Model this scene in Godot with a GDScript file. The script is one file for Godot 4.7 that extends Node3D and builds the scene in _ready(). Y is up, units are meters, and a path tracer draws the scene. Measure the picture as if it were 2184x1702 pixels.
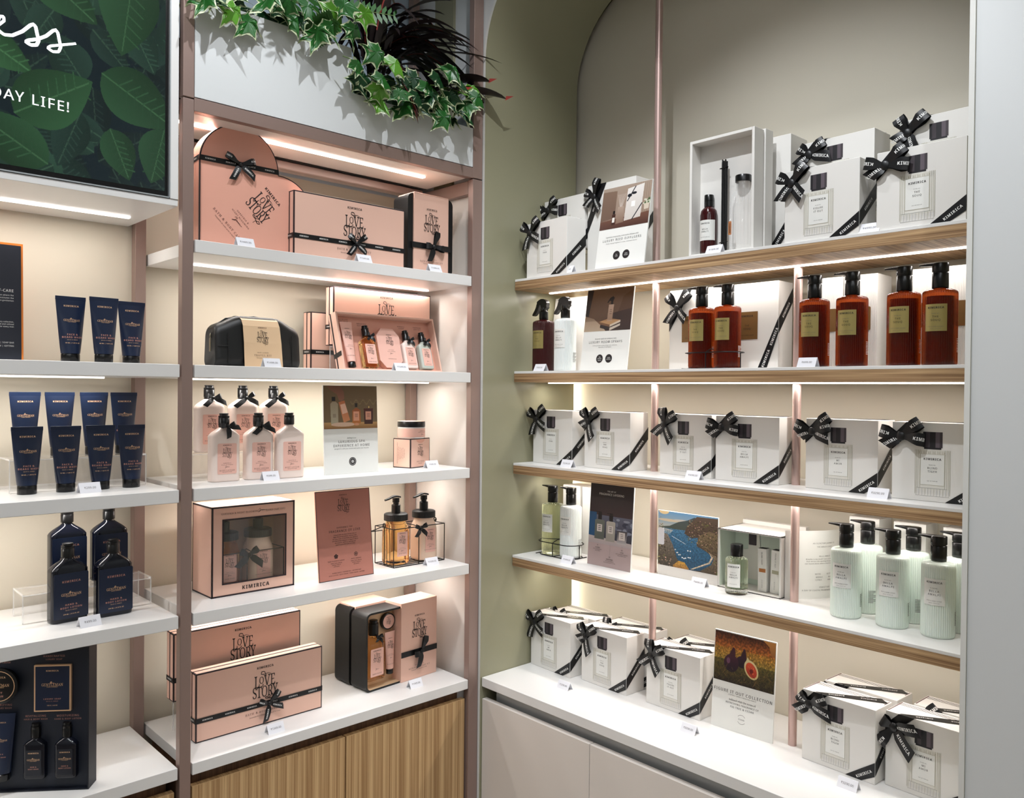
extends Node3D
# A gift and toiletries shop corner: a metal shelving unit on the left wall, an arched alcove with oak shelves on the right.

class Surf:
	var v := PackedVector3Array()
	var n := PackedVector3Array()
	var u := PackedVector2Array()

# Geometry collector: shapes gather per material and become one mesh.
class G:
	static var glyphs := {}
	var s := {}
	var t := Transform3D()

	func tri(m: String, a: Vector3, b: Vector3, c: Vector3, na: Vector3, nb: Vector3, nc: Vector3, ua := Vector2(), ub := Vector2(), uc := Vector2()) -> void:
		if not s.has(m):
			s[m] = Surf.new()
		var q: Surf = s[m]
		var f := (b - a).cross(c - a)
		if f.length_squared() < 1e-18:
			return
		if f.dot(na + nb + nc) > 0.0:
			var p := b; b = c; c = p
			p = nb; nb = nc; nc = p
			var w := ub; ub = uc; uc = w
		q.v.append(t * a); q.v.append(t * b); q.v.append(t * c)
		q.n.append((t.basis * na).normalized()); q.n.append((t.basis * nb).normalized()); q.n.append((t.basis * nc).normalized())
		q.u.append(ua); q.u.append(ub); q.u.append(uc)

	func quad(m: String, a: Vector3, b: Vector3, c: Vector3, d: Vector3, n: Vector3) -> void:
		var w := (b - a).length()
		var h := (d - a).length()
		tri(m, a, b, c, n, n, n, Vector2(0, h), Vector2(w, h), Vector2(w, 0))
		tri(m, a, c, d, n, n, n, Vector2(0, h), Vector2(w, 0), Vector2(0, 0))

	func box(m: String, c: Vector3, z: Vector3, bev := 0.0) -> void:
		var h := z * 0.5
		var b := minf(bev, minf(h.x, minf(h.y, h.z)) * 0.9)
		for ax in 3:
			var e1 := (ax + 2) % 3 if ax == 0 else (0 if ax == 1 else 0)
			var e2 := 1 if ax != 1 else 2
			for sg in [-1.0, 1.0]:
				var n := Vector3(); n[ax] = sg
				var k := PackedVector3Array()
				for uv in [[-1, -1], [1, -1], [1, 1], [-1, 1]]:
					var p := Vector3()
					p[ax] = sg * h[ax]
					p[e1] = uv[0] * (h[e1] - b)
					p[e2] = uv[1] * (h[e2] - b)
					k.append(c + p)
				quad(m, k[0], k[1], k[2], k[3], n)
		if b <= 0.0:
			return
		for ax in 3:
			var e1 := (ax + 1) % 3
			var e2 := (ax + 2) % 3
			for s1 in [-1.0, 1.0]:
				for s2 in [-1.0, 1.0]:
					var p := Vector3(); var q := Vector3()
					p[e1] = s1 * h[e1]; p[e2] = s2 * (h[e2] - b)
					q[e1] = s1 * (h[e1] - b); q[e2] = s2 * h[e2]
					var l := Vector3(); l[ax] = h[ax] - b
					var n1 := Vector3(); n1[e1] = s1
					var n2 := Vector3(); n2[e2] = s2
					tri(m, c + p - l, c + p + l, c + q + l, n1, n1, n2)
					tri(m, c + p - l, c + q + l, c + q - l, n1, n2, n2)
		for sx in [-1.0, 1.0]:
			for sy in [-1.0, 1.0]:
				for sz in [-1.0, 1.0]:
					tri(m, c + Vector3(sx * h.x, sy * (h.y - b), sz * (h.z - b)), c + Vector3(sx * (h.x - b), sy * h.y, sz * (h.z - b)), c + Vector3(sx * (h.x - b), sy * (h.y - b), sz * h.z), Vector3(sx, 0, 0), Vector3(0, sy, 0), Vector3(0, 0, sz))

	func flat(m: String, poly: PackedVector2Array, z: float, dir := 1.0) -> void:
		var k := Geometry2D.triangulate_polygon(poly)
		var n := Vector3(0, 0, dir)
		for i in range(0, k.size(), 3):
			var a := poly[k[i]]; var b := poly[k[i + 1]]; var c := poly[k[i + 2]]
			tri(m, Vector3(a.x, a.y, z), Vector3(b.x, b.y, z), Vector3(c.x, c.y, z), n, n, n, a, b, c)

	# Polygon in XY pushed from z0 to z1.
	func prism(m: String, poly: PackedVector2Array, z0: float, z1: float, ms := "", caps := 3) -> void:
		if caps & 1:
			flat(m, poly, z1, 1.0)
		if caps & 2:
			flat(m, poly, z0, -1.0)
		if ms == "":
			ms = m
		var k := poly.size()
		var sg := -1.0 if Geometry2D.is_polygon_clockwise(poly) else 1.0
		var en: Array[Vector3] = []
		for i in k:
			var d := poly[(i + 1) % k] - poly[i]
			en.append(Vector3(d.y, -d.x, 0).normalized() * sg)
		for i in k:
			var a := poly[i]; var b := poly[(i + 1) % k]
			var na := en[i]; var nb := en[i]
			var p := en[(i + k - 1) % k]; var q := en[(i + 1) % k]
			if p.dot(na) > 0.8: na = (p + en[i]).normalized()
			if q.dot(en[i]) > 0.8: nb = (q + en[i]).normalized()
			tri(ms, Vector3(a.x, a.y, z0), Vector3(b.x, b.y, z0), Vector3(b.x, b.y, z1), na, nb, nb)
			tri(ms, Vector3(a.x, a.y, z0), Vector3(b.x, b.y, z1), Vector3(a.x, a.y, z1), na, nb, na)

	# Profile of (radius, height, flute share) turned round the y axis.
	func lathe(m: String, prof: Array, seg := 24, c := Vector3(), nf := 0, amp := 0.0, sz := 1.0) -> void:
		var k := prof.size()
		var sn: Array[Vector2] = []
		for i in k - 1:
			var a: Vector3 = _p3(prof[i]); var b: Vector3 = _p3(prof[i + 1])
			var d := Vector2(b.x - a.x, b.y - a.y)
			sn.append(Vector2(d.y, -d.x).normalized())
		for i in k - 1:
			var a: Vector3 = _p3(prof[i]); var b: Vector3 = _p3(prof[i + 1])
			var na := sn[i]; var nb := sn[i]
			if i > 0 and sn[i - 1].dot(sn[i]) > 0.7: na = (sn[i - 1] + sn[i]).normalized()
			if i < k - 2 and sn[i + 1].dot(sn[i]) > 0.7: nb = (sn[i + 1] + sn[i]).normalized()
			var pp := [_ring(a, na, 0.0, nf, amp, sz), _ring(b, nb, 0.0, nf, amp, sz)]
			for j in seg:
				var th := TAU * (j + 1) / seg
				var qq := [_ring(a, na, th, nf, amp, sz), _ring(b, nb, th, nf, amp, sz)]
				tri(m, c + pp[0][0], c + qq[0][0], c + qq[1][0], pp[0][1], qq[0][1], qq[1][1])
				tri(m, c + pp[0][0], c + qq[1][0], c + pp[1][0], pp[0][1], qq[1][1], pp[1][1])
				pp = qq

	func _p3(p) -> Vector3:
		return p if p is Vector3 else Vector3(p.x, p.y, 0)

	func _ring(p: Vector3, n: Vector2, th: float, nf: int, amp: float, sz: float) -> Array:
		var r := p.x
		var tang := 0.0
		if nf > 0 and p.z > 0.0:
			r = p.x - amp * p.z * (0.5 - 0.5 * cos(nf * th))
			tang = 0.5 * amp * p.z * nf * sin(nf * th) / maxf(r, 1e-4)
		var cr := Vector3(sin(th), 0, cos(th))
		var ct := Vector3(cos(th), 0, -sin(th))
		var nn := cr * n.x + ct * (tang * n.x) + Vector3(0, n.y, 0)
		return [Vector3(cr.x * r, p.y, cr.z * r * sz), Vector3(nn.x, nn.y, nn.z / sz).normalized()]

	# Closed loops of equally many points joined into a skin.
	func loft(m: String, rings: Array, cap0 := true, cap1 := true) -> void:
		var k := rings.size()
		var w: int = rings[0].size()
		var cen: Array[Vector3] = []
		for r in rings:
			var q := Vector3()
			for p in r: q += p
			cen.append(q / w)
		var nn := []
		for i in k:
			var row := PackedVector3Array()
			for j in w:
				var du: Vector3 = rings[i][(j + 1) % w] - rings[i][(j + w - 1) % w]
				var dv: Vector3 = rings[mini(i + 1, k - 1)][j] - rings[maxi(i - 1, 0)][j]
				var n := du.cross(dv).normalized()
				if n.dot(rings[i][j] - cen[i]) < 0.0: n = -n
				row.append(n)
			nn.append(row)
		for i in k - 1:
			for j in w:
				var l := (j + 1) % w
				tri(m, rings[i][j], rings[i][l], rings[i + 1][l], nn[i][j], nn[i][l], nn[i + 1][l])
				tri(m, rings[i][j], rings[i + 1][l], rings[i + 1][j], nn[i][j], nn[i + 1][l], nn[i + 1][j])
		for e in 2:
			if (e == 0 and cap0) or (e == 1 and cap1):
				var i := 0 if e == 0 else k - 1
				var n: Vector3 = (cen[i] - cen[1 if e == 0 else k - 2]).normalized()
				for j in w:
					tri(m, cen[i], rings[i][j], rings[i][(j + 1) % w], n, n, n)

	func tube(m: String, pts: Array, r: float, seg := 6, closed := false, caps := true) -> void:
		var k := pts.size()
		var rings := []
		var up := Vector3(0.31, 0.9, 0.27).normalized()
		for i in k:
			var a: Vector3 = pts[(i + k - 1) % k] if closed else pts[maxi(i - 1, 0)]
			var b: Vector3 = pts[(i + 1) % k] if closed else pts[mini(i + 1, k - 1)]
			var d := (b - a).normalized()
			var x := up.cross(d)
			if x.length() < 0.05: x = Vector3(1, 0, 0.1).cross(d)
			x = x.normalized()
			var y := d.cross(x)
			up = y
			var ring := PackedVector3Array()
			for j in seg:
				ring.append(pts[i] + (x * cos(TAU * j / seg) + y * sin(TAU * j / seg)) * r)
			rings.append(ring)
		if closed:
			rings.append(rings[0])
		loft(m, rings, caps and not closed, caps and not closed)

	# A sheet: f turns (x, y) into a point; grid of nx by ny.
	func sheet(m: String, x0: float, x1: float, y0: float, y1: float, nx: int, ny: int, f: Callable) -> void:
		var ex := (x1 - x0) * 0.02
		var ey := (y1 - y0) * 0.02
		var pp := []
		for i in nx + 1:
			var row := []
			for j in ny + 1:
				var a := Vector2(lerpf(x0, x1, float(i) / nx), lerpf(y0, y1, float(j) / ny))
				var du: Vector3 = f.call(a + Vector2(ex, 0)) - f.call(a - Vector2(ex, 0))
				var dv: Vector3 = f.call(a + Vector2(0, ey)) - f.call(a - Vector2(0, ey))
				row.append([f.call(a), du.cross(dv).normalized(), Vector2(float(i) / nx, 1.0 - float(j) / ny)])
			pp.append(row)
		for i in nx:
			for j in ny:
				var a = pp[i][j]; var b = pp[i + 1][j]; var c = pp[i + 1][j + 1]; var d = pp[i][j + 1]
				tri(m, a[0], b[0], c[0], a[1], b[1], c[1], a[2], b[2], c[2])
				tri(m, a[0], c[0], d[0], a[1], c[1], d[1], a[2], c[2], d[2])

	static func glyph(font: Font, ch: String) -> Array:
		var key := str(font.get_instance_id()) + ch
		if glyphs.has(key):
			return glyphs[key]
		var r := []
		if ch == "₹":
			var q := PackedVector2Array()
			for st in [[0.02, 0.34, 0.5, 0.28], [0.02, 0.17, 0.5, 0.11]]:
				q.append_array([Vector2(st[0], st[3]), Vector2(st[2], st[3]), Vector2(st[2], st[1]), Vector2(st[0], st[3]), Vector2(st[2], st[1]), Vector2(st[0], st[1])])
			for st in [[0.2, 0.34, 0.37, 0.2], [0.37, 0.2, 0.2, -0.03], [0.06, -0.03, 0.22, -0.03], [0.07, 0.0, 0.42, -0.34]]:
				var a := Vector2(st[0], st[1]); var b := Vector2(st[2], st[3])
				var w := (b - a).orthogonal().normalized() * 0.035
				q.append_array([a - w, b - w, b + w, a - w, b + w, a + w])
			r = [q, 0.56]
		else:
			var tm := TextMesh.new()
			tm.text = ch; tm.font = font; tm.font_size = 48; tm.pixel_size = 1.0 / 48.0; tm.depth = 0.0; tm.curve_step = 10.0
			tm.horizontal_alignment = HORIZONTAL_ALIGNMENT_LEFT
			var q := PackedVector2Array()
			if ch != " ":
				var a := tm.get_mesh_arrays()
				var v: PackedVector3Array = a[Mesh.ARRAY_VERTEX]
				for i in a[Mesh.ARRAY_INDEX]:
					q.append(Vector2(v[i].x, v[i].y))
			r = [q, font.get_string_size(ch, HORIZONTAL_ALIGNMENT_LEFT, -1, 48).x / 48.0]
		glyphs[key] = r
		return r

	static func text_width(font: Font, txt: String, size: float, track := 0.0, sx := 1.0) -> float:
		var w := 0.0
		for ch in txt: w += (glyph(font, ch)[1] * sx + track) * size
		return w - track * size

	# Lettering centred on (x, y); size is the em. f bends it onto a surface; off lifts it.
	func text(m: String, font: Font, txt: String, size: float, x: float, y: float, off: float, track := 0.0, sx := 1.0, rot := 0.0, f = null) -> void:
		var pen := -text_width(font, txt, size, track, sx) * 0.5
		var ca := cos(rot); var sa := sin(rot)
		for ch in txt:
			var gl := glyph(font, ch)
			var q: PackedVector2Array = gl[0]
			var mid := Vector2(pen + gl[1] * size * sx * 0.5, 0)
			mid = Vector2(x + mid.x * ca - mid.y * sa, y + mid.x * sa + mid.y * ca)
			var n := Vector3(0, 0, 1)
			if f != null:
				var e := size * 0.2
				n = (f.call(mid + Vector2(e, 0)) - f.call(mid - Vector2(e, 0))).cross(f.call(mid + Vector2(0, e)) - f.call(mid - Vector2(0, e))).normalized()
			var pts := PackedVector3Array()
			for p in q:
				var l := Vector2(pen + p.x * size * sx, p.y * size)
				l = Vector2(x + l.x * ca - l.y * sa, y + l.x * sa + l.y * ca)
				pts.append((f.call(l) + n * off) if f != null else Vector3(l.x, l.y, off))
			for i in range(0, pts.size(), 3):
				tri(m, pts[i], pts[i + 1], pts[i + 2], n, n, n)
			pen += (gl[1] * sx + track) * size

	# A pen stroke through 2D points whose width swells in the middle.
	func stroke(m: String, pts: Array, w: float, off: float, f = null, thin := 0.35) -> void:
		var cv := Curve2D.new()
		var k := pts.size()
		for i in k:
			var d: Vector2 = (pts[mini(i + 1, k - 1)] - pts[maxi(i - 1, 0)]) / 6.0
			cv.add_point(pts[i], -d, d)
		var ln := cv.get_baked_length()
		var ns := maxi(k * 4, 6)
		var L := PackedVector2Array(); var R := PackedVector2Array()
		for i in ns + 1:
			var a := cv.sample_baked(ln * i / ns)
			var b := cv.sample_baked(minf(ln * i / ns + ln * 0.01, ln)) - cv.sample_baked(maxf(ln * i / ns - ln * 0.01, 0.0))
			var o := b.orthogonal().normalized() * w * 0.5 * lerpf(thin, 1.0, sin(PI * i / ns))
			L.append(a + o); R.append(a - o)
		for i in ns:
			var q := []
			for p in [L[i], R[i], R[i + 1], L[i + 1]]:
				q.append(f.call(p) + Vector3(0, 0, off) if f != null else Vector3(p.x, p.y, off))
			var n: Vector3 = (q[1] - q[0]).cross(q[2] - q[0]).normalized()
			if n.z < 0: n = -n
			tri(m, q[0], q[1], q[2], n, n, n)
			tri(m, q[0], q[2], q[3], n, n, n)

	func rect(m: String, x0: float, y0: float, x1: float, y1: float, z: float) -> void:
		quad(m, Vector3(x0, y0, z), Vector3(x1, y0, z), Vector3(x1, y1, z), Vector3(x0, y1, z), Vector3(0, 0, 1))

	func disc(m: String, x: float, y: float, r: float, z: float, r0 := 0.0, k := 24) -> void:
		var n := Vector3(0, 0, 1)
		for i in k:
			var a := Vector2.from_angle(TAU * i / k); var b := Vector2.from_angle(TAU * (i + 1) / k)
			quad(m, Vector3(x + a.x * r0, y + a.y * r0, z), Vector3(x + a.x * r, y + a.y * r, z), Vector3(x + b.x * r, y + b.y * r, z), Vector3(x + b.x * r0, y + b.y * r0, z), n)

	func mesh(mats: Dictionary) -> ArrayMesh:
		var am := ArrayMesh.new()
		for m in s:
			var q: Surf = s[m]
			var a := []
			a.resize(Mesh.ARRAY_MAX)
			a[Mesh.ARRAY_VERTEX] = q.v; a[Mesh.ARRAY_NORMAL] = q.n; a[Mesh.ARRAY_TEX_UV] = q.u
			am.add_surface_from_arrays(Mesh.PRIMITIVE_TRIANGLES, a)
			am.surface_set_material(am.get_surface_count() - 1, mats[m])
		return am

# A small painter for printed pictures and screens.
class Paint:
	var im: Image
	var w: int
	var h: int
	func _init(x: int, y: int, c: Color) -> void:
		w = x; h = y
		im = Image.create_empty(x, y, false, Image.FORMAT_RGB8)
		im.fill(c)
	func grad(y0: float, y1: float, a: Color, b: Color) -> void:
		for y in range(int(y0 * h), int(y1 * h)):
			im.fill_rect(Rect2i(0, y, w, 1), a.lerp(b, (float(y) / h - y0) / (y1 - y0)))
	func rect(x0: float, y0: float, x1: float, y1: float, c: Color) -> void:
		im.fill_rect(Rect2i(int(x0 * w), int(y0 * h), maxi(int((x1 - x0) * w), 1), maxi(int((y1 - y0) * h), 1)), c)
	# pts run 0..1 with y down; the colour runs from a to b, down or along dir
	func poly(pts: Array, a: Color, b = null, dir := Vector2(0, 1)) -> void:
		var lo := INF; var hi := -INF; var d0 := INF; var d1 := -INF
		for p in pts:
			lo = minf(lo, p.y); hi = maxf(hi, p.y)
			d0 = minf(d0, p.dot(dir)); d1 = maxf(d1, p.dot(dir))
		for y in range(maxi(int(lo * h), 0), mini(int(hi * h) + 1, h)):
			var yy := (y + 0.5) / h
			var xs := []
			for i in pts.size():
				var p: Vector2 = pts[i]; var q: Vector2 = pts[(i + 1) % pts.size()]
				if (p.y <= yy) != (q.y <= yy):
					xs.append(p.x + (q.x - p.x) * (yy - p.y) / (q.y - p.y))
			xs.sort()
			for i in range(0, xs.size() - 1, 2):
				for x in range(maxi(int(xs[i] * w + 0.5), 0), mini(int(xs[i + 1] * w + 0.5), w)):
					im.set_pixel(x, y, a if b == null else a.lerp(b, clampf((Vector2((x + 0.5) / w, yy).dot(dir) - d0) / maxf(d1 - d0, 1e-5), 0, 1)))
	func oval(x: float, y: float, rx: float, ry: float, a: Color, b = null) -> void:
		var p := []
		for i in 28: p.append(Vector2(x + cos(TAU * i / 28) * rx, y + sin(TAU * i / 28) * ry))
		poly(p, a, b)
	func roval(x: float, y: float, rx: float, ry: float, rot: float, a: Color, b = null) -> void:
		var p := []
		for i in 28: p.append(Vector2(x, y) + Vector2(cos(TAU * i / 28) * rx, sin(TAU * i / 28) * ry).rotated(rot) * Vector2(1, float(w) / h))
		poly(p, a, b)
	func line(a: Vector2, b: Vector2, wd: float, c: Color) -> void:
		var o := (b - a).orthogonal().normalized() * wd * 0.5
		poly([a - o, b - o, b + o, a + o], c)
	# speckle everything inside a band with noise
	func grain(y0: float, y1: float, amt: float, f: float, sy := 1.0, sd := 3) -> void:
		var nz := FastNoiseLite.new(); nz.seed = sd; nz.frequency = f
		for y in range(int(y0 * h), int(y1 * h)):
			for x in w:
				var k := 1.0 + amt * nz.get_noise_2d(x, y * sy)
				var c := im.get_pixel(x, y)
				im.set_pixel(x, y, Color(clampf(c.r * k, 0, 1), clampf(c.g * k, 0, 1), clampf(c.b * k, 0, 1)))
	func tex() -> ImageTexture:
		return ImageTexture.create_from_image(im)

var M := {}
var used := {}
var cache := {}
var sans: SystemFont
var serif: SystemFont
var bold: SystemFont
var italic: FontVariation

func V2(a: Array) -> PackedVector2Array:
	var p := PackedVector2Array()
	for i in range(0, a.size(), 2): p.append(Vector2(a[i], a[i + 1]))
	return p

func rrect(w: float, h: float, r: float, n := 5, cx := 0.0, cy := 0.0) -> PackedVector2Array:
	var p := PackedVector2Array()
	for q in 4:
		var c := Vector2((w * 0.5 - r) * (1 if q == 0 or q == 3 else -1), (h * 0.5 - r) * (1 if q < 2 else -1))
		for i in n + 1:
			p.append(Vector2(cx, cy) + c + Vector2.from_angle(PI * 0.5 * (q + float(i) / n)) * r)
	return p

func numbered(nm: String) -> String:
	var k: int = used.get(nm, 0)
	used[nm] = k + 1
	return nm if k == 0 else "%s_%03d" % [nm, k]

func tag(o: Node, label: String, category := "", group := "", kind := "") -> void:
	if label: o.set_meta("label", label)
	if category: o.set_meta("category", category)
	if group: o.set_meta("group", group)
	if kind: o.set_meta("kind", kind)

func thing(nm: String, label: String, category: String, at := Vector3.ZERO, turn := 0.0, group := "") -> Node3D:
	var o := Node3D.new()
	o.name = numbered(nm)
	add_child(o)
	o.position = at
	o.rotation.y = turn
	tag(o, label, category, group)
	return o

func part(nm: String, g: G, parent: Node, label := "") -> MeshInstance3D:
	var o := MeshInstance3D.new()
	o.name = nm
	o.mesh = g.mesh(M)
	parent.add_child(o, true)
	if label: o.set_meta("label", label)
	return o

func hang(nm: String, m: Mesh, parent: Node, at := Vector3.ZERO) -> MeshInstance3D:
	var o := MeshInstance3D.new()
	o.name = nm
	o.mesh = m
	o.position = at
	parent.add_child(o, true)
	return o

func struct(nm: String, g: G, label: String, category := "wall") -> MeshInstance3D:
	var o := MeshInstance3D.new()
	o.name = nm
	o.mesh = g.mesh(M)
	add_child(o, true)
	tag(o, label, category, "", "structure")
	return o

func once(key: String, make: Callable) -> Mesh:
	if not cache.has(key):
		var g := G.new()
		make.call(g)
		cache[key] = g.mesh(M)
	return cache[key]

func dup(src: Node3D, label: String, at: Vector3, turn: float) -> Node3D:
	var o: Node3D = src.duplicate()
	o.name = numbered(String(src.name).rstrip("0123456789").trim_suffix("_"))
	add_child(o)
	o.position = at
	o.rotation.y = turn
	o.set_meta("label", label)
	return o

# In the left unit things face +z; in the alcove they face -x and their own x runs along +z.
const FACE_B := -PI / 2

func mat(nm: String, c: Color, rough := 0.6, metal := 0.0) -> StandardMaterial3D:
	var m := StandardMaterial3D.new()
	m.resource_name = nm
	m.albedo_color = c
	m.roughness = rough
	m.metallic = metal
	M[nm] = m
	return m

func glass(nm: String, c: Color, refr := 0.05, rough := 0.02) -> void:
	var m := mat(nm, Color(c.r, c.g, c.b, 0.0), rough)
	m.refraction_enabled = true
	m.refraction_scale = refr

func pane(nm: String, a: float) -> void:
	var m := mat(nm, Color(1, 1, 1, a), 0.03)
	m.transparency = BaseMaterial3D.TRANSPARENCY_ALPHA

func glow(nm: String, c: Color, e: float) -> void:
	var m := mat(nm, Color(0.9, 0.9, 0.9), 0.5)
	m.emission_enabled = true
	m.emission = c
	m.emission_energy_multiplier = e

func picture(nm: String, p: Paint, rough := 0.4) -> StandardMaterial3D:
	var m := mat(nm, Color.WHITE, rough)
	m.albedo_texture = p.tex()
	m.texture_repeat = false
	return m

func area_light(nm: String, parent: Node, at: Vector3, size: Vector2, aim: Vector3, e: float, c: Color) -> void:
	var l := AreaLight3D.new()
	l.name = nm
	l.area_size = size
	l.light_energy = e
	l.light_color = c
	l.area_range = 8.0
	l.area_attenuation = 2.0
	l.shadow_enabled = true
	parent.add_child(l, true)
	l.position = at
	l.basis = Basis.looking_at(aim, Vector3(1, 0, 0) if absf(aim.y) > 0.5 else Vector3.UP)

func spot_lamp(at: Vector3, target: Vector3, e: float, cone: float, label: String) -> void:
	var o := thing("ceiling_spotlight", label, "spotlight", at, 0.0, "ceiling spotlights")
	var d := (target - at).normalized()
	var up := Vector3.RIGHT if absf(d.y) > 0.95 else Vector3.UP
	var b := Basis.looking_at(d, up)
	var g := G.new()
	g.t = Transform3D(b * Basis(Vector3.RIGHT, PI / 2), Vector3.ZERO)
	g.lathe("black_metal", [Vector2(0, 0.12), Vector2(0.035, 0.12), Vector2(0.045, 0.1), Vector2(0.045, -0.03), Vector2(0.04, -0.03), Vector2(0.04, -0.004), Vector2(0, -0.004)], 20)
	part("housing", g, o)
	g = G.new()
	g.t = Transform3D(b * Basis(Vector3.RIGHT, PI / 2), Vector3.ZERO)
	g.lathe("lamp_face", [Vector2(0, -0.008), Vector2(0.038, -0.008)], 20)
	part("lamp_face", g, o)
	g = G.new()
	g.tube("black_metal", [Vector3(0, 0.05, 0), Vector3(0, CEIL - at.y, 0)], 0.012, 8)
	part("stem", g, o)
	var l := SpotLight3D.new()
	l.name = "beam"
	l.light_energy = e
	l.light_color = Color(0.965, 0.98, 1.0)
	l.spot_angle = cone
	l.spot_angle_attenuation = 0.6
	l.spot_range = 9.0
	l.spot_attenuation = 2.0
	l.light_size = 0.015
	l.shadow_enabled = true
	o.add_child(l, true)
	l.position = d * 0.02
	l.basis = b

const CEIL := 3.6

func eye_and_light() -> void:
	var cam := Camera3D.new()
	cam.name = "camera"
	cam.fov = 51.81
	cam.near = 0.05
	cam.far = 40.0
	add_child(cam)
	cam.position = Vector3(-1.7634, 1.53, 2.032)
	cam.rotation_degrees = Vector3(-0.5878, -43.1013, 0.543)
	cam.current = true
	var env := Environment.new()
	env.background_mode = Environment.BG_COLOR
	env.background_color = Color(0.5, 0.55, 0.6)
	env.tonemap_mode = Environment.TONE_MAPPER_LINEAR
	env.tonemap_exposure = 1.15
	env.sdfgi_enabled = true
	env.ssao_enabled = true
	env.ssil_enabled = true
	var we := WorldEnvironment.new()
	we.name = "surroundings"
	we.environment = env
	add_child(we)

func room_lamps() -> void:
	# large diffuse ceiling panels of the shop, behind and beside the camera
	for a in [[-1.9, 2.3, "nearest"], [-3.6, 2.3, "middle"], [-2.6, 4.1, "rear"]]:
		var o := thing("ceiling_panel", "square white diffusing ceiling panel lamp, the %s of the three" % a[2], "ceiling lamp", Vector3(a[0], CEIL - 0.05, a[1]), 0.0, "ceiling panel lamps")
		var g := G.new()
		g.box("white_paint", Vector3(0, 0.025, 0), Vector3(1.24, 0.05, 1.24), 0.006)
		part("frame", g, o)
		g = G.new()
		g.box("panel_glow", Vector3(0, -0.004, 0), Vector3(1.16, 0.006, 1.16))
		part("diffuser", g, o)
		area_light("panel_light", o, Vector3(0, -0.012, 0), Vector2(1.14, 1.14), Vector3.DOWN, PANEL_E, Color(0.985, 0.985, 1.0))
	spot_lamp(Vector3(-0.33, 3.42, 0.73), Vector3(0.15, 1.5, 0.75), SPOT_E * 0.45, 38, "black ceiling spotlight aimed at the alcove, beside its arch")
	spot_lamp(Vector3(-0.88, 3.42, 1.05), Vector3(0.2, 1.1, 0.85), SPOT_E * 1.35, 36, "black ceiling spotlight aimed at the middle of the alcove shelves")
	spot_lamp(Vector3(-0.95, 3.42, 2.35), Vector3(0.0, 1.5, 1.95), SPOT_E * 0.55, 36, "black ceiling spotlight aimed at the white wall end")
	spot_lamp(Vector3(-0.62, 3.42, 0.92), Vector3(-0.5, 1.6, -0.15), SPOT_E * 0.72, 40, "black ceiling spotlight aimed at the planter and pink boxes")
	spot_lamp(Vector3(-1.55, 3.42, 0.9), Vector3(-1.25, 1.3, -0.2), SPOT_E, 36, "black ceiling spotlight aimed at the navy toiletries bay")

const PANEL_E := 0.8
const SPOT_E := 1.5
const LED_E := 0.168

func wood(nm: String, dark: Color, light: Color, along_u: bool, sd: int) -> void:
	var n := FastNoiseLite.new(); n.seed = sd; n.frequency = 0.02; n.fractal_octaves = 4
	var n2 := FastNoiseLite.new(); n2.seed = sd + 9; n2.frequency = 0.012; n2.fractal_octaves = 2
	var im := Image.create_empty(512, 512, false, Image.FORMAT_RGB8)
	for y in 512:
		for x in 512:
			var a := float(x) if along_u else float(y)
			var b := float(y) if along_u else float(x)
			var w := 0.32 if along_u else 0.13
			var v := 0.5 + 0.55 * n.get_noise_2d(a * w, b * 2.2) + 0.4 * n2.get_noise_2d(a * w * 0.8, b * 0.9)
			var st := n.get_noise_2d(a * w * 0.4 + 400.0, b * 6.0)
			if st > 0.2: v -= (st - 0.2) * 1.6
			im.set_pixel(x, y, dark.lerp(light, clampf(v, 0, 1)))
	var m := mat(nm, Color.WHITE, 0.5)
	m.albedo_texture = ImageTexture.create_from_image(im)
	m.uv1_scale = Vector3(0.68, 8.0, 1) if along_u else Vector3(7.5, 0.8, 1)

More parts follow.
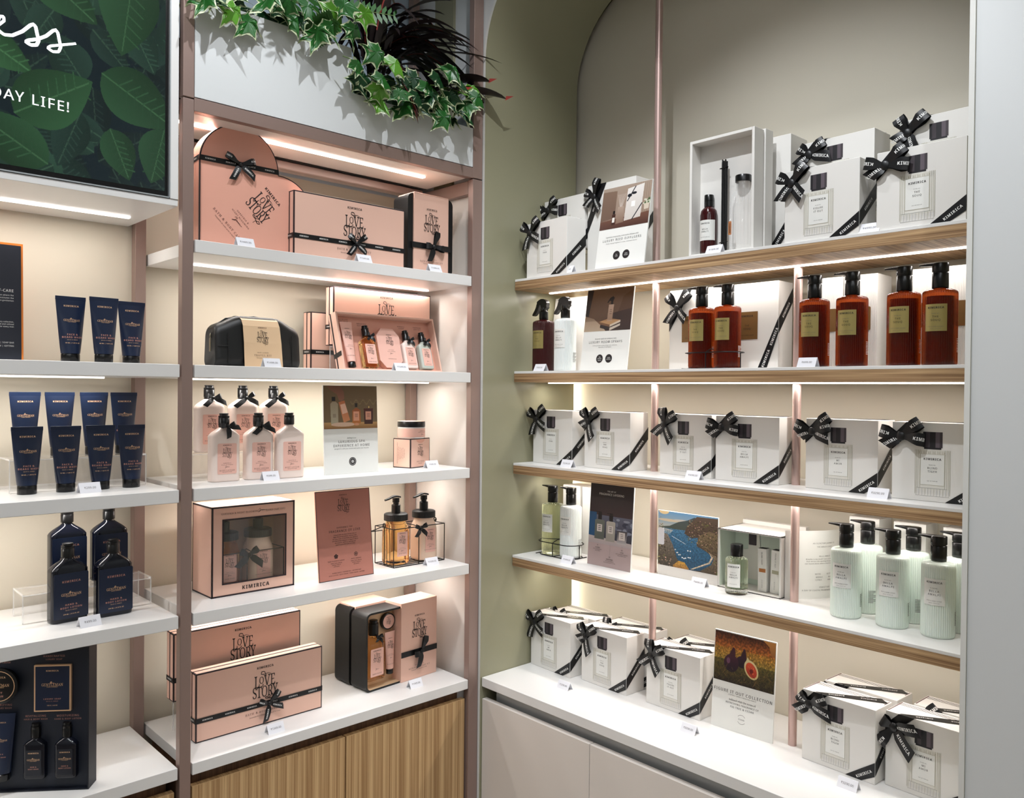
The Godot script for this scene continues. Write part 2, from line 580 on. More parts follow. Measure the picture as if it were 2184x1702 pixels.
func materials() -> void:
	sans = SystemFont.new(); sans.font_names = PackedStringArray(["Droid Sans"])
	bold = SystemFont.new(); bold.font_names = PackedStringArray(["Droid Sans"]); bold.font_weight = 700
	serif = SystemFont.new(); serif.font_names = PackedStringArray(["Droid Serif"])
	mat("white_paint", Color(0.87, 0.87, 0.85), 0.5)
	mat("wall_white", Color(0.84, 0.85, 0.85), 0.6)
	mat("shelf_white", Color(0.9, 0.895, 0.885), 0.3)
	mat("cream", Color(0.84, 0.805, 0.735), 0.6)
	mat("cream_board", Color(0.78, 0.755, 0.695), 0.6)
	mat("blue_grey", Color(0.68, 0.74, 0.79), 0.5)
	mat("side_white", Color(0.88, 0.85, 0.82), 0.25)
	mat("sage", Color(0.575, 0.565, 0.465), 0.27)
	mat("rose_metal", Color(0.60, 0.51, 0.475), 0.38, 0.35)
	mat("rose_pole", Color(0.79, 0.68, 0.65), 0.3, 0.55)
	mat("dark_gap", Color(0.12, 0.09, 0.08), 0.8)
	mat("soil", Color(0.07, 0.06, 0.05), 0.9)
	mat("steel", Color(0.7, 0.72, 0.73), 0.4, 0.5)
	mat("floor_tile", Color(0.62, 0.58, 0.53), 0.3)
	mat("black_metal", Color(0.03, 0.03, 0.03), 0.4, 0.3)
	mat("wire", Color(0.05, 0.035, 0.035), 0.35, 0.4)
	wood("oak_shelf", Color(0.47, 0.345, 0.23), Color(0.82, 0.69, 0.52), true, 5)
	wood("oak_door", Color(0.58, 0.435, 0.275), Color(0.86, 0.73, 0.54), false, 8)
	wood("walnut", Color(0.32, 0.22, 0.15), Color(0.5, 0.36, 0.25), false, 12)
	glow("led", Color(1, 0.975, 0.955), 2.6)
	glow("led_cove", Color(1, 0.97, 0.9), 2.2)
	glow("panel_glow", Color(0.95, 0.98, 1), 1.2)
	glow("lamp_face", Color(0.93, 0.97, 1), 4.0)
	# goods
	mat("black", Color(0.025, 0.025, 0.03), 0.28)
	mat("black_satin", Color(0.035, 0.035, 0.04), 0.5)
	mat("navy", Color(0.075, 0.125, 0.225), 0.33)
	mat("navy_dark", Color(0.055, 0.088, 0.15), 0.5)
	mat("navy_gloss", Color(0.035, 0.05, 0.10), 0.12)
	mat("gold", Color(0.93, 0.76, 0.60), 0.35, 0.3)
	mat("rose_gold", Color(0.78, 0.56, 0.50), 0.4, 0.3)
	mat("orange_edge", Color(0.86, 0.50, 0.20), 0.4)
	mat("pink", Color(0.90, 0.735, 0.66), 0.55)
	mat("pink_deep", Color(0.88, 0.65, 0.57), 0.5)
	mat("pink_label", Color(0.92, 0.73, 0.67), 0.45)
	mat("pink_lotion", Color(0.93, 0.86, 0.82), 0.22)
	mat("trim_dark", Color(0.15, 0.09, 0.11), 0.5)
	mat("ink", Color(0.09, 0.06, 0.07), 0.6)
	mat("ink_brown", Color(0.32, 0.19, 0.17), 0.6)
	mat("ink_grey", Color(0.38, 0.36, 0.35), 0.6)
	mat("white_ink", Color(0.93, 0.93, 0.92), 0.5)
	var r := mat("ribbon", Color(0.03, 0.033, 0.048), 0.42)
	r.rim_enabled = true; r.rim = 0.12
	mat("carton", Color(0.89, 0.88, 0.86), 0.55)
	mat("carton_edge", Color(0.8, 0.78, 0.75), 0.6)
	mat("leather_black", Color(0.05, 0.05, 0.05), 0.45)
	mat("kraft", Color(0.89, 0.76, 0.61), 0.55)
	mat("label_white", Color(0.9, 0.9, 0.88), 0.5)
	mat("label_gold", Color(0.62, 0.56, 0.34), 0.32, 0.35)
	mat("label_bronze", Color(0.50, 0.37, 0.21), 0.4, 0.3)
	mat("cap_mid", Color(0.24, 0.21, 0.23), 0.6)
	mat("cap_light", Color(0.36, 0.32, 0.35), 0.6)
	mat("cap_deep", Color(0.10, 0.09, 0.11), 0.6)
	mat("print_rib", Color(0.66, 0.64, 0.55), 0.6)
	mat("print_rib_pale", Color(0.87, 0.86, 0.825), 0.6)
	mat("print_rib_grey", Color(0.62, 0.62, 0.61), 0.6)
	mat("lotion_green", Color(0.885, 0.93, 0.89), 0.25)
	mat("lotion_white", Color(0.90, 0.92, 0.91), 0.22)
	mat("white_plastic", Color(0.92, 0.92, 0.91), 0.25)
	mat("amber", Color(0.44, 0.165, 0.06), 0.12)
	mat("plum_glass", Color(0.21, 0.05, 0.06), 0.12)
	glass("amber_glass", Color(0.76, 0.33, 0.12), 0.04)
	glass("amber_gel", Color(1.0, 0.80, 0.53), 0.036)
	glass("clear_glass", Color(0.97, 0.98, 0.97), 0.045)
	glass("green_gel", Color(0.95, 0.985, 0.885), 0.036)
	pane("thin_glass", 0.13)
	mat("milk", Color(0.93, 0.82, 0.73), 0.25)
	mat("bath_salt", Color(0.74, 0.76, 0.72), 0.25)
	pane("acrylic", 0.06)
	pane("window_film", 0.02)
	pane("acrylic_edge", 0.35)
	mat("tag_white", Color(0.9, 0.9, 0.92), 0.6)
	mat("metal_zip", Color(0.6, 0.57, 0.5), 0.3, 0.8)
	mat("cork", Color(0.72, 0.45, 0.24), 0.6)
	mat("mint_paper", Color(0.80, 0.85, 0.80), 0.5)
	# plants
	for a in [["ivy_green", Color(0.13, 0.38, 0.13)], ["ivy_bright", Color(0.36, 0.60, 0.16)], ["ivy_deep", Color(0.07, 0.25, 0.12)], ["ivy_cream", Color(0.76, 0.80, 0.64)], ["fern_green", Color(0.16, 0.36, 0.12)], ["stem_green", Color(0.35, 0.45, 0.2)], ["blade_dark", Color(0.12, 0.08, 0.085)], ["blade_olive", Color(0.17, 0.15, 0.10)], ["blade_red", Color(0.62, 0.24, 0.22)]]:
		var m := mat(a[0], a[1], 0.38)
		m.backlight_enabled = true
		m.backlight = a[1] * 0.35

func strip_light(g_len: float, parent: Node3D, at: Vector3, along_x: bool, e: float, wd := 0.012) -> void:
	var g := G.new()
	g.box("led", Vector3(0, -0.002, 0), Vector3(g_len, 0.004, wd) if along_x else Vector3(wd, 0.004, g_len))
	var o := part("light_strip", g, parent)
	o.position = at
	area_light("strip_light", parent, at + Vector3(0, -0.006, 0), Vector2(wd, g_len) if along_x else Vector2(g_len, wd), Vector3.DOWN, e, Color(1, 0.977, 0.957))

func shell() -> void:
	var g := G.new()
	g.box("floor_tile", Vector3(-2.2, -0.05, 2.3), Vector3(6.0, 0.1, 6.0))
	struct("floor", g, "beige stone floor of the shop, below the cabinets", "floor")
	g = G.new()
	g.box("white_paint", Vector3(-2.2, CEIL + 0.05, 2.3), Vector3(6.0, 0.1, 6.0))
	struct("ceiling", g, "plain white ceiling above the shelving", "ceiling")
	g = G.new()
	g.box("white_paint", Vector3(-2.2, 1.8, 5.25), Vector3(6.0, 3.6, 0.1))
	struct("wall_rear", g, "plain white wall behind the viewer")
	g = G.new()
	g.box("white_paint", Vector3(-5.15, 1.8, 2.3), Vector3(0.1, 3.6, 6.0))
	struct("wall_side", g, "plain white wall far to the left of the shelving")
	# wall behind the left unit: cream board to the top of the bay, blue grey above
	g = G.new()
	g.box("cream", Vector3(-2.2, 1.1, -0.385), Vector3(5.9, 2.2, 0.05))
	g.box("blue_grey", Vector3(-2.2, 2.9, -0.385), Vector3(5.9, 1.4, 0.05))
	struct("wall_left", g, "cream wall behind the pink and navy shelves, pale blue grey above")
	# wall with the arched opening
	var p := PackedVector2Array([Vector2(-0.41, 0), Vector2(-0.0005, 0)])
	p.append_array(arch_line(0.0, 1.468, 0.35, 2.6))
	p.append_array(V2([1.468, 0, 5.3, 0, 5.3, CEIL, -0.41, CEIL]))
	g = G.new()
	g.t = Transform3D(Basis(Vector3.UP, FACE_B), Vector3.ZERO)
	g.prism("wall_white", p, -0.04, 0.0)
	struct("wall_right", g, "smooth white wall end right of the arched alcove")
	# arch lining
	g = G.new()
	g.t = Transform3D(Basis(Vector3.UP, FACE_B), Vector3.ZERO)
	var q := arch_line(0.0, 1.468, 0.35, 2.6)
	var inner := arch_line(0.0105, 1.4575, 0.3395, 2.6)
	q.insert(0, Vector2(0, 0)); q.append(Vector2(1.468, 0))
	inner.insert(0, Vector2(0.0105, 0)); inner.append(Vector2(1.4575, 0))
	for i in q.size() - 1:
		var a := q[i]; var b := q[i + 1]; var c := inner[i + 1]; var d := inner[i]
		g.quad("white_paint", Vector3(a.x, a.y, 0.003), Vector3(b.x, b.y, 0.003), Vector3(c.x, c.y, 0.003), Vector3(d.x, d.y, 0.003), Vector3(0, 0, 1))
		g.quad("sage", Vector3(a.x, a.y, -0.435), Vector3(b.x, b.y, -0.435), Vector3(c.x, c.y, -0.435), Vector3(d.x, d.y, -0.435), Vector3(0, 0, -1))
		g.quad("sage", Vector3(a.x, a.y, -0.435), Vector3(b.x, b.y, -0.435), Vector3(b.x, b.y, 0.003), Vector3(a.x, a.y, 0.003), Vector3(a.y - b.y, b.x - a.x, 0).normalized())
		var n0 := _arch_n(inner, i); var n1 := _arch_n(inner, i + 1)
		g.tri("sage", Vector3(d.x, d.y, -0.435), Vector3(c.x, c.y, -0.435), Vector3(c.x, c.y, 0.003), n0, n1, n1)
		g.tri("sage", Vector3(d.x, d.y, -0.435), Vector3(c.x, c.y, 0.003), Vector3(d.x, d.y, 0.003), n0, n1, n0)
	struct("trim_1", g, "sage green arch lining of the alcove with thin white front edge", "arch lining")
	# board at the back of the alcove and the wall behind it
	g = G.new()
	g.t = Transform3D(Basis(Vector3.UP, FACE_B), Vector3.ZERO)
	var bp := PackedVector2Array([Vector2(-0.02, 0)])
	bp.append_array(arch_line(-0.02, 1.488, 0.36, 2.59))
	bp.append(Vector2(1.488, 0))
	g.prism("cream_board", bp, -0.475, -0.457)
	struct("wall_alcove", g, "beige round-topped board at the back of the arched alcove")
	g = G.new()
	g.box("sage", Vector3(0.51, 1.8, 0.75), Vector3(0.04, 3.6, 1.9))
	g.box("sage", Vector3(0.24, 1.8, -0.2), Vector3(0.5, 3.6, 0.1))
	g.box("sage", Vector3(0.24, 1.8, 1.72), Vector3(0.5, 3.6, 0.1))
	struct("wall_recess", g, "hidden wall behind the alcove board")
	# cove light in the gap between lining and board
	var o := thing("cove_light", "thin white glowing light strip up the left corner of the alcove", "light strip", Vector3(0.446, 0.6, -0.03))
	g = G.new()
	g.box("led_cove", Vector3(0, 0.68, 0), Vector3(0.014, 1.36, 0.006))
	part("light_strip", g, o)
	area_light("cove_glow", o, Vector3(0, 0.68, 0.006), Vector2(0.012, 1.36), Vector3(0, 0, 1), 0.3, Color(1, 0.97, 0.88))

func arch_line(z0: float, z1: float, r: float, y0: float) -> PackedVector2Array:
	var p := PackedVector2Array()
	for i in 17:
		var a := PI - PI * 0.5 * i / 16.0
		p.append(Vector2(z0 + r + cos(a) * r, y0 + sin(a) * r))
	for i in 17:
		var a := PI * 0.5 - PI * 0.5 * i / 16.0
		p.append(Vector2(z1 - r + cos(a) * r, y0 + sin(a) * r))
	return p

func _arch_n(p: PackedVector2Array, i: int) -> Vector3:
	var d := p[mini(i + 1, p.size() - 1)] - p[maxi(i - 1, 0)]
	return Vector3(d.y, -d.x, 0).normalized()

const LEVEL := [1.898, 1.5868, 1.2778, 0.9665]

func left_unit() -> void:
	var o := thing("shelving_frame", "rose brown metal shelving frame of square posts and rails around the left bays", "shelving frame")
	var g: G
	for a in [[-0.962, -0.0125, 0.028, 0.025, 2.243, 0.0], [-0.962, -0.0125, 0.028, 0.025, CEIL, 2.246], [-0.9645, -0.337, 0.029, 0.03, CEIL, 0.0], [-0.023, -0.0125, 0.04, 0.025, 2.213, 0.0], [-0.023, -0.0125, 0.04, 0.025, CEIL, 2.216], [-0.036, -0.337, 0.028, 0.03, CEIL, 0.0], [-1.93, -0.0125, 0.028, 0.025, CEIL, 0.0], [-1.93, -0.337, 0.028, 0.03, CEIL, 0.0]]:
		g = G.new()
		g.box("rose_metal", Vector3(a[0], (a[4] + a[5]) * 0.5, a[1]), Vector3(a[2], a[4] - a[5], a[3]), 0.0015)
		part("post", g, o)
	g = G.new()
	g.box("rose_metal", Vector3(-0.4955, 2.2315, -0.011), Vector3(0.905, 0.033, 0.022), 0.001)
	part("rail", g, o)
	g = G.new()
	g.box("rose_metal", Vector3(-0.4955, 2.2, -0.2585), Vector3(0.87, 0.03, 0.035), 0.006)
	part("rail", g, o)
	g = G.new()
	g.box("rose_metal", Vector3(-0.03, 2.19, -0.17), Vector3(0.018, 0.045, 0.28), 0.002)
	part("rail", g, o)
	g = G.new()
	g.box("side_white", Vector3(-0.0115, 1.1, -0.18), Vector3(0.013, 2.2, 0.31))
	struct("trim_2", g, "glossy white side panel closing the pink bay on its right", "side panel")
	# shelves
	var bay := [["pink bay", -0.4945, 0.899], ["navy bay", -1.448, 0.936]]
	var order := ["topmost", "second", "third", "fourth"]
	for b in 2:
		for k in 4:
			if b == 1 and k == 0:
				continue
			o = thing("shelf", "white shelf board in the %s, %s from the top" % [bay[b][0], order[k] if b == 0 else ["", "first", "second", "third"][k]], "shelf", Vector3(bay[b][1], LEVEL[k] - 0.032, 0), 0.0, "white shelf boards")
			g = G.new()
			g.box("shelf_white", Vector3(0, 0.016, -0.172), Vector3(bay[b][2], 0.032, 0.344), 0.0015)
			part("board", g, o)
			strip_light(0.80, o, Vector3(0.02 if b == 0 else -0.05, 0, -0.195 if k == 0 else -0.19), true, LED_E)
		o = thing("countertop", "thick white countertop under the %s" % bay[b][0], "countertop", Vector3(bay[b][1], 0.56, 0), 0.0, "white countertops of the left unit")
		g = G.new()
		g.box("shelf_white", Vector3(0, 0.015, -0.172), Vector3(bay[b][2], 0.03, 0.344), 0.0015)
		part("slab", g, o)
		o = thing("cabinet", "oak base cabinet with vertical grain doors under the %s" % bay[b][0], "cabinet", Vector3(bay[b][1], 0, 0), 0.0, "oak base cabinets")
		g = G.new()
		g.box("walnut", Vector3(0, 0.2795, -0.178), Vector3(bay[b][2] - 0.03, 0.559, 0.28))
		part("body", g, o)
		for s in [-1, 1]:
			g = G.new()
			var w: float = bay[b][2] * 0.5 - 0.005
			g.box("oak_door", Vector3(s * (w * 0.5 + 0.0015), 0.295, -0.021), Vector3(w - 0.001, 0.464, 0.019), 0.0012)
			part("door", g, o)
	# ceiling of the pink bay with its lamp
	o = thing("canopy_panel", "pale panel over the topmost pink shelf with a long white lamp in it", "canopy panel", Vector3(-0.4945, 2.2165, 0))
	g = G.new()
	g.box("side_white", Vector3(0, 0.012, -0.13), Vector3(0.885, 0.024, 0.205), 0.001)
	g.box("side_white", Vector3(0, 0.008, -0.312), Vector3(0.885, 0.012, 0.074), 0.001)
	part("board", g, o)
	g = G.new()
	g.box("dark_gap", Vector3(0, 0.006, -0.2367), Vector3(0.885, 0.012, 0.0078))
	part("slot", g, o)
	strip_light(0.79, o, Vector3(-0.06, 0, -0.108), true, LED_E * 1.1, 0.016)
	# planter box on top
	o = thing("planter", "white stepped planter box with a cut-down right half above the pink bay", "planter", Vector3(-0.4945, 2.25, 0))
	g = G.new()
	g.prism("wall_white", V2([-0.4525, 0, 0.4495, 0, 0.4495, 0.124, -0.0045, 0.124, -0.0045, 0.25, -0.4525, 0.25]), -0.012, 0.0)
	part("front_panel", g, o)
	g = G.new()
	g.box("dark_gap", Vector3(0, 0.01, -0.17), Vector3(0.88, 0.02, 0.31))
	g.box("dark_gap", Vector3(0, 0.06, -0.326), Vector3(0.88, 0.12, 0.006))
	part("trough", g, o)
	g = G.new()
	g.box("soil", Vector3(-0.225, 0.105, -0.168), Vector3(0.43, 0.17, 0.30))
	g.box("soil", Vector3(0.22, 0.05, -0.168), Vector3(0.43, 0.06, 0.30))
	part("soil", g, o)
	# screen cabinet above the navy bay
	o = thing("wall_screen", "large lit screen of dark green leaves in a white box above the navy bay", "screen", Vector3(-1.448, 1.973, 0))
	g = G.new()
	g.box("shelf_white", Vector3(0, 0.008, -0.18), Vector3(0.924, 0.0158, 0.355), 0.001)
	g.box("shelf_white", Vector3(0, 0.698, -0.345), Vector3(0.88, 1.362, 0.03))
	for s in [-1, 1]:
		g.box("shelf_white", Vector3(s * 0.452, 0.698, -0.165), Vector3(0.02, 1.364, 0.33), 0.001)
	g.box("shelf_white", Vector3(0, 1.39, -0.165), Vector3(0.924, 0.02, 0.33), 0.001)
	part("housing", g, o)
	g = G.new()
	for s in [-1, 1]:
		g.box("steel", Vector3(s * 0.4415, 0.7, -0.004), Vector3(0.003, 1.362, 0.008))
	g.box("steel", Vector3(0, 0.0185, -0.004), Vector3(0.88, 0.003, 0.008))
	g.box("black", Vector3(0, 0.7, -0.03), Vector3(0.879, 1.361, 0.044), 0.002)
	part("bezel", g, o)
	g = G.new()
	g.t = Transform3D(Basis(), Vector3(0, 0.705, -0.0075))
	g.tri("screen_leaves", Vector3(-0.432, -0.672, 0), Vector3(0.432, -0.672, 0), Vector3(0.432, 0.672, 0), Vector3(0, 0, 1), Vector3(0, 0, 1), Vector3(0, 0, 1), Vector2(0, 1), Vector2(1, 1), Vector2(1, 0))
	g.tri("screen_leaves", Vector3(-0.432, -0.672, 0), Vector3(0.432, 0.672, 0), Vector3(-0.432, 0.672, 0), Vector3(0, 0, 1), Vector3(0, 0, 1), Vector3(0, 0, 1), Vector2(0, 1), Vector2(1, 0), Vector2(0, 0))
	part("screen", g, o)
	g = G.new()
	# right ends of the two lines: "ess" in script and "DAY LIFE!" in capitals
	var tw := G.text_width(sans, "EVERYDAY LIFE!", 0.032, 0.07, 1.06)
	g.text("screen_text", sans, "EVERYDAY LIFE!", 0.031, 0.226 - tw * 0.5, 0.184, -0.0068, 0.07, 1.06)
	part("screen_text", g, o)
	g = G.new()
	var e := Vector2(0.132, 0.312)
	var pts := []
	var pen := [-0.11, -0.004, -0.085, 0.0, -0.062, 0.010, -0.046, 0.026, -0.047, 0.035, -0.055, 0.033, -0.061, 0.018, -0.058, 0.003, -0.046, -0.003, -0.028, 0.0, -0.006, 0.014, 0.012, 0.032, 0.019, 0.036, 0.024, 0.031, 0.027, 0.018, 0.031, 0.004, 0.026, -0.007, 0.013, -0.010, 0.001, -0.006, 0.008, -0.001, 0.028, 0.006, 0.048, 0.018, 0.063, 0.033, 0.070, 0.037, 0.075, 0.031, 0.078, 0.018, 0.082, 0.003, 0.077, -0.009, 0.063, -0.012, 0.051, -0.007, 0.058, -0.001, 0.085, 0.008, 0.118, 0.019]
	for i in range(0, pen.size(), 2): pts.append(e + Vector2(pen[i], pen[i + 1]) * Vector2(0.86, 1.02))
	g.stroke("screen_text", pts, 0.0072, -0.0068, null, 0.7)
	part("screen_text", g, o)
	strip_light(0.86, o, Vector3(-0.01, 0, -0.22), true, LED_E, 0.016)

func alcove() -> void:
	var lv := [1.904, 1.5948, 1.2858, 0.9745]
	var nm := ["topmost", "second", "third", "lowest"]
	var g: G
	var o: Node3D
	for k in 4:
		o = thing("alcove_shelf", "oak edged alcove shelf with a white top, %s of the four" % nm[k], "shelf", Vector3(0.1353, lv[k] - 0.036, 0.734), 0.0, "oak alcove shelves")
		g = G.new()
		g.box("oak_shelf", Vector3(0.158, 0.014, 0), Vector3(0.316, 0.028, 1.444), 0.0008)
		part("board", g, o)
		g = G.new()
		g.box("shelf_white", Vector3(0.1585, 0.032, 0), Vector3(0.317, 0.008, 1.444), 0.0008)
		part("top_sheet", g, o)
		strip_light(1.36, o, Vector3(0.134, 0, -0.006), false, LED_E * 1.35)
	o = thing("countertop", "long thick white countertop at the bottom of the alcove", "countertop", Vector3(0, 0.56, 0.734))
	g = G.new()
	g.box("shelf_white", Vector3(0.229, 0.015, 0), Vector3(0.452, 0.03, 1.444), 0.0015)
	part("slab", g, o)
	o = thing("cabinet", "glossy pale white base cabinet with plain doors under the alcove counter", "cabinet", Vector3(0, 0, 0.734))
	g = G.new()
	g.box("steel", Vector3(0.24, 0.28, 0.01), Vector3(0.40, 0.56, 1.40))
	part("body", g, o)
	for a in [[-0.7215, -0.2545], [-0.2525, 0.22], [0.222, 0.7215]]:
		g = G.new()
		g.box("side_white", Vector3(0.015, 0.262, (a[0] + a[1]) * 0.5), Vector3(0.02, 0.516, a[1] - a[0]), 0.001)
		part("door", g, o)
	for a in [[0.487, 4, "left"], [0.953, 3, "right"]]:
		o = thing("support_pole", "thin rose metal pole through the alcove shelves, the one %s" % ("rising on to the arch" if a[1] == 4 else "beside the amber pump bottles"), "pole", Vector3(0.285, 0.59, a[0]))
		var tops := [0.9745 - 0.036, 1.2858 - 0.036, 1.5948 - 0.036, 1.904 - 0.036, 2.939]
		var bots := [0.59, 0.9745, 1.2858, 1.5948, 1.904]
		for k in a[1] + 1:
			g = G.new()
			g.lathe("rose_pole", [Vector2(0.0112, bots[k] - 0.59), Vector2(0.0112, tops[k] - 0.59)], 20)
			part("pole_section", g, o)

# ---------------------------------------------------------------- ribbon and bows
func tail_warp(p: Vector2, ang: float, ln: float, w: float, lift: float) -> Vector3:
	# p.x runs 0..1 along, p.y -1..1 across
	var s := p.x
	var wd := w * 0.5 * lerpf(0.4, 1.0, smoothstep(0.0, 0.35, s))
	var cut := s * ln - (0.25 * w * (1.0 + p.y) * s if ln > 0 else 0.0)
	var q := Vector2(cut, p.y * wd).rotated(ang)
	return Vector3(q.x, q.y, 0.004 + lift * sin(s * PI * 0.75) + 0.0012 * p.y * sin(s * 4.0))

func loop_warp(p: Vector2, ang: float, ln: float, w: float) -> Vector3:
	# p.x 0..1 goes out underneath and comes back on top
	var s := p.x
	var wd := w * 0.5 * lerpf(0.38, 1.0, smoothstep(0.0, 0.45, minf(s, 1.0 - s) * 2.0))
	var d := ln * pow(maxf(sin(PI * s), 0.0), 0.8) * (1.0 if s >= 0.0 and s <= 1.0 else 0.0) - (0.01 * (absf(s - 0.5) - 0.5) if s < 0.0 or s > 1.0 else 0.0)
	var q := Vector2(d, p.y * wd + 0.12 * ln * sin(PI * s) * (s - 0.5)).rotated(ang)
	return Vector3(q.x, q.y, 0.003 + 0.013 * (0.5 - 0.5 * cos(PI * s)) * smoothstep(0.0, 0.25, 1.0 - s) + 0.004 * smoothstep(0.6, 1.0, s))

func bow(parent: Node3D, at: Vector3, w: float, loops: Array, tails: Array, word := "KIMIRICA", basis := Basis()) -> Node3D:
	var b := Node3D.new()
	b.name = "bow"
	parent.add_child(b, true)
	b.transform = Transform3D(basis, at)
	for l in loops:
		var key := "loop%s%s" % [[w, word], l]
		hang("loop", once(key, func(g: G):
			var f := func(p: Vector2) -> Vector3: return loop_warp(p, deg_to_rad(l[0]), l[1], w)
			g.sheet("ribbon", 0, 1, -1, 1, 14, 4, f)
			if word and l[1] > 0.03:
				var ff := func(p: Vector2) -> Vector3: return loop_warp(Vector2(0.95 - p.x / l[1] * 0.5, p.y / (w * 0.5)), deg_to_rad(l[0]), l[1], w) 
				g.text("white_ink", bold, word.substr(0, 5), w * 0.36, l[1] * 0.52, 0, 0.0007, 0.06, 1.0, 0.0, ff)), b)
	for l in tails:
		var key := "tail%s%s" % [[w, word], l]
		hang("tail", once(key, func(g: G):
			var f := func(p: Vector2) -> Vector3: return tail_warp(p, deg_to_rad(l[0]), l[1], w, 0.006)
			g.sheet("ribbon", 0, 1, -1, 1, 10, 4, f)
			if word:
				var ff := func(p: Vector2) -> Vector3: return tail_warp(Vector2(p.x / l[1], p.y / (w * 0.5)), deg_to_rad(l[0]), l[1], w, 0.006)
				var flip := PI if absf(l[0]) > 100 else 0.0
				g.text("white_ink", bold, word, w * 0.36, l[1] * 0.56, 0, 0.0006, 0.06, 1.0, flip, ff)), b)
	hang("knot", once("knot%s" % w, func(g: G):
		var rings := []
		for i in 7:
			var a := PI * i / 6.0
			var ring := PackedVector3Array()
			for j in 10:
				var th := TAU * j / 10
				ring.append(Vector3(cos(th) * w * 0.36 * (0.4 + 0.6 * sin(a)), -cos(a) * w * 0.36, 0.006 + sin(th) * 0.0055 * (0.3 + 0.7 * sin(a))))
			rings.append(ring)
		g.loft("ribbon", rings)), b)
	return b

# A flat band laid over a face: centre points in 3D plus the half width vector; printed along its length.
func band(g: G, a: Vector3, b: Vector3, c: Vector3, d: Vector3, n: Vector3, word := "KIMIRICA", count := 1, flip := false, m := "ribbon") -> void:
	# a-b is one long edge, d-c the other
	g.quad(m, a + n * 0.0011, b + n * 0.0011, c + n * 0.0011, d + n * 0.0011, n)
	if word == "":
		return
	var p0 := (a + d) * 0.5
	var p1 := (b + c) * 0.5
	var x := (p1 - p0).normalized()
	if flip: x = -x
	var y := n.cross(x).normalized()
	var w := absf((d - a).dot(y))
	var old := g.t
	for i in count:
		var mid := p0.lerp(p1, (i + 0.5) / count)
		g.t = old * Transform3D(Basis(x, y, n), mid + n * 0.0016)
		g.text("white_ink", bold, word, w * 0.37, 0, 0, 0, 0.1)
	g.t = old

# ---------------------------------------------------------------- perfume gift cartons
const PW := 0.192
const PH := 0.18
const PD := 0.085

func perfume_picture(g: G, flav: Array) -> void:
	var cx := -0.006
	# cap with its facets, neck
	var x := cx - 0.021
	for a in [[0.006, "cap_deep"], [0.009, "cap_mid"], [0.012, "cap_deep"], [0.009, "cap_light"], [0.006, "cap_mid"]]:
		g.rect(a[1], x, 0.1235, x + a[0], 0.159, 0.0004)
		x += a[0]
	g.rect("cap_deep", cx - 0.0185, 0.1195, cx + 0.0185, 0.1235, 0.0004)
	# body
	g.rect("print_rib_pale", cx - 0.038, 0.027, cx + 0.038, 0.118, 0.0003)
	for i in 9:
		for sg in [-1, 1]:
			var xx: float = cx + sg * (0.0375 - i * 0.0013 - i * i * 0.00008)
			if i < 7:
				g.rect("print_rib" if i % 2 == 0 else "carton", xx - 0.0004, 0.03 if i > 0 else 0.016, xx + 0.0004, 0.118, 0.0005)
	for i in 21:
		var xx := cx - 0.034 + i * 0.0034
		g.stroke("print_rib", [Vector2(xx, 0.117), Vector2(xx + 0.0012 * sin(i * 2.0), 0.1115), Vector2(xx + 0.0004, 0.106)], 0.0009, 0.0005)
	for i in 12:
		var xx := cx - 0.035 + i * 0.0064
		g.stroke("print_rib_grey" if i % 3 else "print_rib", [Vector2(xx, 0.031), Vector2(xx - 0.0003, 0.022), Vector2(xx, 0.0132)], 0.0009, 0.0005)
		g.stroke("print_rib", [Vector2(xx + 0.0024, 0.0305), Vector2(xx + 0.0024, 0.016)], 0.0005, 0.0005)
	g.rect("print_rib_grey", cx - 0.036, 0.0126, cx + 0.036, 0.0132, 0.0005)
	g.rect("print_rib_grey", cx - 0.034, 0.0302, cx + 0.032, 0.031, 0.0005)
	g.rect("label_white", cx - 0.0255, 0.038, cx + 0.0255, 0.108, 0.0007)
	for a in [[-0.0258, 0.0376, 0.0258, 0.0382], [-0.0258, 0.1078, 0.0258, 0.1083], [-0.0258, 0.038, -0.0254, 0.108], [0.0254, 0.038, 0.0258, 0.108]]:
		g.rect("print_rib", a[0] + cx, a[1], a[2] + cx, a[3], 0.0008)
	g.text("ink", bold, "KIMIRICA", 0.0066, cx, 0.097, 0.001, 0.1, 1.1)
	g.text("ink_grey", sans, "BLEND NO.", 0.0026, cx, 0.0835, 0.001, 0.1)
	for i in flav.size():
		g.text("ink", sans, flav[i], 0.0062, cx, 0.0765 - i * 0.0078, 0.001, 0.12, 1.05)
	g.text("ink_grey", sans, "EAU DE PARFUM", 0.0026, cx, 0.047, 0.001, 0.1)

func perfume_carton(g: G) -> void:
	g.box("carton", Vector3(0, PH * 0.5, -PD * 0.5), Vector3(PW, PH, PD), 0.0012)
	# the hinged lid: its seams on top
	for z in [-0.0615, -0.068, -0.0745]:
		g.box("ink", Vector3(0.0, PH + 0.0002, z), Vector3(PW - 0.012, 0.0006, 0.0009))
	g.box("ink_brown", Vector3(-PW * 0.5 + 0.004, PH + 0.0002, -0.042), Vector3(0.0022, 0.0006, 0.076))
	g.box("ink_brown", Vector3(PW * 0.5 - 0.004, PH + 0.0002, -0.066), Vector3(0.0016, 0.0006, 0.028))

